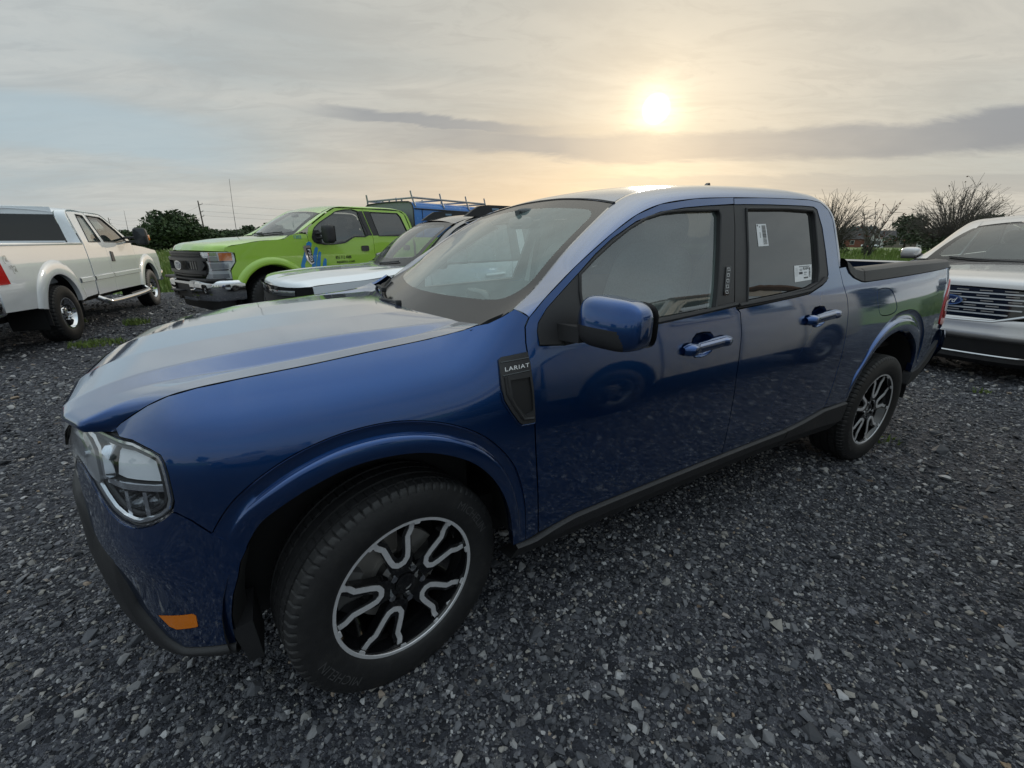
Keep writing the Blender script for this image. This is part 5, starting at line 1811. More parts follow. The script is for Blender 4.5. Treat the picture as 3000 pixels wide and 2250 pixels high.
# hood
gc = [[(.36, -.93, 1.245), (.40, -.93, 1.315), (.62, -.935, 1.36), (.9, -.935, 1.405), (1.3, -.93, 1.437), (1.44, -.90, 1.50)],
      [(.20, -.84, 1.255), (.25, -.83, 1.325), (.55, -.82, 1.385), (.9, -.82, 1.428), (1.25, -.82, 1.462), (1.46, -.82, 1.498)],
      [(.13, -.72, 1.26), (.18, -.71, 1.34), (.50, -.68, 1.405), (.9, -.66, 1.445), (1.2, -.65, 1.475), (1.45, -.64, 1.50)],
      [(.06, -.40, 1.265), (.12, -.40, 1.35), (.42, -.40, 1.41), (.8, -.40, 1.45), (1.15, -.40, 1.475), (1.40, -.40, 1.495)],
      [(.04, 0, 1.265), (.10, 0, 1.355), (.40, 0, 1.425), (.8, 0, 1.465), (1.15, 0, 1.485), (1.37, 0, 1.495)]]
H_ = [resample(catmull(c, 8), 40) for c in gc]
H_ = np.array(H_ + [c * np.array([1, -1, 1]) for c in H_[:-1][::-1]])
G = []
for i in range(40):
    q = resample(H_[:, i], 90)
    for _ in range(3):
        q[1:-1] = .25 * q[:-2] + .5 * q[1:-1] + .25 * q[2:]
    G.append(q)
ghood = grid_mesh('hood', G, GREEN, gt, sharp=70)
gf = front_surface(.02, .10, .16, .0)
text_on('hood_lettering', 'SUPER DUTY', lambda x, y: (gf(np.array([x]), np.array([0.0]))[0] * np.array([1, 1, 0]) + np.array((.085 + .09 * abs(x) + y * .6 - .012, 0, 1.315 + y * .8 + .004))), pm('green_shadow', (.12, .26, .03), .5), ghood, width=.95, height=.055, mirror=True)
# grille
gr_out = [(-.74, 1.245), (-.74, 1.20), (-.83, 1.17), (-.86, 1.03), (-.80, .93), (-.68, .86), (0, .84), (.68, .86), (.80, .93), (.86, 1.03), (.83, 1.17), (.74, 1.20), (.74, 1.245)]
grille = panel('grille', gr_out, gf, PLASTIC, gt, off=.0, flange=.06, flip=True, pitch=.08)
for z0, z1, hw, of in ((1.215, 1.24, .70, .02), (1.185, 1.20, .70, .02), (1.10, 1.15, .84, .05), (.90, .955, .80, .05), (.865, .88, .66, .02)):
    panel('grille_bar', [(-hw, z0), (hw, z0), (hw, z1), (-hw, z1)], gf, TRIM, grille, off=of, flange=.05, flip=True, pitch=.12)
for sg in (1, -1):
    panel('grille_frame', [(sg * .62, .93), (sg * .72, .95), (sg * .80, 1.03), (sg * .76, 1.12), (sg * .66, 1.12), (sg * .66, 1.03)], gf, TRIM, grille, off=.05, flange=.05, flip=True, pitch=.1)
    for k in range(6):
        y0 = sg * (.20 + k * .08)
        panel('grille_slot', [(y0, .965), (y0 + .03, .965), (y0 + .03, 1.09), (y0, 1.09)], gf, GLOSSBLK, grille, off=.004, flange=0, flip=True, pitch=.1)
oval_badge(grille, gf, 0, 1.025, .15, .075, .075)
# headlamps: wrap from the front to the side
for sg in (1, -1):
    mir = np.array([1, sg, 1])

    def hp(t, z, off=0.0):
        """t 0 at the inner front edge .. 1 at the side edge"""
        pts = np.array([(.075, -.72), (.10, -.80), (.155, -.885), (.235, -.945), (.33, -.975), (.46, -.985)])
        P = resample(catmull(pts, 6), 41)
        p = np.array([np.interp(t * 40, np.arange(41), P[:, k]) for k in (0, 1)])
        n = np.array((-.75, -.66)) if t < .6 else np.array((-.3, -.95))
        return np.array((p[0] + n[0] * off, p[1] + n[1] * off, z))
    # outline as a stack of rows: (z, t0, t1)
    rows = [(1.238, .0, .97), (1.20, .0, .99), (1.17, .05, 1.0), (1.14, .12, 1.0), (1.08, .20, .99), (1.02, .23, .90), (.96, .22, .80), (.90, .12, .82), (.84, .02, .84), (.815, .02, .86)]
    G = [[hp(a + (b - a) * q, z, -.012) for q in np.linspace(0, 1, 14)] for z, a, b in rows]
    hl = grid_mesh('headlamp', G, pm('lamp_silver', (.72, .74, .76), .25, .45), gt, mirror=(sg < 0), flip=True)
    for (t0, t1, z0, z1, m_, of) in ((.58, .93, 1.105, 1.225, AMBER, .004), (.08, .52, 1.185, 1.228, CHROME, .002), (.26, .54, 1.10, 1.17, pm('lamp_smoke', (.42, .43, .45), .2, .6), .002), (.28, .80, .985, 1.065, pm('lamp_smoke', (.42, .43, .45), .2, .6), .002), (.18, .76, .84, .90, pm('lamp_smoke', (.42, .43, .45), .2, .6), .002), (.24, .82, .955, .972, CHROME, .006), (.24, .95, 1.085, 1.097, GLOSSBLK, .004)):
        g_ = [[hp(t0 + (t1 - t0) * q, z, of) for q in np.linspace(0, 1, 8)] for z in (z1, z0)]
        grid_mesh('turn_signal' if m_ is AMBER else 'lamp_cell', g_, m_, hl, mirror=(sg < 0), flip=True)
    g_ = [[hp(a + (b - a) * q, z, .010) for q in np.linspace(0, 1, 14)] for z, a, b in rows]
    grid_mesh('lamp_lens', g_, LENS, hl, mirror=(sg < 0), flip=True)
# chrome bumper with black valance
bpl = np.array([(-.055, 0), (-.05, -.3), (-.03, -.6), (.02, -.82), (.12, -.96), (.28, -1.02), (.52, -1.03)])
bq = resample(catmull(bpl, 8), 50)
for sg in (1, -1):
    prof = [(.0, .80, .03), (.0, .785, 0), (.0, .74, -.012), (.0, .60, -.004), (.0, .50, .02), (.0, .47, .06)]
    G = []
    for i, (x, y) in enumerate(bq):
        if i < 12:
            continue
        t = i / 49
        n = np.array((1 - sst(.55, .85, t), sst(.5, .85, t)))
        zt = .80 - .03 * (1 - sst(.15, .3, t))
        G.append([(x + n[0] * d, y + n[1] * d, zt - (.80 - z) * (1.0 if i > 18 else 1)) for _, z, d in prof])
    cb_ = grid_mesh('front_bumper', G, CHROME, gt, mirror=(sg < 0), sharp=50, flip=False)
for z0, z1, mt, of in ((.735, .775, CHROME, .012), (.47, .52, CHROME, .012)):
    G = [[(x - of, y * s_, z) for z in (z1, z0)] for x, y, s_ in [(a, b, 1) for a, b in bq[:20][::-1]] + [(a, b, -1) for a, b in bq[1:20]]]
    grid_mesh('bumper_strip', G, mt, gt, flip=True)
box('bumper_intake', (-.03, -.50, .50), (.10, .50, .76), PLASTIC, gt)
box('tow_plate', (-.12, -.05, .60), (-.02, .42, .625), PLASTIC, gt, bevel=.006)
box('filler_panel', (-.02, -.97, .785), (.30, .97, .83), PLASTIC, gt, bevel=.02)
box('air_dam', (.16, -.86, .26), (.40, .86, .50), PLASTIC, gt, bevel=.05, taper=(1.1, 1.06))
# mirrors
for sg in (1, -1):
    G = super_box((2.02, -1.22, 1.52), (.085, .125, .165), 4.0, 32, 18)
    mr = grid_mesh('door_mirror', G * np.array([1, sg, 1]), PLASTIC, gt, closed_u=True, flip=(sg < 0))
    box('mirror_glass', (2.10, min(-1.32 * sg, -1.13 * sg), 1.39), (2.108, max(-1.32 * sg, -1.13 * sg), 1.66), MATS['mirror_face'], mr)
    for zz in (1.46, 1.54):
        tube('mirror_arm', np.array([(1.90, -.93, zz - .02), (2.0, -1.12, zz)]) * np.array([1, sg, 1]), .025, PLASTIC, mr, 8)
    V = np.array([(1.84, -.985, 1.38), (2.0, -.985, 1.38), (1.98, -.96, 1.60), (1.86, -.965, 1.56)]) * np.array([1, sg, 1])
    new_mesh('mirror_sail', V + np.array((0, -.012 * sg, 0)), [(0, 1, 2, 3) if sg > 0 else (3, 2, 1, 0)], PLASTIC, mr, smooth=False)
# livery: stripes, numbers, badge
BLUE = pm('livery_blue', (.02, .24, .62), .4, coat=.5)
gpt = lambda x, z, o_=.006: gs(np.array([x]), np.array([z]), o_)[0]
for q in ([(1.56, .70), (1.53, .98), (1.70, 1.36), (1.75, 1.395), (1.80, 1.36), (1.78, 1.30), (1.60, .98), (1.66, .70)],
          [(1.70, .80), (1.77, 1.10), (1.84, 1.27), (1.875, 1.30), (1.905, 1.27), (1.87, 1.16), (1.79, .86)],
          [(1.80, .80), (1.84, 1.01), (1.90, 1.19), (1.925, 1.22), (1.955, 1.19), (1.93, 1.10), (1.88, .84)],
          [(1.93, .82), (1.96, 1.0), (2.0, 1.08), (2.02, 1.09), (2.045, 1.06), (2.01, .86)]):
    panel('livery_stripe', q, gs, BLUE, gt, off=.0045, flange=0, pitch=.1)
text_on('unit_number', '1202', lambda x, y: gpt(1.555 + x, 1.47 + y), pm('number_blue', (.05, .22, .45), .5), gt, width=.135, height=.055, bold=.01)
text_on('phone_lettering', '855 712 4088', lambda x, y: gpt(2.41 + x, 1.095 + y), BLACKPRINT, gt, width=.34, height=.058, bold=.012)
text_on('web_lettering', 'aquatics.com', lambda x, y: gpt(2.45 + x, 1.005 + y), BLACKPRINT, gt, width=.40, height=.07, bold=.012)
bd = panel('fender_badge', [(1.62, 1.30), (1.64, 1.32), (1.755, 1.325), (1.785, 1.01), (1.72, .985), (1.655, 1.06)], gs, CHROME, gt, off=.014, flange=.014, pitch=.06)
panel('badge_field', [(1.665, 1.275), (1.758, 1.28), (1.783, 1.03), (1.735, 1.01), (1.69, 1.07)], gs, GLOSSBLK, bd, off=.017, flange=.003, pitch=.06)
text_on('badge_lettering', 'F250', lambda x, y: gpt(1.728 + y * -1.0 * -1 + x * .12, 1.15 - x, .020), WHITEPRINT, bd, width=.215, height=.05, bold=.02)
# bed and cap
bedp = [(4.27, .64), (4.27, 1.47), (6.85, 1.47), (6.88, .70), (RA + .55, .62)] + arch_pts(RA, .46, .57, 1.0, 17, .18, math.pi - .18) + [(RA - .56, .62)]
panel('bed_side', bedp, gs, GREEN, gt, gap=.004, pitch=.1, both=True)
flare(gt, gs, RA, .46, .555, .68, GREEN, -.1, math.pi + .1, .04)
box('tailgate', (6.80, -.85, .85), (6.88, .85, 1.46), GREEN, gt, bevel=.02)
box('rear_bumper', (6.82, -1.0, .60), (7.02, 1.0, .82), CHROME, gt, bevel=.04)
box('bed_floor', (4.28, -.9, .84), (6.85, .9, .90), DARK, gt)


def drop_blue():
    m = pm('raindrop_blue', (.02, .17, .52), .35, coat=.5)
    t = NT(m.node_tree)
    b = m.node_tree.nodes['Principled BSDF']
    tcn = t.n('ShaderNodeTexCoord')
    vo = t.n('ShaderNodeTexVoronoi')
    t.link(tcn.outputs['Object'], vo.inputs['Vector'])
    vo.inputs['Scale'].default_value = 9
    vo.inputs['Randomness'].default_value = 1
    rim = t.math('SUBTRACT', 1.0, t.math('MULTIPLY', t.math('ABSOLUTE', t.math('SUBTRACT', vo.outputs['Distance'], .17)), 16.0), clamp=True)
    big = t.smooth(t.noise(tcn.outputs['Object'], 2.0, 2), .45, .6)
    base_ = t.mix(t.noise(tcn.outputs['Object'], 1.6, 3), (.015, .12, .45), (.03, .24, .62))
    c = t.mix(t.math('MULTIPLY', t.math('MULTIPLY', rim, big), .55), base_, (.25, .48, .75))
    t.link(c, b.inputs['Base Color'])
    return m


DROP = drop_blue()
capz = [(.90, 1.47), (.905, 1.80), (.90, 2.06), (.885, 2.14), (.84, 2.205), (.75, 2.235), (.40, 2.25), (0, 2.255)]
sec = [(-a, z) for a, z in capz] + [(a, z) for a, z in capz[::-1][1:]]
G = [[(x, y * .985 if x in (4.36,) else y, z) for y, z in sec] for x in (4.38, 4.42, 5.6, 6.86)]
cap = grid_mesh('bed_cap', G, DROP, gt, flip=True, sharp=40)
poly = [(y * .985, z - .004) for y, z in sec]
fr_ = prism('cap_front', poly, -.02, .0, speckle(pm('cap_grey', (.20, .22, .23), .5), .06, 40), cap, ((4.375, 0, 0), (0, 1, 0), (0, 0, 1), (-1, 0, 0)))
prism('cap_rear', poly, -.02, .0, MATS['cap_grey'], cap, ((6.86, 0, 0), (0, 1, 0), (0, 0, 1), (1, 0, 0)))
tube('cap_edge', [(4.36, y, z) for y, z in dens(np.array(sec), .06, False)], .014, PLASTIC, cap, 6)
for sg in (1, -1):
    tube('drip_rail', [(4.40, -.906 * sg, 2.085), (6.85, -.906 * sg, 2.085)], .016, PLASTIC, cap, 6)
    tube('door_seam', [(4.62, -.909 * sg, 1.50), (4.62, -.909 * sg, 2.07)], .006, PLASTIC, cap, 5)
RACK = speckle(pm('rack_aluminium', (.34, .34, .34), .55, .35), .1, 30)
rack = tube('ladder_rack', [(4.40, -.83, 2.32), (6.95, -.83, 2.32)], .024, RACK, gt, 6)
tube('rack_rail', [(4.40, .83, 2.32), (6.95, .83, 2.32)], .024, RACK, rack, 6)
for x in (4.42, 5.32, 6.22, 6.95):
    tube('rack_crossbar', [(x, -.83, 2.315), (x, .83, 2.315)], .022, RACK, rack, 6)
    for sg in (1, -1):
        tube('rack_post', [(x + .02, -.895 * sg, 2.13), (x - .01, -.835 * sg, 2.30), (x - .04, -.82 * sg, 2.46)], .020, RACK, rack, 6)
for y in (-.45, 0, .25, .5):
    tube('rack_foot', [(4.42, y, 2.24), (4.42, y, 2.32)], .02, RACK, rack, 6)
box('chassis', (.4, -.55, .42), (6.7, .55, .66), DARK, gt)
box('cab_floor', (1.5, -.94, .58), (4.3, .94, .68), DARK, gt)
for x in (2.75, 3.65):
    for sx in (-.42, .42):
        grid_mesh('seat_back', super_box((x, sx, 1.32), (.10, .26, .36), 3.5, 20, 12), SEATM, gt, closed_u=True)
        grid_mesh('headrest', super_box((x + .09, sx, 1.76), (.06, .14, .10), 3, 16, 10), SEATM, gt, closed_u=True)
G = [[(x, y, z) for x, z in ((1.50, 1.44), (1.85, 1.47), (2.0, 1.42), (2.0, 1.0))] for y in np.linspace(-.9, .9, 5)]
grid_mesh('dashboard', G, DASH, gt, flip=True)
tube('aerial', [(1.30, .88, 1.47), (1.33, .90, 2.0), (1.38, .93, 2.55)], [.006, .004, .003], PLASTIC, gt, 5)
for x, sg in ((FA, 1), (RA, 1), (FA, -1), (RA, -1)):
    dish_wheel(gt, (x, -sg * .885, .425), 0 if sg > 0 else math.pi, .43, .235, .285, 'grey')
for cx in (FA, RA):
    housing(gt, cx, .575, 1.0)

# ================================================================== white utility vehicle with black roof and pillars, between the two trucks
sv = empty('suv', (.64, 3.85, 0), .071, label='white SUV with black roof rails and pillars standing beside the blue pickup', cat='suv')
sS = side_surface(.985, 1.13, .36, .80, .06, .10)
BLKP = car_paint('black_paint', (.008, .008, .009), rough=.4, dust=.15)
FAx, RAx = 0.0, 3.03
fen = [(-.50, .55), (-.55, .88), (-.555, .965), (-.30, .985), (.10, 1.01), (.45, 1.06), (.60, 1.12), (.74, 1.12), (.74, .40), (.46, .38)] + arch_pts(0, .37, .44, 1.0, 15, .05, math.pi - .2)
panel('front_fender', fen, sS, WHITE, sv, gap=.003, pitch=.06, both=True)
W1 = [(.93, 1.155), (1.0, 1.24), (1.30, 1.50), (1.45, 1.58), (1.90, 1.62), (1.88, 1.17)]
W2 = [(1.98, 1.175), (2.0, 1.62), (2.70, 1.61), (2.86, 1.22), (2.80, 1.19)]
W3 = [(2.98, 1.24), (2.84, 1.58), (3.45, 1.55), (3.62, 1.28)]
fd = [(.74, .40), (.74, 1.13), (1.87, 1.15), (1.87, .42)]
rd = [(1.87, .42), (1.87, 1.15), (2.83, 1.165), (2.90, .95), (2.62, .62), (2.55, .43)]
qp = [(2.55, .43), (2.62, .62), (2.90, .95), (2.83, 1.165), (3.95, 1.19), (4.02, .95), (3.98, .50), (RAx + .45, .45)] + arch_pts(RAx, .37, .44, 1.0, 15, .1, math.pi - .1)
panel('front_door', fd, sS, WHITE, sv, gap=.003, pitch=.08, both=True)
panel('rear_door', rd, sS, WHITE, sv, gap=.003, pitch=.08, both=True)
panel('quarter_panel', qp, sS, WHITE, sv, gap=.003, pitch=.08, both=True)
up = [(.62, 1.125), (.74, 1.135), (1.87, 1.155), (2.83, 1.17), (3.95, 1.195), (3.78, 1.55), (3.60, 1.64), (2.9, 1.665), (1.9, 1.665), (1.42, 1.635), (1.15, 1.53), (.80, 1.24)]
panel('upper_frame', up, sS, BLKP, sv, holes=[W1, W2, W3], gap=.001, pitch=.08, both=True, off=-.002)
for L, g_ in ((W1, GLASS), (W2, PRIVACY), (W3, PRIVACY)):
    panel('window', L, sS, g_, sv, off=-.014, flange=0, pitch=.2, both=True)
rows = [(1.20, .66, 1.60, 1.655), (1.45, .69, 1.675, 1.715), (2.0, .71, 1.715, 1.755), (2.8, .71, 1.715, 1.755), (3.5, .69, 1.67, 1.72), (3.75, .67, 1.60, 1.66)]
sroof = grid_mesh('roof', roof_grid(rows), BLKP, sv, flip=True)
C_ = resample(catmull([sS(np.array([a]), np.array([b]))[0] for a, b in [(.62, 1.13), (.80, 1.245), (1.15, 1.535), (1.42, 1.64), (1.9, 1.67), (2.9, 1.67), (3.60, 1.645), (3.80, 1.54)]], 8), 50)
inn = resample(catmull([(.62, -.80, 1.145), (.80, -.75, 1.29), (1.12, -.675, 1.54), (1.45, -.69, 1.675), (2.0, -.71, 1.715), (2.8, -.71, 1.715), (3.5, -.69, 1.67), (3.78, -.67, 1.58)], 8), 50)
G = []
for a, b in zip(C_, inn):
    mid_ = np.array(((a[0] + b[0]) / 2, a[1] * .9 + b[1] * .1, max(a[2], b[2]) * .85 + min(a[2], b[2]) * .15))
    G.append([a + np.array((0, .02, -.005))] + [(1 - q) ** 2 * a + 2 * q * (1 - q) * mid_ + q * q * b for q in np.linspace(0, 1, 7)])
for m in (False, True):
    grid_mesh('roof_side', G, BLKP, sv, mirror=m, flip=True)
for sg in (1, -1):
    pts = [(1.34, 1.685), (1.44, 1.755), (1.54, 1.81), (1.66, 1.825), (3.2, 1.825), (3.35, 1.79), (3.45, 1.69)]
    pr2 = prism('roof_rail', pts, -.035, .035, PLASTIC, sv, ((0, -.70 * sg, 0), (1, 0, 0), (0, 0, 1), (0, -1, 0)))
    box('rail_slot', (1.72, min(-.662 * sg, -.742 * sg), 1.765), (1.82, max(-.662 * sg, -.742 * sg), 1.79), pm('slot_blue', (.20, .30, .40), .2), pr2)


def s_wind(u, v, off=0.0):
    u = np.asarray(u, float); v = np.asarray(v, float)
    k = 2 * u - 1
    y = k * (.80 + (.67 - .80) * v)
    x = .46 + (1.18 - .46) * v + .14 * k * k * (1 - .8 * v) - off * .5
    z = 1.09 + (1.635 - 1.09) * v - .03 * k * k * v + .045 * k * k * (1 - v) + .04 * 4 * v * (1 - v) + off * .8
    return np.stack([x, y, z], -1)


vw = rr(.055, .945, .14, .90, (.06, .10))
panel('windshield_border', [(0, 0), (1, 0), (1, 1), (0, 1)], s_wind, MATS['frit_band'], sv, holes=[vw], pitch=.08, flange=0)
panel('windshield', vw, s_wind, CLEAR, sv, pitch=.1, flange=0)
tube('wiper', [s_wind(np.array([.62 - .40 * t]), np.array([.03 + .04 * t]), .015)[0] for t in np.linspace(0, 1, 8)], .009, PLASTIC, sv, 5)
gc = [[(-.56, -.955, .962), (-.52, -.955, .970), (-.30, -.955, .985), (.10, -.945, 1.012), (.45, -.90, 1.065), (.60, -.86, 1.115)],
      [(-.72, -.80, .945), (-.70, -.80, .985), (-.45, -.82, 1.03), (0, -.82, 1.06), (.35, -.80, 1.095), (.60, -.80, 1.118)],
      [(-.82, -.60, .95), (-.80, -.60, 1.0), (-.50, -.60, 1.052), (0, -.58, 1.083), (.35, -.57, 1.10), (.52, -.57, 1.108)],
      [(-.87, -.42, .955), (-.85, -.42, 1.005), (-.50, -.40, 1.07), (0, -.38, 1.10), (.35, -.37, 1.112), (.49, -.37, 1.108)],
      [(-.88, -.36, .955), (-.86, -.36, 1.003), (-.50, -.34, 1.062), (0, -.32, 1.092), (.35, -.31, 1.106), (.48, -.31, 1.104)],
      [(-.91, 0, .955), (-.89, 0, 1.005), (-.50, 0, 1.07), (0, 0, 1.10), (.35, 0, 1.11), (.46, 0, 1.105)]]
H_ = [resample(catmull(c, 8), 40) for c in gc]
H_ = np.array(H_ + [c * np.array([1, -1, 1]) for c in H_[:-1][::-1]])
G = []
for i in range(40):
    q = resample(H_[:, i], 110)
    for _ in range(2):
        q[1:-1] = .25 * q[:-2] + .5 * q[1:-1] + .25 * q[2:]
    G.append(q)
grid_mesh('hood', G, WHITE, sv, sharp=70)
# nose: dark lamp band, grille, bumper
npl = resample(catmull([(-.93, 0), (-.92, -.3), (-.88, -.6), (-.80, -.80), (-.68, -.93), (-.555, -.985)], 8), 40)
for sg in (1, -1):
    for nm, z0, z1, mt, of in (('headlamp', .87, .958, GLOSSBLK, .0), ('grille', .60, .865, PLASTIC, -.01), ('front_bumper', .34, .60, WHITE, .02)):
        G = [[(x - of * .6, y - of * .6 * (i / 39), z1), (x - of, y - of * (i / 39), (z0 + z1) / 2), (x - of * .4, y, z0)] for i, (x, y) in enumerate(npl)]
        ob = grid_mesh(nm, G, mt, sv, mirror=(sg < 0), flip=True)
        if nm == 'headlamp':
            G = [[(x - .004, y - .004, .925), (x - .008, y - .008, .895), (x - .004, y - .004, .872)] for i, (x, y) in enumerate(npl) if 16 < i < 34]
            grid_mesh('lamp_unit', G, pm('lamp_grey', (.24, .26, .28), .15, .8, coat=1), ob, mirror=(sg < 0), flip=True)
    G = super_box((.80, -1.10, 1.16), (.075, .11, .07), 3.2, 28, 16)
    mr = grid_mesh('door_mirror', G * np.array([1, sg, 1]), BLKP, sv, closed_u=True, flip=(sg < 0))
    tube('mirror_arm', np.array([(.82, -.94, 1.13), (.81, -1.02, 1.14)]) * np.array([1, sg, 1]), .03, PLASTIC, mr, 8)
    for xx in (1.46, 2.48):
        G = [[sS(np.array([x]), np.array([.985 + (x - xx) * .06 + a]), b)[0] for a, b in ((-.018, .004), (-.016, .03), (0, .04), (.016, .03), (.018, .004))] for x in np.linspace(xx, xx + .28, 8)]
        grid_mesh('door_handle', G, WHITE, sv, mirror=(sg < 0), flip=True)
    G = [[sS(np.array([x]), np.array([z]), o_)[0] for z, o_ in ((.44, -.01), (.43, .02), (.34, .015), (.30, -.05))] for x in np.linspace(.48, 2.56, 12)]
    grid_mesh('rocker_cladding', G, PLASTIC, sv, mirror=(sg < 0), flip=True)
    flare(sv, sS, 0, .37, .43, .50, PLASTIC, -.05, math.pi + .05, .018, both=False) if sg > 0 else None
flare(sv, sS, RAx, .37, .43, .50, PLASTIC, -.05, math.pi + .05, .018)
# paper stickers inside the near windows
for (x0, x1, z0, z1) in ((2.02, 2.12, 1.22, 1.55), (2.30, 2.42, 1.40, 1.56)):
    P = [sS(np.array([a]), np.array([b]), -.010)[0] for a, b in ((x0, z0), (x1, z0), (x1, z1), (x0, z1))]
    new_mesh('window_sticker', P, [(0, 1, 2, 3)], PAPER, sv, smooth=False)
G = [[(4.0 + .05 * (1 - y * y) - (z - .5) * .05, .93 * y * (1 if z < 1.2 else .76), z) for y in np.linspace(-1, 1, 11)] for z in (.45, .8, 1.18)]
grid_mesh('liftgate', G, WHITE, sv, flip=True)
G = [[(4.0 - (z - 1.15) * .55, .93 * y * (1 - (z - 1.18) * .5), z) for y in np.linspace(-1, 1, 11)] for z in (1.18, 1.4, 1.64)]
grid_mesh('rear_window', G, PRIVACY, sv, flip=True)
box('underbody', (-.7, -.70, .25), (3.9, .70, .46), DARK, sv)
box('cabin_floor', (.5, -.9, .44), (3.9, .9, .50), DARK, sv)
for x in (1.75, 2.65):
    for sx in (-.40, .40):
        grid_mesh('seat_back', super_box((x, sx, 1.02), (.10, .25, .32), 3.5, 20, 12), SEATM, sv, closed_u=True)
        grid_mesh('headrest', super_box((x + .09, sx, 1.44), (.055, .13, .09), 3, 16, 10), SEATM, sv, closed_u=True)
G = [[(x, y, z) for x, z in ((.60, 1.06), (.95, 1.09), (1.05, 1.03), (1.05, .7))] for y in np.linspace(-.85, .85, 5)]
grid_mesh('dashboard', G, DASH, sv, flip=True)
for x, sg in ((0, 1), (RAx, 1), (0, -1), (RAx, -1)):
    dish_wheel(sv, (x, -sg * .86, .37), 0 if sg > 0 else math.pi, .378, .235, .245, 'grey')
for cx in (0, RAx):
    housing(sv, cx, .45, .985)

# ================================================================== silver crossover facing the camera behind the pickup's tail
cx_ = empty('crossover', (6.95, -.31, 0), -.04, label='silver crossover with a wide chrome-slatted grille behind the blue pickup tailgate', cat='crossover')
eS = side_surface(.955, 1.14, .36, .80, .06, .10)
ef = front_surface(-.90, .16, .30, .10, .80)
epl = resample(catmull([(-.90, 0), (-.885, -.3), (-.84, -.55), (-.74, -.75), (-.60, -.88), (-.42, -.94)], 8), 40)


def enose(nm, rows, mt, par=None, i0=0, i1=40, both=True, sharp=50):
    for sg in ((1, -1) if both else (1,)):
        G = []
        for i in range(i0, i1):
            x, y = epl[i]
            t = i / 39
            n = np.array((-1 + .75 * sst(.5, 1, t), -.95 * sst(.4, .95, t)))
            G.append([(x + n[0] * o_, y + n[1] * o_, z) for z, o_ in rows])
        ob = grid_mesh(nm, G, mt, par or cx_, mirror=(sg < 0), flip=True, sharp=sharp)
    return ob


enose('bumper_upper', [(.64, .03), (.62, .045), (.58, .05), (.51, .062), (.485, .075), (.455, .070), (.44, .045), (.425, .02)], SILVER)
enose('lower_intake', [(.43, .02), (.30, .005), (.20, -.02)], PLASTIC)
enose('intake_strip', [(.285, .018), (.275, .022), (.268, .018)], CHROME, i1=24)
enose('chin', [(.275, .008), (.22, .012), (.17, -.05)], PLASTIC)
# grille
g_out = [(-.70, .83), (-.62, .90), (-.40, .925), (0, .935), (.40, .925), (.62, .90), (.70, .83), (.66, .73), (.36, .625), (0, .615), (-.36, .625), (-.66, .73)]
eg = panel('grille', g_out, ef, GLOSSBLK, cx_, off=.0, flange=.08, flip=True, pitch=.08)
for k, z in enumerate((.885, .835, .785, .735, .685)):
    hw = .66 - abs(z - .82) * 1.6
    panel('grille_slat', [(-hw, z - .006), (hw, z - .006), (hw, z + .007), (-hw, z + .007)], ef, pm('slat_chrome', (.62, .63, .65), .35, .35), eg, off=.02, flange=.02, flip=True, pitch=.1)
    for j in range(6):
        y0 = -hw + .10 + j * (2 * hw - .25) / 5 + (.06 if k % 2 else 0)
        panel('grille_tab', [(y0, z + .021), (y0 + .09, z + .021), (y0 + .09, z + .030), (y0, z + .030)], ef, STEEL, eg, off=.014, flange=.012, flip=True, pitch=.1)
P = [ef(np.array([a]), np.array([b]), .022)[0] for a, b in dens(np.array([(-.70, .80), (-.66, .725), (-.36, .618), (0, .608), (.36, .618), (.66, .725), (.70, .80)]), .06, False)]
tube('grille_surround', P, .014, CHROME, eg, 6)
oval_badge(eg, ef, 0, .80, .105, .052, .045)
gc = [[(-.40, -.955, .96), (-.35, -.955, .985), (-.1, -.955, 1.03), (.15, -.95, 1.07), (.40, -.92, 1.12), (.52, -.88, 1.15)],
      [(-.62, -.82, .925), (-.58, -.82, .97), (-.35, -.83, 1.02), (.0, -.82, 1.065), (.25, -.81, 1.10), (.46, -.80, 1.14)],
      [(-.80, -.55, .93), (-.78, -.56, .985), (-.52, -.60, 1.045), (-.1, -.60, 1.09), (.2, -.60, 1.115), (.37, -.60, 1.14)],
      [(-.87, -.30, .94), (-.85, -.30, 1.0), (-.60, -.30, 1.06), (-.2, -.30, 1.10), (.1, -.30, 1.125), (.29, -.30, 1.14)],
      [(-.89, 0, .945), (-.87, 0, 1.005), (-.62, 0, 1.065), (-.2, 0, 1.105), (.1, 0, 1.128), (.26, 0, 1.14)]]
H_ = [resample(catmull(c, 8), 40) for c in gc]
H_ = np.array(H_ + [c * np.array([1, -1, 1]) for c in H_[:-1][::-1]])
G = []
for i in range(40):
    q = resample(catmull(H_[:, i], 4), 90)
    for _ in range(2):
        q[1:-1] = .25 * q[:-2] + .5 * q[1:-1] + .25 * q[2:]
    G.append(q)
grid_mesh('hood', G, SILVER, cx_, sharp=70)
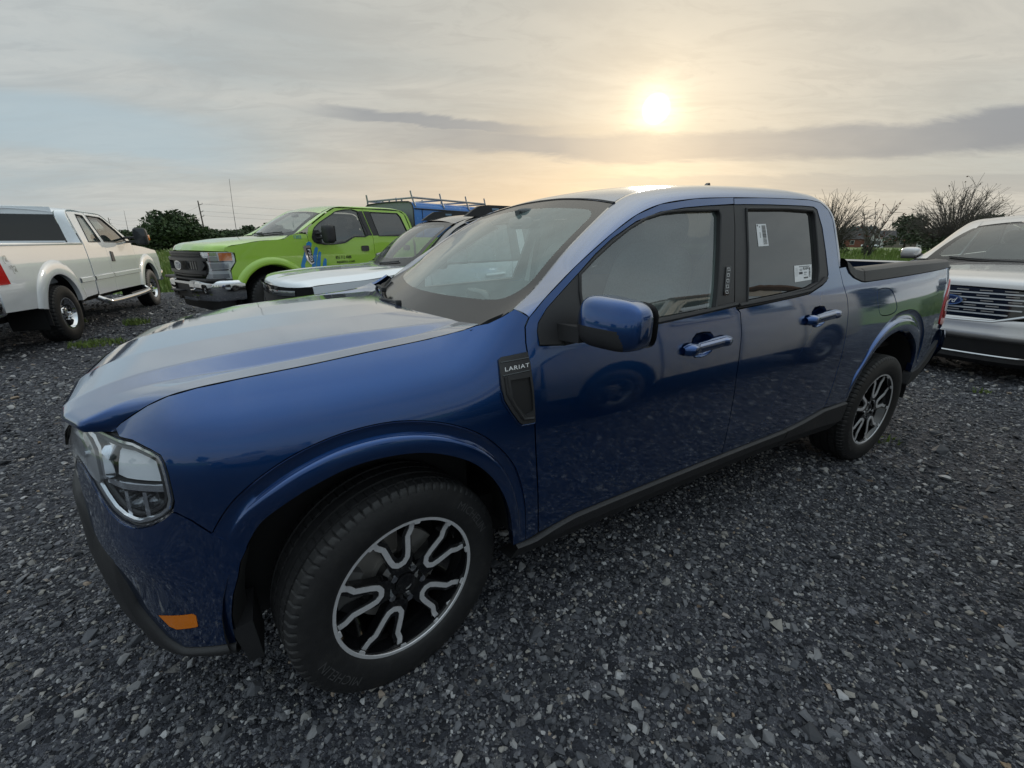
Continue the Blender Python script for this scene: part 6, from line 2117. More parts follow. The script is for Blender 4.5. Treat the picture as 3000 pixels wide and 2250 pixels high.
for sg in (1, -1):
    hl_rows = [(.955, .0), (.93, .012), (.86, .014), (.82, .0)]
    G = []
    for i in range(24, 40):
        x, y = epl[i]
        t = i / 39
        n = np.array((-1 + .75 * sst(.5, 1, t), -.95 * sst(.4, .95, t)))
        G.append([(x + n[0] * o_, y + n[1] * o_, z - .02 * (1 - (i - 24) / 15)) for z, o_ in hl_rows])
    hl = grid_mesh('headlamp', G, pm('lamp_grey', (.24, .26, .28), .15, .8, coat=1), cx_, mirror=(sg < 0), flip=True)
    G = super_box((.62, -1.05, 1.225), (.075, .105, .07), 3.0, 28, 16)
    mr = grid_mesh('door_mirror', G * np.array([1, sg, 1]), SILVER, cx_, closed_u=True, flip=(sg < 0))
    tube('mirror_arm', np.array([(.66, -.90, 1.17), (.64, -1.0, 1.19)]) * np.array([1, sg, 1]), .03, PLASTIC, mr, 8)
    box('mirror_base', (.55, min(-.97 * sg, -1.13 * sg), 1.145), (.68, max(-.97 * sg, -1.13 * sg), 1.175), PLASTIC, mr, bevel=.012)
enose('fog_pocket', [(.56, .060), (.53, .066), (.50, .072)], PLASTIC, i0=25, i1=33)
fen = [(-.42, .42), (-.42, .96), (-.1, 1.03), (.15, 1.07), (.40, 1.12), (.52, 1.145), (.70, 1.145), (.70, .40), (.46, .38)] + arch_pts(0, .36, .43, 1.0, 15, .05, math.pi - .1)
panel('front_fender', fen, eS, SILVER, cx_, gap=.003, pitch=.06, both=True)
W1 = [(.85, 1.17), (1.20, 1.46), (1.40, 1.56), (1.85, 1.60), (1.83, 1.18)]
W2 = [(1.93, 1.185), (1.95, 1.60), (2.55, 1.58), (2.85, 1.30), (2.80, 1.22)]
fd = [(.70, .40), (.70, 1.145), (.82, 1.21), (1.15, 1.48), (1.40, 1.61), (1.90, 1.645), (1.87, 1.16), (1.87, .42)]
rd = [(1.87, .42), (1.87, 1.16), (1.90, 1.645), (2.60, 1.63), (2.92, 1.36), (2.98, 1.10), (2.55, .62), (2.48, .43)]
qp = [(2.48, .43), (2.55, .62), (2.98, 1.10), (2.92, 1.36), (2.60, 1.63), (3.3, 1.56), (3.75, 1.25), (3.82, .95), (3.76, .48), (2.85 + .45, .45)] + arch_pts(2.85, .36, .43, 1.0, 15, .1, math.pi - .1)
panel('front_door', fd, eS, SILVER, cx_, holes=[W1], gap=.003, pitch=.08, both=True)
panel('rear_door', rd, eS, SILVER, cx_, holes=[W2], gap=.003, pitch=.08, both=True)
panel('quarter_panel', qp, eS, SILVER, cx_, gap=.003, pitch=.08, both=True)
panel('window', W1, eS, TINT, cx_, off=-.012, flange=0, pitch=.2, both=True)
panel('window', W2, eS, PRIVACY, cx_, off=-.012, flange=0, pitch=.2, both=True)
rows = [(1.10, .60, 1.555, 1.605), (1.35, .64, 1.635, 1.675), (1.9, .68, 1.675, 1.715), (2.5, .67, 1.66, 1.70), (3.1, .64, 1.60, 1.65), (3.4, .60, 1.52, 1.57)]
grid_mesh('roof', roof_grid(rows), SILVER, cx_, flip=True)
C_ = resample(catmull([eS(np.array([a]), np.array([b]))[0] for a, b in [(.50, 1.145), (.68, 1.175), (.82, 1.225), (1.15, 1.49), (1.40, 1.615), (1.90, 1.65), (2.60, 1.635), (3.3, 1.56)]], 8), 50)
inn = resample(catmull([(.44, -.80, 1.155), (.60, -.74, 1.26), (.74, -.70, 1.35), (1.05, -.60, 1.535), (1.35, -.64, 1.635), (1.9, -.68, 1.675), (2.5, -.67, 1.66), (3.3, -.62, 1.55)], 8), 50)
G = []
for a, b in zip(C_, inn):
    mid_ = np.array(((a[0] + b[0]) / 2, a[1] * .85 + b[1] * .15, max(a[2], b[2]) * .85 + min(a[2], b[2]) * .15))
    G.append([a + np.array((0, .02, -.005))] + [(1 - q) ** 2 * a + 2 * q * (1 - q) * mid_ + q * q * b for q in np.linspace(0, 1, 7)])
for m in (False, True):
    grid_mesh('roof_side', G, SILVER, cx_, mirror=m, flip=True)


def e_wind(u, v, off=0.0):
    u = np.asarray(u, float); v = np.asarray(v, float)
    k = 2 * u - 1
    y = k * (.80 + (.61 - .80) * v)
    x = .24 + (1.08 - .24) * v + .20 * k * k * (1 - .8 * v) - off * .5
    z = 1.125 + (1.595 - 1.125) * v - .04 * k * k * v + .025 * k * k * (1 - v) + .045 * 4 * v * (1 - v) + off * .8
    return np.stack([x, y, z], -1)


vw = rr(.05, .95, .08, .93, (.05, .09))
panel('windshield_border', [(0, 0), (1, 0), (1, 1), (0, 1)], e_wind, MATS['frit_band'], cx_, holes=[vw], pitch=.08, flange=0)
panel('windshield', vw, e_wind, CLEAR, cx_, pitch=.1, flange=0)
tube('wiper', [e_wind(np.array([.40 + .45 * t]), np.array([.02 + .04 * t]), .015)[0] for t in np.linspace(0, 1, 8)], .009, PLASTIC, cx_, 5)
for sx in (-.38, .38):
    grid_mesh('seat_back', super_box((1.65, sx, 1.02), (.10, .25, .32), 3.5, 20, 12), SEATM, cx_, closed_u=True)
    grid_mesh('headrest', super_box((1.74, sx, 1.42), (.055, .13, .09), 3, 16, 10), SEATM, cx_, closed_u=True)
G = [[(x, y, z) for x, z in ((.45, 1.09), (.80, 1.13), (.92, 1.06), (.92, .7))] for y in np.linspace(-.85, .85, 5)]
grid_mesh('dashboard', G, DASH, cx_, flip=True)
box('underbody', (-.6, -.66, .24), (3.7, .66, .46), DARK, cx_)
box('cabin_floor', (.4, -.85, .44), (3.6, .85, .50), DARK, cx_)
G = [[(3.80 - (z - .5) * .05, .92 * y * (1 if z < 1.1 else .85), z) for y in np.linspace(-1, 1, 11)] for z in (.42, .8, 1.2, 1.53)]
grid_mesh('liftgate', G, SILVER, cx_, flip=True)
for x, sg in ((0, 1), (2.85, 1), (0, -1), (2.85, -1)):
    dish_wheel(cx_, (x, -sg * .83, .365), 0 if sg > 0 else math.pi, .37, .235, .24, 'grey')
for cxx in (0, 2.85):
    housing(cx_, cxx, .44, .955)

# ------------------------------------------------------------------ terrain


def ground_z(x, y):
    r = np.sqrt(np.asarray(x, float) ** 2 + np.asarray(y, float) ** 2)
    return -.05 - .011 * np.clip(r - 60, 0, 190)


def terrain_mat():
    m = pm('field_grass', (.05, .09, .02), .9)
    t = NT(m.node_tree)
    b = m.node_tree.nodes['Principled BSDF']
    tcn = t.n('ShaderNodeTexCoord')
    n_a = t.noise(tcn.outputs['Object'], .12, 5, .6)
    n_b = t.noise(tcn.outputs['Object'], 2.2, 5, .6)
    c = t.ramp(n_b, [(.3, (.055, .10, .018)), (.5, (.09, .155, .028)), (.72, (.135, .18, .045))])
    c = t.mix(t.math('MULTIPLY', t.smooth(n_a, .45, .65), .6), c, (.12, .135, .045))
    t.link(c, b.inputs['Base Color'])
    return m


rings = [0, 6, 12, 16, 20, 26, 32, 40, 50, 60, 70, 80, 95, 110, 130, 150, 180, 215, 250, 320, 450, 700, 1200, 2200]
V = [(0, 0, float(ground_z(0, 0)))]; F = []
NA = 96
for r in rings[1:]:
    for k in range(NA):
        a = 2 * math.pi * k / NA
        x, y = r * math.sin(a), r * math.cos(a)
        V.append((x, y, float(ground_z(x, y))))
for k in range(NA):
    F.append((0, 1 + (k + 1) % NA, 1 + k))
for i in range(len(rings) - 2):
    for k in range(NA):
        a, b_ = 1 + i * NA + k, 1 + i * NA + (k + 1) % NA
        F.append((a, b_, b_ + NA, a + NA))
g_ = new_mesh('ground', V, F, terrain_mat())
g_.data.flip_normals() if g_.data.polygons[0].normal.z < 0 else None
tag(g_, kind='structure')

# country road beyond the field
rd_m = speckle(pm('road_concrete', (.33, .32, .29), .85), .12, 2.0)
p0, p1 = np.array((-75.0, 108.0)), np.array((190.0, -29.0))
d_ = (p1 - p0) / np.linalg.norm(p1 - p0); nn_ = np.array((-d_[1], d_[0]))
Vr = []
for k in range(140):
    p = p0 + (p1 - p0) * k / 139
    for o_ in (-2.8, 2.8):
        q = p + nn_ * o_
        Vr.append((q[0], q[1], float(ground_z(*q)) + .07))
rdo = new_mesh('road', Vr, [(2 * k, 2 * k + 1, 2 * k + 3, 2 * k + 2) for k in range(139)], rd_m)
rdo.data.flip_normals() if rdo.data.polygons[0].normal.z < 0 else None
tag(rdo, kind='structure')


# ------------------------------------------------------------------ gravel lot
def stone_colour(t, f):
    return t.ramp(f, [(0.0, (.030, .032, .038)), (.25, (.046, .050, .060)), (.50, (.080, .085, .099)), (.70, (.155, .16, .176)), (.85, (.29, .29, .295)), (.925, (.31, .29, .255)), (.955, (.43, .43, .44)), (.985, (.50, .50, .51)), (1.0, (.30, .21, .13))])


def gravel_mat():
    m = pm('gravel_bed', (.06, .062, .068), .85)
    t = NT(m.node_tree)
    b = m.node_tree.nodes['Principled BSDF']
    b.inputs['Specular IOR Level'].default_value = .3
    tcn = t.n('ShaderNodeTexCoord')
    co = tcn.outputs['Object']
    warp = t.vmath('ADD', co, t.vmath('MULTIPLY', t.noise(co, 30, 3, .6, out=1), (.012, .012, 0)))
    cols = []; hs = []
    for sc in (34, 85, 210):
        v = t.n('ShaderNodeTexVoronoi')
        t.link(warp, v.inputs['Vector'])
        v.inputs['Scale'].default_value = sc
        sp = t.n('ShaderNodeSeparateColor')
        t.link(v.outputs['Color'], sp.inputs[0])
        cols.append(stone_colour(t, sp.outputs[0])); hs.append((v.outputs['Distance'], sp.outputs[1]))
    # larger chips lie scattered over the finer ones
    pick1 = t.math('GREATER_THAN', hs[0][1], .62)
    pick2 = t.math('GREATER_THAN', hs[1][1], .35)
    c = t.mix(pick2, cols[2], cols[1])
    c = t.mix(pick1, c, cols[0])
    damp = t.smooth(t.noise(co, .35, 4, .6), .40, .66)
    c = t.mix(t.math('MULTIPLY', damp, .30), c, (.05, .052, .058))
    fines = t.smooth(t.noise(co, 1.1, 5, .6), .52, .72)
    c = t.mix(t.math('MULTIPLY', fines, .35), c, (.15, .148, .145))
    c = t.mix(1.0, c, (.50, .51, .56), 'MULTIPLY')  # bed colour darkened to paint shade into the gaps between stones
    t.link(c, b.inputs['Base Color'])
    h = t.math('ADD', t.math('MULTIPLY', t.math('SUBTRACT', 1.0, hs[0][0]), t.math('MULTIPLY', pick1, 1.0)), t.math('MULTIPLY', t.math('SUBTRACT', 1.0, hs[1][0]), .5))
    h = t.math('ADD', h, t.math('MULTIPLY', t.math('SUBTRACT', 1.0, hs[2][0]), .22))
    bn = t.n('ShaderNodeBump')
    bn.inputs['Strength'].default_value = 1.0
    bn.inputs['Distance'].default_value = .016
    t.link(h, bn.inputs['Height'])
    t.link(bn.outputs[0], b.inputs['Normal'])
    return m


rng = np.random.default_rng(5)
edge_pts = [(-26, -16), (-27, 0), (-25, 10.5), (-14, 13.2), (-6, 13.9), (-2, 13.7), (4, 14.0), (9, 13.6), (13, 11), (14.5, 4), (15, -4), (14, -16), (0, -19), (-14, -19)]
lot = catmull(edge_pts, 10, closed=True)
lot = lot + rng.normal(0, .16, lot.shape)
v_, f_ = cdt(lot, (), 1.2)
Vz = np.stack([v_[:, 0], v_[:, 1], .010 * np.sin(v_[:, 0] * .9) * np.cos(v_[:, 1] * .7) * (np.hypot(v_[:, 0], v_[:, 1]) > 7) - .0], 1)
lot_o = new_mesh('gravel_lot', Vz, f_, gravel_mat())
tag(lot_o, kind='structure')

# loose stones: one object, instances of a few chipped rocks
stones = bpy.data.collections.new('stone_shapes')


def stone_shape(k):
    import bmesh
    r_ = np.random.default_rng(100 + k)
    bm = bmesh.new()
    P = r_.normal(size=(13, 3))
    P /= np.linalg.norm(P, axis=1)[:, None]
    P *= (.42 + .12 * r_.random((13, 1))) * np.array([1.0, .70 + .25 * r_.random(), .36 + .26 * r_.random()])
    for p in P:
        bm.verts.new(p)
    bmesh.ops.convex_hull(bm, input=bm.verts)
    for v in [v for v in bm.verts if not v.link_faces]:
        bm.verts.remove(v)
    me = bpy.data.meshes.new('stone')
    bm.to_mesh(me); bm.free()
    me.materials.append(STONE)
    o = bpy.data.objects.new('stone', me)
    stones.objects.link(o)


STONE = pm('stone', (.09, .09, .10), .7, spec=.35)
t_ = NT(STONE.node_tree)
oi = t_.n('ShaderNodeObjectInfo')
geo_n = t_.n('ShaderNodeTexCoord')
cc = stone_colour(t_, oi.outputs['Random'])
cc = t_.mix(t_.math('MULTIPLY', t_.noise(geo_n.outputs['Object'], 3.0, 4, .6), .45), cc, (.10, .10, .105))
t_.link(cc, STONE.node_tree.nodes['Principled BSDF'].inputs['Base Color'])
for k in range(9):
    stone_shape(k)


def scatter(n, r0, r1, lo, hi, sig, cx=-.2, cy=-2.0, spread=1.32):
    a = YAW + (rng.random(n) * 2 - 1) * spread
    r = np.sqrt(rng.random(n) * (r1 * r1 - r0 * r0) + r0 * r0)
    x = cx + r * np.sin(a); y = cy + r * np.cos(a)
    s = np.clip(np.exp(rng.normal(math.log(lo), sig, n)), lo * .4, hi)
    return np.stack([x, y, s], 1)


S_ = np.vstack([scatter(56000, .6, 3.1, .0120, .060, .45), scatter(3600, .6, 3.4, .028, .080, .35), scatter(52000, 3.0, 6.2, .018, .07, .40), scatter(2200, 3.0, 7.0, .045, .11, .3), scatter(34000, 6.0, 11.5, .034, .10, .35), scatter(9000, 11, 17, .06, .12, .3)])
S_ = S_[inside(lot, S_[:, :2])]
nS = len(S_)
me = bpy.data.meshes.new('gravel_stones')
me.vertices.add(nS)
Z_ = S_[:, 2] * .12
me.vertices.foreach_set('co', np.stack([S_[:, 0], S_[:, 1], Z_], 1).ravel())
at = me.attributes.new('sz', 'FLOAT', 'POINT')
at.data.foreach_set('value', S_[:, 2])
at = me.attributes.new('rot', 'FLOAT_VECTOR', 'POINT')
at.data.foreach_set('vector', np.stack([rng.normal(0, .32, nS), rng.normal(0, .32, nS), rng.random(nS) * 6.283], 1).ravel())
so = bpy.data.objects.new('gravel_stones', me)
COL.objects.link(so)
tag(so, 'loose dark slate gravel chips covering the parking lot', kind='stuff')
ng = bpy.data.node_groups.new('stone_scatter', 'GeometryNodeTree')
ng.interface.new_socket('Geometry', in_out='INPUT', socket_type='NodeSocketGeometry')
ng.interface.new_socket('Geometry', in_out='OUTPUT', socket_type='NodeSocketGeometry')
gi = ng.nodes.new('NodeGroupInput'); go = ng.nodes.new('NodeGroupOutput')
iop = ng.nodes.new('GeometryNodeInstanceOnPoints')
ci = ng.nodes.new('GeometryNodeCollectionInfo')
ci.inputs['Collection'].default_value = stones
ci.inputs['Separate Children'].default_value = True
ci.inputs['Reset Children'].default_value = True
iop.inputs['Pick Instance'].default_value = True
a1 = ng.nodes.new('GeometryNodeInputNamedAttribute'); a1.data_type = 'FLOAT'; a1.inputs['Name'].default_value = 'sz'
a2 = ng.nodes.new('GeometryNodeInputNamedAttribute'); a2.data_type = 'FLOAT_VECTOR'; a2.inputs['Name'].default_value = 'rot'
e2r = ng.nodes.new('FunctionNodeEulerToRotation')
ng.links.new(gi.outputs[0], iop.inputs['Points'])
ng.links.new(ci.outputs[0], iop.inputs['Instance'])
ng.links.new(a2.outputs['Attribute'], e2r.inputs[0])
ng.links.new(e2r.outputs[0], iop.inputs['Rotation'])
ng.links.new(a1.outputs['Attribute'], iop.inputs['Scale'])
ng.links.new(iop.outputs[0], go.inputs[0])
so.modifiers.new('scatter', 'NODES').node_group = ng

# ------------------------------------------------------------------ grass of the field and weeds on the lot
def grass_mat(name, c0, c1):
    m = pm(name, c0, .75)
    t = NT(m.node_tree)
    b = m.node_tree.nodes['Principled BSDF']
    tcn = t.n('ShaderNodeTexCoord')
    c = t.mix(t.smooth(t.noise(tcn.outputs['Object'], .5, 5, .6), .35, .65), c0, c1)
    c = t.mix(t.math('MULTIPLY', t.noise(tcn.outputs['Object'], 9, 2), .5), c, (.16, .16, .05))
    t.link(c, b.inputs['Base Color'])
    return m


GRASS = grass_mat('grass_blades', (.085, .165, .022), (.155, .23, .045))


def blades(n, px, py, pz, h, wd, lean=.35):
    a = rng.random(n) * 6.283
    la = rng.random(n) * 6.283
    ln = h * lean * rng.random(n)
    b0 = np.stack([px - wd * np.cos(a), py - wd * np.sin(a), pz], 1)
    b1 = np.stack([px + wd * np.cos(a), py + wd * np.sin(a), pz], 1)
    m_ = np.stack([px + ln * .4 * np.cos(la), py + ln * .4 * np.sin(la), pz + h * .6], 1)
    tip = np.stack([px + ln * np.cos(la), py + ln * np.sin(la), pz + h], 1)
    m0 = m_ - np.stack([wd * .7 * np.cos(a), wd * .7 * np.sin(a), 0 * a], 1)
    m1 = m_ + np.stack([wd * .7 * np.cos(a), wd * .7 * np.sin(a), 0 * a], 1)
    V = np.stack([b0, b1, m1, m0, tip], 1).reshape(-1, 3)
    k = np.arange(n)[:, None] * 5
    F = np.concatenate([k + np.array([[0, 1, 2, 3]]), np.concatenate([k + np.array([[3, 2, 4]])], 1)[:, [0, 1, 2, 2]]], 0)
    Fq = [tuple(q) for q in (k + np.array([[0, 1, 2, 3]])).tolist()] + [tuple(q) for q in (k + np.array([[3, 2, 4]])).tolist()]
    return V, Fq


n = 60000
az = R(-45) + rng.random(n) * R(150)
rr_ = 13.0 * (75 / 13.0) ** rng.random(n)
gx, gy = rr_ * np.sin(az), rr_ * np.cos(az)
ok = ~inside(lot, np.stack([gx, gy], 1))
# keep the road clear
dr = np.abs((np.stack([gx, gy], 1) - p0) @ nn_)
ok &= dr > 3.2
gx, gy, rr_ = gx[ok], gy[ok], rr_[ok]
hh = (.16 + .34 * rng.random(len(gx))) * (1.0 + .5 * np.sin(gx * .7) * np.cos(gy * .5))
V, F = blades(len(gx), gx, gy, ground_z(gx, gy), hh, .010 + .00085 * rr_)
gr_o = new_mesh('grass', V, F, GRASS, smooth=False)
tag(gr_o, 'tall rough green grass of the field behind the lot', kind='stuff')


def weed(x, y, rad, nb, h, label):
    a = rng.random(nb) * 6.283; r = rad * np.sqrt(rng.random(nb))
    px_, py_ = r * np.cos(a) * 1.5, r * np.sin(a)
    V, F = blades(nb, px_, py_, np.zeros(nb), h * (.4 + .6 * rng.random(nb)), .006 + .004 * rng.random(nb), 1.1)
    o = new_mesh('weed_tuft', V, F, GRASS, smooth=False)
    o.location = (x, y, 0)
    tag(o, label, 'weed', 'weeds growing through the gravel')


weed(-2.52, 6.12, .22, 300, .09, 'low green weed patch growing beside the white pickup rear wheel')
weed(-2.41, 7.87, .13, 200, .13, 'bright green weed tuft standing in gravel between the white pickup and the green truck')
weed(3.53, -.87, .07, 26, .05, 'sparse green weed sprouting beside the blue pickup rear tyre')
weed(5.60, -.82, .06, 20, .05, 'tiny weed sprig in open gravel in front of the silver crossover')
weed(-3.6, 8.6, .25, 200, .10, 'thin weeds growing in the shade under the white pickup')

# ------------------------------------------------------------------ trees, poles, houses
def leaf_mat(name, c0, c1):
    m = pm(name, c0, .8)
    t = NT(m.node_tree)
    b = m.node_tree.nodes['Principled BSDF']
    tcn = t.n('ShaderNodeTexCoord')
    c = t.mix(t.smooth(t.noise(tcn.outputs['Object'], 1.1, 4, .6), .35, .65), c0, c1)
    t.link(c, b.inputs['Base Color'])
    return m


LEAF = leaf_mat('dense_leaves', (.024, .046, .018), (.060, .095, .032))
LEAF2 = leaf_mat('evergreen_leaves', (.030, .046, .024), (.065, .080, .042))
BARK = speckle(pm('bark', (.055, .045, .036), .9), .3, 12)


def crown_mesh(name, blobs, n, size, mat, seed):
    r_ = np.random.default_rng(seed)
    V = []
    w_ = np.array([b[3] ** 2 for b in blobs]); w_ /= w_.sum()
    idx = r_.choice(len(blobs), n, p=w_)
    B = np.array(blobs)[idx]
    d = r_.normal(size=(n, 3)); d /= np.linalg.norm(d, axis=1)[:, None]
    rad = B[:, 3] * (.55 + .45 * r_.random(n) ** .5) * (1 + .12 * r_.normal(size=n))
    c = B[:, :3] + d * rad[:, None] * np.array([1, 1, .85])
    a = r_.normal(size=(n, 3)); a /= np.linalg.norm(a, axis=1)[:, None]
    b = np.cross(a, r_.normal(size=(n, 3))); b /= np.linalg.norm(b, axis=1)[:, None]
    s = size * (.5 + r_.random((n, 1)))
    V = np.stack([c - a * s, c + b * s * .6, c + a * s, c - b * s * .6], 1).reshape(-1, 3)
    F = (np.arange(n)[:, None] * 4 + np.array([[0, 1, 2, 3]])).tolist()
    me_o = new_mesh(name, V, F, mat, None, smooth=False)
    return me_o


def dense_tree(kind, seed, H=7.0, Wd=3.2, mat=None):
    r_ = np.random.default_rng(seed)
    root = empty('leafy_tree')
    blobs = []
    nb = 16
    for k in range(nb):
        t = r_.random()
        z = H * (.22 + .62 * t)
        rr2 = Wd * (1.0 - .55 * abs(t - .35)) * r_.random() ** .6
        a = r_.random() * 6.283
        blobs.append((rr2 * math.cos(a), rr2 * math.sin(a), z, Wd * (.30 + .22 * r_.random())))
    blobs.append((0, 0, H * .82, Wd * .36))
    c = crown_mesh('crown', blobs, 2600, .26, mat or LEAF, seed)
    c.parent = root
    lim = []
    V, F = tube_geo([(0, 0, -.3), (.05, 0, H * .2), (0, .1, H * .45)], [.22, .18, .10], 7)
    V = list(V); F = list(F)
    for k in range(6):
        a = r_.random() * 6.283
        e_ = (Wd * .6 * math.cos(a), Wd * .6 * math.sin(a), H * (.5 + .3 * r_.random()))
        v2, f2 = tube_geo([(0, .05, H * (.2 + .2 * r_.random())), (e_[0] * .4, e_[1] * .4, e_[2] * .75), e_], [.08, .05, .02], 5)
        o_ = len(V); V += list(v2); F += [tuple(i + o_ for i in f) for f in f2]
    new_mesh('trunk', V, F, BARK, root)
    return root


def bare_tree(seed, H, Wx, mains, leaves=0, leafcol=None, twig=.013, lean=0.0):
    """leafless multi-stem tree: a fan of long curved branches filling a rounded crown, each carrying side twigs"""
    r_ = np.random.default_rng(seed)
    root = empty('bare_tree')
    V = []; F = []; tips = []

    def add(P, r0, r1, n_=4):
        v2, f2 = tube_geo(P, np.linspace(r0, r1, len(P)), n_, cap=False)
        o_ = len(V); V.extend(list(v2)); F.extend([tuple(i + o_ for i in f) for f in f2])
    for k in range(mains):
        a = r_.random() * 6.283
        el = math.asin(.12 + .88 * r_.random())
        rad = (.80 + .20 * r_.random()) * (1 if r_.random() < .8 else .75)
        tgt = np.array((Wx * math.cos(a) * math.cos(el) + lean * H * .3, Wx * math.sin(a) * math.cos(el), H * (.30 + .70 * math.sin(el)))) * np.array((rad, rad, .25 + .75 * rad))
        b0 = np.array((.12 * math.cos(a), .12 * math.sin(a), 0.0))
        m_ = b0 * .4 + tgt * .45 + np.array((-tgt[0] * .22, -tgt[1] * .22, H * .08)) + r_.normal(0, .12, 3)
        q = np.linspace(0, 1, 9)[:, None]
        P = (1 - q) ** 2 * b0 + 2 * q * (1 - q) * m_ + q * q * tgt
        P[1:] += np.cumsum(r_.normal(0, .045, (8, 3)), 0)
        add(P, .040 * H / 5.5, twig, 5)
        tips.append(P[-1])
        for j in range(13):
            i_ = r_.integers(3, 9)
            d = (P[i_] - P[i_ - 1]); d /= np.linalg.norm(d)
            d = d + r_.normal(0, .45, 3); d /= np.linalg.norm(d)
            L = H * (.08 + .13 * r_.random())
            T1 = P[i_] + d * L * .5; T2 = T1 + (d + r_.normal(0, .2, 3)) * L * .5
            add(np.array([P[i_], T1, T2]), twig * 1.1, twig * .7, 3)
            tips.append(T2)
    new_mesh('trunk', V, F, pm('bare_wood', (.105, .092, .082), .9), root, smooth=True)
    if leaves:
        T = np.array(tips)
        n_ = min(leaves, len(T))
        T = T[r_.choice(len(T), n_, replace=False)] + r_.normal(0, .05, (n_, 3))
        a = r_.normal(size=(n_, 3)); a /= np.linalg.norm(a, axis=1)[:, None]
        b = np.cross(a, r_.normal(size=(n_, 3))); b /= np.linalg.norm(b, axis=1)[:, None]
        s = .05 + .05 * r_.random((n_, 1))
        Vl = np.stack([T - a * s, T + b * s * .7, T + a * s, T - b * s * .7], 1).reshape(-1, 3)
        new_mesh('crown', Vl, (np.arange(n_)[:, None] * 4 + np.array([[0, 1, 2, 3]])).tolist(), leafcol, root, smooth=False)
    return root


def put(o, x, y, rz=0, sc=1.0, label=None, cat='tree', group=None, dz_=0.0):
    o.location = (x, y, float(ground_z(x, y)) + dz_)
    o.rotation_euler = (0, 0, rz)
    o.scale = (sc,) * 3 if not isinstance(sc, tuple) else sc
    tag(o, label, cat, group)
    return o


# hedgerow trees behind the white pickup and the green truck
protos = [dense_tree(0, 31, 6.0, 3.0), dense_tree(1, 32, 7.5, 3.4), dense_tree(2, 33, 5.0, 3.6)]
GRP = 'trees of the far hedgerow'
used = [False] * 3
HL = 'dense dark green tree in the far hedgerow behind the white pickup and green truck'


def place_tree(k, x, y, rz, sc, label, group):
    o = protos[k] if not used[k] else copy_tree(protos[k])
    used[k] = True
    return put(o, x, y, rz, sc, label, 'tree', group)


def by_az(az_deg, dist):
    a = R(az_deg)
    return CAM_POS[0] + dist * math.sin(a), CAM_POS[1] + dist * math.cos(a)


r2 = np.random.default_rng(77)
for k, (az_, dist, kind, sc) in enumerate([(-12.6, 118, 0, .72), (-11.4, 112, 2, .78), (-10.2, 120, 0, .80), (-9.0, 108, 2, .82), (-8.0, 104, 1, .93), (-6.9, 106, 1, .97), (-6.0, 112, 0, .92), (-5.0, 108, 2, .86), (-4.0, 116, 2, .86), (-3.0, 110, 2, .80), (-2.0, 112, 2, .82), (-1.0, 118, 0, .86), (.2, 112, 2, .86), (1.3, 116, 1, .78), (2.6, 120, 0, .75), (4.0, 122, 2, .78), (5.6, 125, 0, .7), (7.5, 126, 2, .75)]):
    x, y = by_az(az_, dist)
    place_tree(kind, x, y, r2.random() * 6.28, (sc * 1.25, sc * 1.25, sc), {4: 'tall broad dark green tree, the highest crown of the far hedgerow', 11: 'rounded hedgerow tree standing alone above the low bushes beside the green truck windshield'}.get(k, HL), GRP)
# evergreens and bare trees on the right, behind the pickup's bed
ev = dense_tree(0, 41, 6.0, 3.4, LEAF2)
x, y = by_az(70.2, 96)
put(ev, x, y, 0, (.78, .78, .86), 'round dark evergreen tree standing before the houses behind the pickup bed', 'tree')
ev2 = copy_tree(ev)
x, y = by_az(72.6, 100)
put(ev2, x, y, 1.7, (.9, .9, .50), 'low wide dark evergreen tree partly behind the big bare tree', 'tree')
ev3 = copy_tree(ev)
x, y = by_az(75.3, 92)
put(ev3, x, y, 2.9, (.7, .7, .80), 'dark evergreen tree behind the silver crossover windshield', 'tree')
bt = bare_tree(51, 5.6, 3.4, 170, leaves=160, leafcol=pm('dead_leaf', (.10, .055, .030), .8), twig=.012)
x, y = by_az(73.4, 46)
put(bt, x, y, 0, .88, 'large bare multi-stemmed tree rising behind the silver crossover mirror', 'tree')
sh = crown_mesh('crown', [(.9 * math.cos(a), .9 * math.sin(a), .7 + .5 * (k % 3), .75) for k, a in enumerate(np.linspace(0, 6.28, 9))] + [(0, 0, 1.3, .9)], 1500, .10, LEAF2, 61)
sh.name = 'shrub'
x, y = by_az(73.2, 45)
put(sh, x, y, 0, (1.0, 1.2, .80), 'dark tangled undergrowth round the foot of the large bare tree', 'shrub')
mt = bare_tree(52, 4.3, 1.9, 16, leaves=70, leafcol=pm('red_leaf', (.16, .045, .030), .8), twig=.015)
x, y = by_az(67.5, 42)
put(mt, x, y, 0, 1.0, 'slim tree with a few reddish leaves left above the pickup bed', 'tree')
sh2 = crown_mesh('crown', [(0, 0, .8, .5), (.3, .2, 1.3, .45), (-.25, -.2, 1.6, .35)], 420, .08, LEAF2, 63)
sh2.name = 'shrub'
put(sh2, x, y, 0, .7, 'small leafy shrub at the foot of the slim reddish tree', 'shrub')
bl_ = bare_tree(53, 5.2, 3.0, 120, leaves=0, twig=.013)
x, y = by_az(64.3, 52)
put(bl_, x, y, 0, 1.0, 'bare spreading tree half hidden behind the pickup cab', 'tree')
sh3 = copy_tree(sh)
x, y = by_az(64.6, 53)
put(sh3, x, y, 1, (.9, .9, .62), 'brown-green undergrowth below the bare tree by the pickup cab', 'shrub')
# trees across the lot, behind the camera (seen only mirrored in the paint)
for k in range(16):
    az_ = 105 + k * 15.5 + r2.random() * 6
    x, y = by_az(az_, 55 + 30 * r2.random())
    place_tree(k % 3, x, y, r2.random() * 6.28, .8 + .3 * r2.random(), 'dense dark tree bordering the lot opposite the blue pickup flank', 'trees on the far side of the lot')

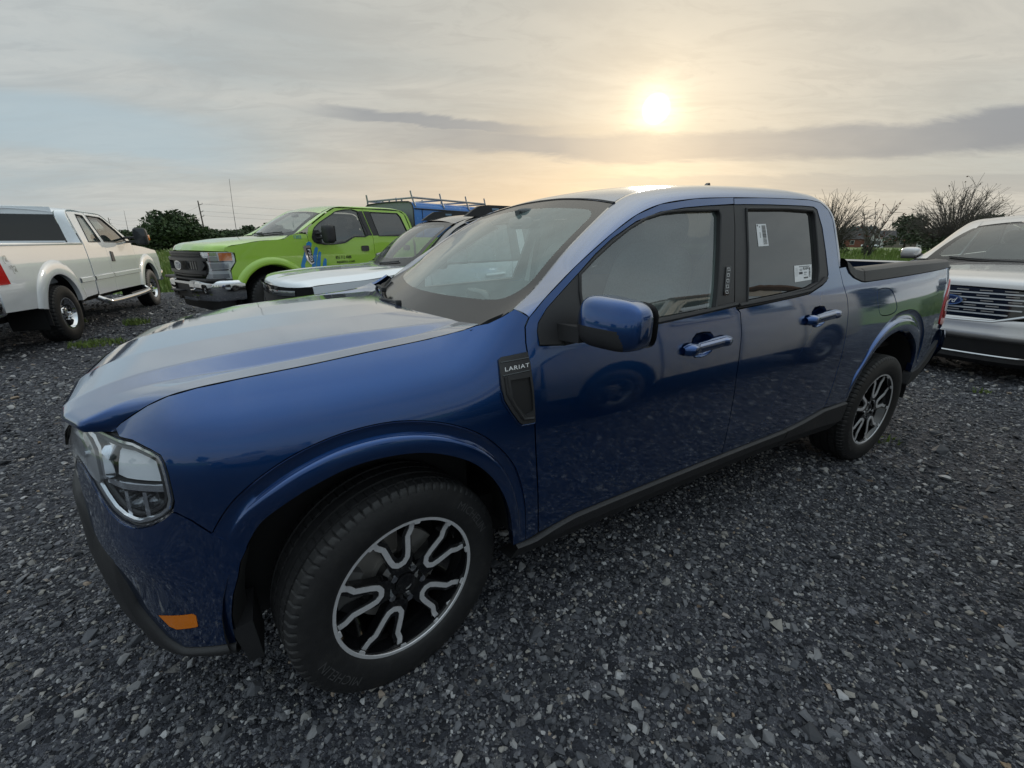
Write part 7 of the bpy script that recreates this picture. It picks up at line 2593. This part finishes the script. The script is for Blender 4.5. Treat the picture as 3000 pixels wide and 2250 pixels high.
# far wood closing the horizon; air haze is painted into its pale leaf colours
r3 = np.random.default_rng(9)
n = 5200
az_ = R(30) + r3.random(n) * R(70)
dist = 380 + 60 * r3.random(n)
top_ = 4.5 + 2.2 * np.sin(az_ * 23) * np.cos(az_ * 11) + 2.0 * np.sin(az_ * 61)
zz = -2.2 + (top_ + 2.2) * r3.random(n) ** .7
c = np.stack([CAM_POS[0] + dist * np.sin(az_), CAM_POS[1] + dist * np.cos(az_), zz], 1)
a = r3.normal(size=(n, 3)); a /= np.linalg.norm(a, axis=1)[:, None]
b = np.cross(a, r3.normal(size=(n, 3))); b /= np.linalg.norm(b, axis=1)[:, None]
s = 2.2 + 1.6 * r3.random((n, 1))
V = np.stack([c - a * s, c + b * s * .7, c + a * s, c - b * s * .7], 1).reshape(-1, 3)
fw = new_mesh('far_wood', V, (np.arange(n)[:, None] * 4 + np.array([[0, 1, 2, 3]])).tolist(), leaf_mat('hazed_far_leaves', (.075, .095, .095), (.105, .125, .120)), smooth=False)
tag(fw, 'blue-green far wood along the horizon', kind='stuff')

# utility poles and wires
POLE = speckle(pm('pole_wood', (.085, .070, .058), .85), .2, 8)
pole_pts = []
for az_, dist, H, lab in ((-12.4, 265, 13.2, 'thin distant wooden utility pole, farthest of three'), (-8.92, 205, 12.2, 'thin wooden utility pole between the other two poles'), (-5.12, 132, 11.2, 'tallest wooden utility pole behind the hedgerow trees')):
    x, y = by_az(az_, dist)
    zg = float(ground_z(x, y))
    root = empty('utility_pole', (x, y, zg), 0, lab, 'pole')
    tube('pole', [(0, 0, -.5), (0, 0, H)], [.19, .12], POLE, root, 8)
    for k, (dz2, hw) in enumerate(((-.8, .75), (-2.4, .6), (-3.4, .6))):
        tube('crossarm', [(-.05, 0, H + dz2 - .1), (hw, 0, H + dz2 + .08)], .06, POLE, root, 5)
        tube('insulator', [(hw, 0, H + dz2 + .05), (hw, 0, H + dz2 + .35)], .05, pm('insulator', (.2, .2, .2), .3), root, 6)
    pole_pts.append((x, y, zg + H))


def wire(a, b, sag, label):
    a = np.array(a); b = np.array(b)
    P = [a + (b - a) * t + np.array((0, 0, -sag * 4 * t * (1 - t))) for t in np.linspace(0, 1, 24)]
    o = tube('power_line', P, .014, pm('wire', (.05, .05, .05), .6), None, 4, cap=False)
    tag(o, label, 'wire', 'power lines')


for dz2 in (-.7, -2.3, -3.3):
    wire(np.array(pole_pts[0]) + (.7, 0, dz2), np.array(pole_pts[1]) + (.7, 0, dz2), 1.2, 'thin dark power line strung between the utility poles')
    wire(np.array(pole_pts[1]) + (.7, 0, dz2), np.array(pole_pts[2]) + (.7, 0, dz2), 1.2, 'thin dark power line strung between the utility poles')
    wire(np.array(pole_pts[2]) + (.7, 0, dz2), (165, 120, 12.5 + dz2), 3.0, 'faint power line crossing the sky behind the vehicles')
    wire((165, 120, 12.5 + dz2), (230, 20, 12.5 + dz2), 1.0, 'faint power line crossing the sky behind the bare trees')
x, y = 165, 120
root = empty('utility_pole', (x, y, float(ground_z(x, y))), 0, 'far utility pole hidden behind the blue pickup roof', 'pole')
tube('pole', [(0, 0, -.5), (0, 0, 14.5)], [.19, .12], POLE, root, 8)

# houses beyond the road
BRICK = speckle(pm('house_brick', (.22, .085, .060), .85), .2, 3)
SIDING = pm('house_siding', (.62, .62, .60), .7)
ROOFM = speckle(pm('roof_shingle', (.060, .058, .060), .9), .2, 2)


def house(az_, dist, w_, d_, wall_h, roof_h, yaw, label, wall):
    x, y = by_az(az_, dist)
    z = float(ground_z(x, y))
    root = empty('house', (x, y, z), yaw, label, 'house')
    box('wall', (-w_ / 2, -d_ / 2, -.3), (w_ / 2, d_ / 2, wall_h), wall, root)
    V = [(-w_ / 2 - .4, -d_ / 2 - .4, wall_h), (w_ / 2 + .4, -d_ / 2 - .4, wall_h), (w_ / 2 + .4, d_ / 2 + .4, wall_h), (-w_ / 2 - .4, d_ / 2 + .4, wall_h), (-w_ / 2 + d_ * .35, 0, wall_h + roof_h), (w_ / 2 - d_ * .35, 0, wall_h + roof_h)]
    rf = new_mesh('roof', V, [(0, 1, 5, 4), (2, 3, 4, 5), (1, 2, 5), (3, 0, 4), (3, 2, 1, 0)], ROOFM, root, smooth=False)
    # front gable wing towards the road
    gw = w_ * .36
    gx0 = w_ * .12
    P = [(gx0, 0), (gx0 + gw, 0), (gx0 + gw, wall_h), (gx0 + gw / 2, wall_h + roof_h * .85), (gx0, wall_h)]
    gb = prism('gable_wing', P, 0, 3.0, SIDING, root, ((0, -d_ / 2, 0), (1, 0, 0), (0, 0, 1), (0, -1, 0)))
    V = [(gx0 - .35, -d_ / 2 - 3.3, wall_h - .25), (gx0 + gw / 2, -d_ / 2 - 3.3, wall_h + roof_h * .85 + .12), (gx0 + gw + .35, -d_ / 2 - 3.3, wall_h - .25), (gx0 - .35, 0, wall_h - .25), (gx0 + gw / 2, 0, wall_h + roof_h * .85 + .12), (gx0 + gw + .35, 0, wall_h - .25)]
    gr = new_mesh('gable_roof', V, [(0, 1, 4, 3), (1, 2, 5, 4)], ROOFM, root, smooth=False)
    md = gr.modifiers.new('solid', 'SOLIDIFY'); md.thickness = .15
    for cx2 in (-w_ * .36, -w_ * .14):
        wn = box('window', (cx2 - .55, -d_ / 2 - .06, .9), (cx2 + .55, -d_ / 2 + .02, 2.2), SIDING, root)
        box('pane', (cx2 - .45, -d_ / 2 - .09, 1.0), (cx2 + .45, -d_ / 2 - .04, 2.1), pm('house_glass', (.03, .035, .04), .1), wn)
    wn = box('garage_door', (gx0 + gw * .2, -d_ / 2 - 3.06, 0), (gx0 + gw * .8, -d_ / 2 - 2.98, 2.1), pm('garage_dark', (.10, .10, .10), .6), root)
    return root


FACE = R(-68 + 2)
house(66.7, 190, 13, 9, 2.6, 2.6, R(-66), 'red brick house with white gable, nearest the pickup cab', BRICK)
house(68.6, 195, 13, 9, 2.6, 2.8, R(-70), 'dark-roofed house with white gable between two other houses', pm('house_dark', (.16, .145, .13), .8))
house(70.4, 188, 13, 9, 2.6, 3.0, R(-64), 'dark-roofed house with pale gable next to the round evergreen', pm('house_tan', (.20, .17, .14), .8))
# car in the first driveway
x, y = by_az(67.6, 172)
cr_ = box('parked_car', (-2.1, -.85, .25), (2.1, .85, .85), WHITE, None, bevel=.2)
cr_.location = (x, y, float(ground_z(x, y))); cr_.rotation_euler = (0, 0, R(-66))
tag(cr_, 'tiny white car parked before the brick house', 'car')
box('cabin', (-1.1, -.75, .82), (1.2, .75, 1.40), TINT if False else GLOSSBLK, cr_, bevel=.15, taper=(.7, .85))
for sx in (-1.3, 1.3):
    for sy in (-.8, .8):
        V, F = lathe_y([(-.1, .0), (-.1, .30), (.1, .30), (.1, 0)], 14)
        w5 = new_mesh('wheel', V, F, RUBBER, cr_); w5.location = (sx, sy, .30)

# vehicles parked across the lot (their reflections show in the doors)
o = copy_tree(wt_)
o.location = (9.6, -9.2, 0); o.rotation_euler = (0, 0, 0)
o['label'] = 'white extended-cab pickup parked across the lot, facing the same way as the blue pickup'
o['category'] = 'pickup'
o = copy_tree(cx_)
o.location = (-4.5, -9.6, 0); o.rotation_euler = (0, 0, R(3))
o['label'] = 'silver crossover parked across the lot, standing apart from the white pickup there'

# ------------------------------------------------------------------ stripped cream van standing close behind the photographer (mirrored in the doors and window)
vn = empty('wrecked_van', (2.25, -3.42, 0), R(-1.5), label='stripped cream van with torn roof, parked alongside the blue pickup driver side', cat='van')
CREAM = speckle(car_paint('faded_cream_paint', (.50, .47, .40), rough=.55, dust=.5, f0=.03, power=4.0), .12, 6) if False else car_paint('faded_cream_paint', (.50, .47, .40), rough=.55, dust=.6, f0=.03, power=4.0)
RUST = speckle(pm('rusty_steel', (.13, .060, .032), .85), .4, 14)
WOOD = speckle(pm('weathered_plank', (.20, .125, .075), .85), .3, 20)
vs = side_surface(1.0, 1.25, .12, .8, .05, .10)
body_v = [(-.75, .45), (-.80, .95), (-.55, 1.08), (.45, 1.16), (.50, .42), (.42, .38)] + arch_pts(0, .36, .45, 1.0, 15, .05, math.pi - .15)
panel('front_fender', body_v, vs, CREAM, vn, gap=.004, pitch=.08, both=True)
door_v = [(.52, .42), (.48, 1.18), (.85, 1.66), (1.02, 1.78), (1.60, 1.80), (1.62, .44)]
hole_v = [(.66, 1.22), (.95, 1.60), (1.08, 1.70), (1.50, 1.71), (1.52, 1.24)]
panel('front_door', door_v, vs, CREAM, vn, holes=[hole_v], gap=.004, pitch=.1, both=True)
slide_v = [(1.66, .44), (1.64, 1.80), (2.75, 1.80), (2.78, .44)]
hole_s = [(1.82, 1.22), (1.82, 1.68), (2.60, 1.68), (2.62, 1.22)]
panel('sliding_door', slide_v, vs, CREAM, vn, holes=[hole_s], gap=.004, pitch=.1, both=True)
rear_v = [(2.82, .44), (2.80, 1.52), (4.20, 1.40), (4.22, .50), (3.40 + .48, .46)] + arch_pts(3.40, .36, .45, 1.0, 15, .1, math.pi - .1)
panel('rear_quarter', rear_v, vs, CREAM, vn, gap=.004, pitch=.1, both=True)
for sg in (1, -1):
    tube('roof_beam', [(.95, -.92 * sg, 1.83), (1.9, -.93 * sg, 1.86), (2.9, -.93 * sg, 1.85), (3.3, -.92 * sg, 1.80)], .05, RUST, vn, 6)
    tube('window_channel', [vs(np.array([a]), np.array([b]), .01)[0] * np.array((1, sg, 1)) for a, b in dens(np.array(hole_v), .1)] + [vs(np.array([.66]), np.array([1.22]), .01)[0] * np.array((1, sg, 1))], .018, CREAM, vn, 6)
box('roof_plank', (1.0, -.98, 1.90), (3.6, -.55, 1.94), WOOD, vn, rot=(0, R(-1.2), R(2)))
box('roof_plank', (1.1, .35, 1.90), (3.2, .75, 1.94), WOOD, vn, rot=(0, 0, R(-3)))
G = [[(x, y, 1.84 + .03 * math.sin(x * 5 + y * 3)) for y in np.linspace(-.9, .9, 9)] for x in np.linspace(1.0, 2.5, 12)]
grid_mesh('torn_roof', G, RUST, vn)
G = [[(x, y * wd, z + .06 * (1 - y * y)) for y in np.linspace(-1, 1, 9)] for x, wd, z in ((-.88, .90, .90), (-.82, .975, .965), (-.55, .985, 1.082), (.0, .985, 1.122), (.46, .98, 1.165))]
grid_mesh('hood', G, CREAM, vn, flip=True)
box('nose_panel', (-.87, -.97, .62), (-.79, .97, .965), CREAM, vn, bevel=.03)
for sg in (1, -1):
    box('headlamp', (-.90, min(.70 * sg, .93 * sg), .70), (-.84, max(.70 * sg, .93 * sg), .92), pm('dull_lamp', (.35, .36, .36), .2, .5), vn, bevel=.02)
    tube('windshield_pillar', [(.48, -.93 * sg, 1.17), (.72, -.90 * sg, 1.48), (.98, -.88 * sg, 1.80)], .045, CREAM, vn, 6)
tube('roof_header', [(.98, -.88, 1.80), (1.0, 0, 1.86), (.98, .88, 1.80)], .045, CREAM, vn, 6)
box('dashboard', (.50, -.92, .95), (.85, .92, 1.15), DASH, vn, bevel=.05)
box('front_bumper', (-.98, -.98, .42), (-.78, .98, .66), PLASTIC, vn, bevel=.05)
box('grille', (-.90, -.7, .68), (-.82, .7, .95), PLASTIC, vn, bevel=.02)
box('seat_frame', (1.25, -.75, .8), (1.45, -.25, 1.5), SEATM, vn, bevel=.06)
box('cargo_floor', (.5, -.92, .42), (4.15, .92, .50), DARK, vn)
box('back_door', (4.15, -.95, .50), (4.22, .95, 1.42), CREAM, vn, bevel=.02)
for x, sg in ((0, 1), (3.40, 1), (0, -1), (3.40, -1)):
    dish_wheel(vn, (x, -sg * .86, .345), 0 if sg > 0 else math.pi, .355, .205, .235, 'grey')
for cxx in (0, 3.40):
    housing(vn, cxx, .46, 1.0)
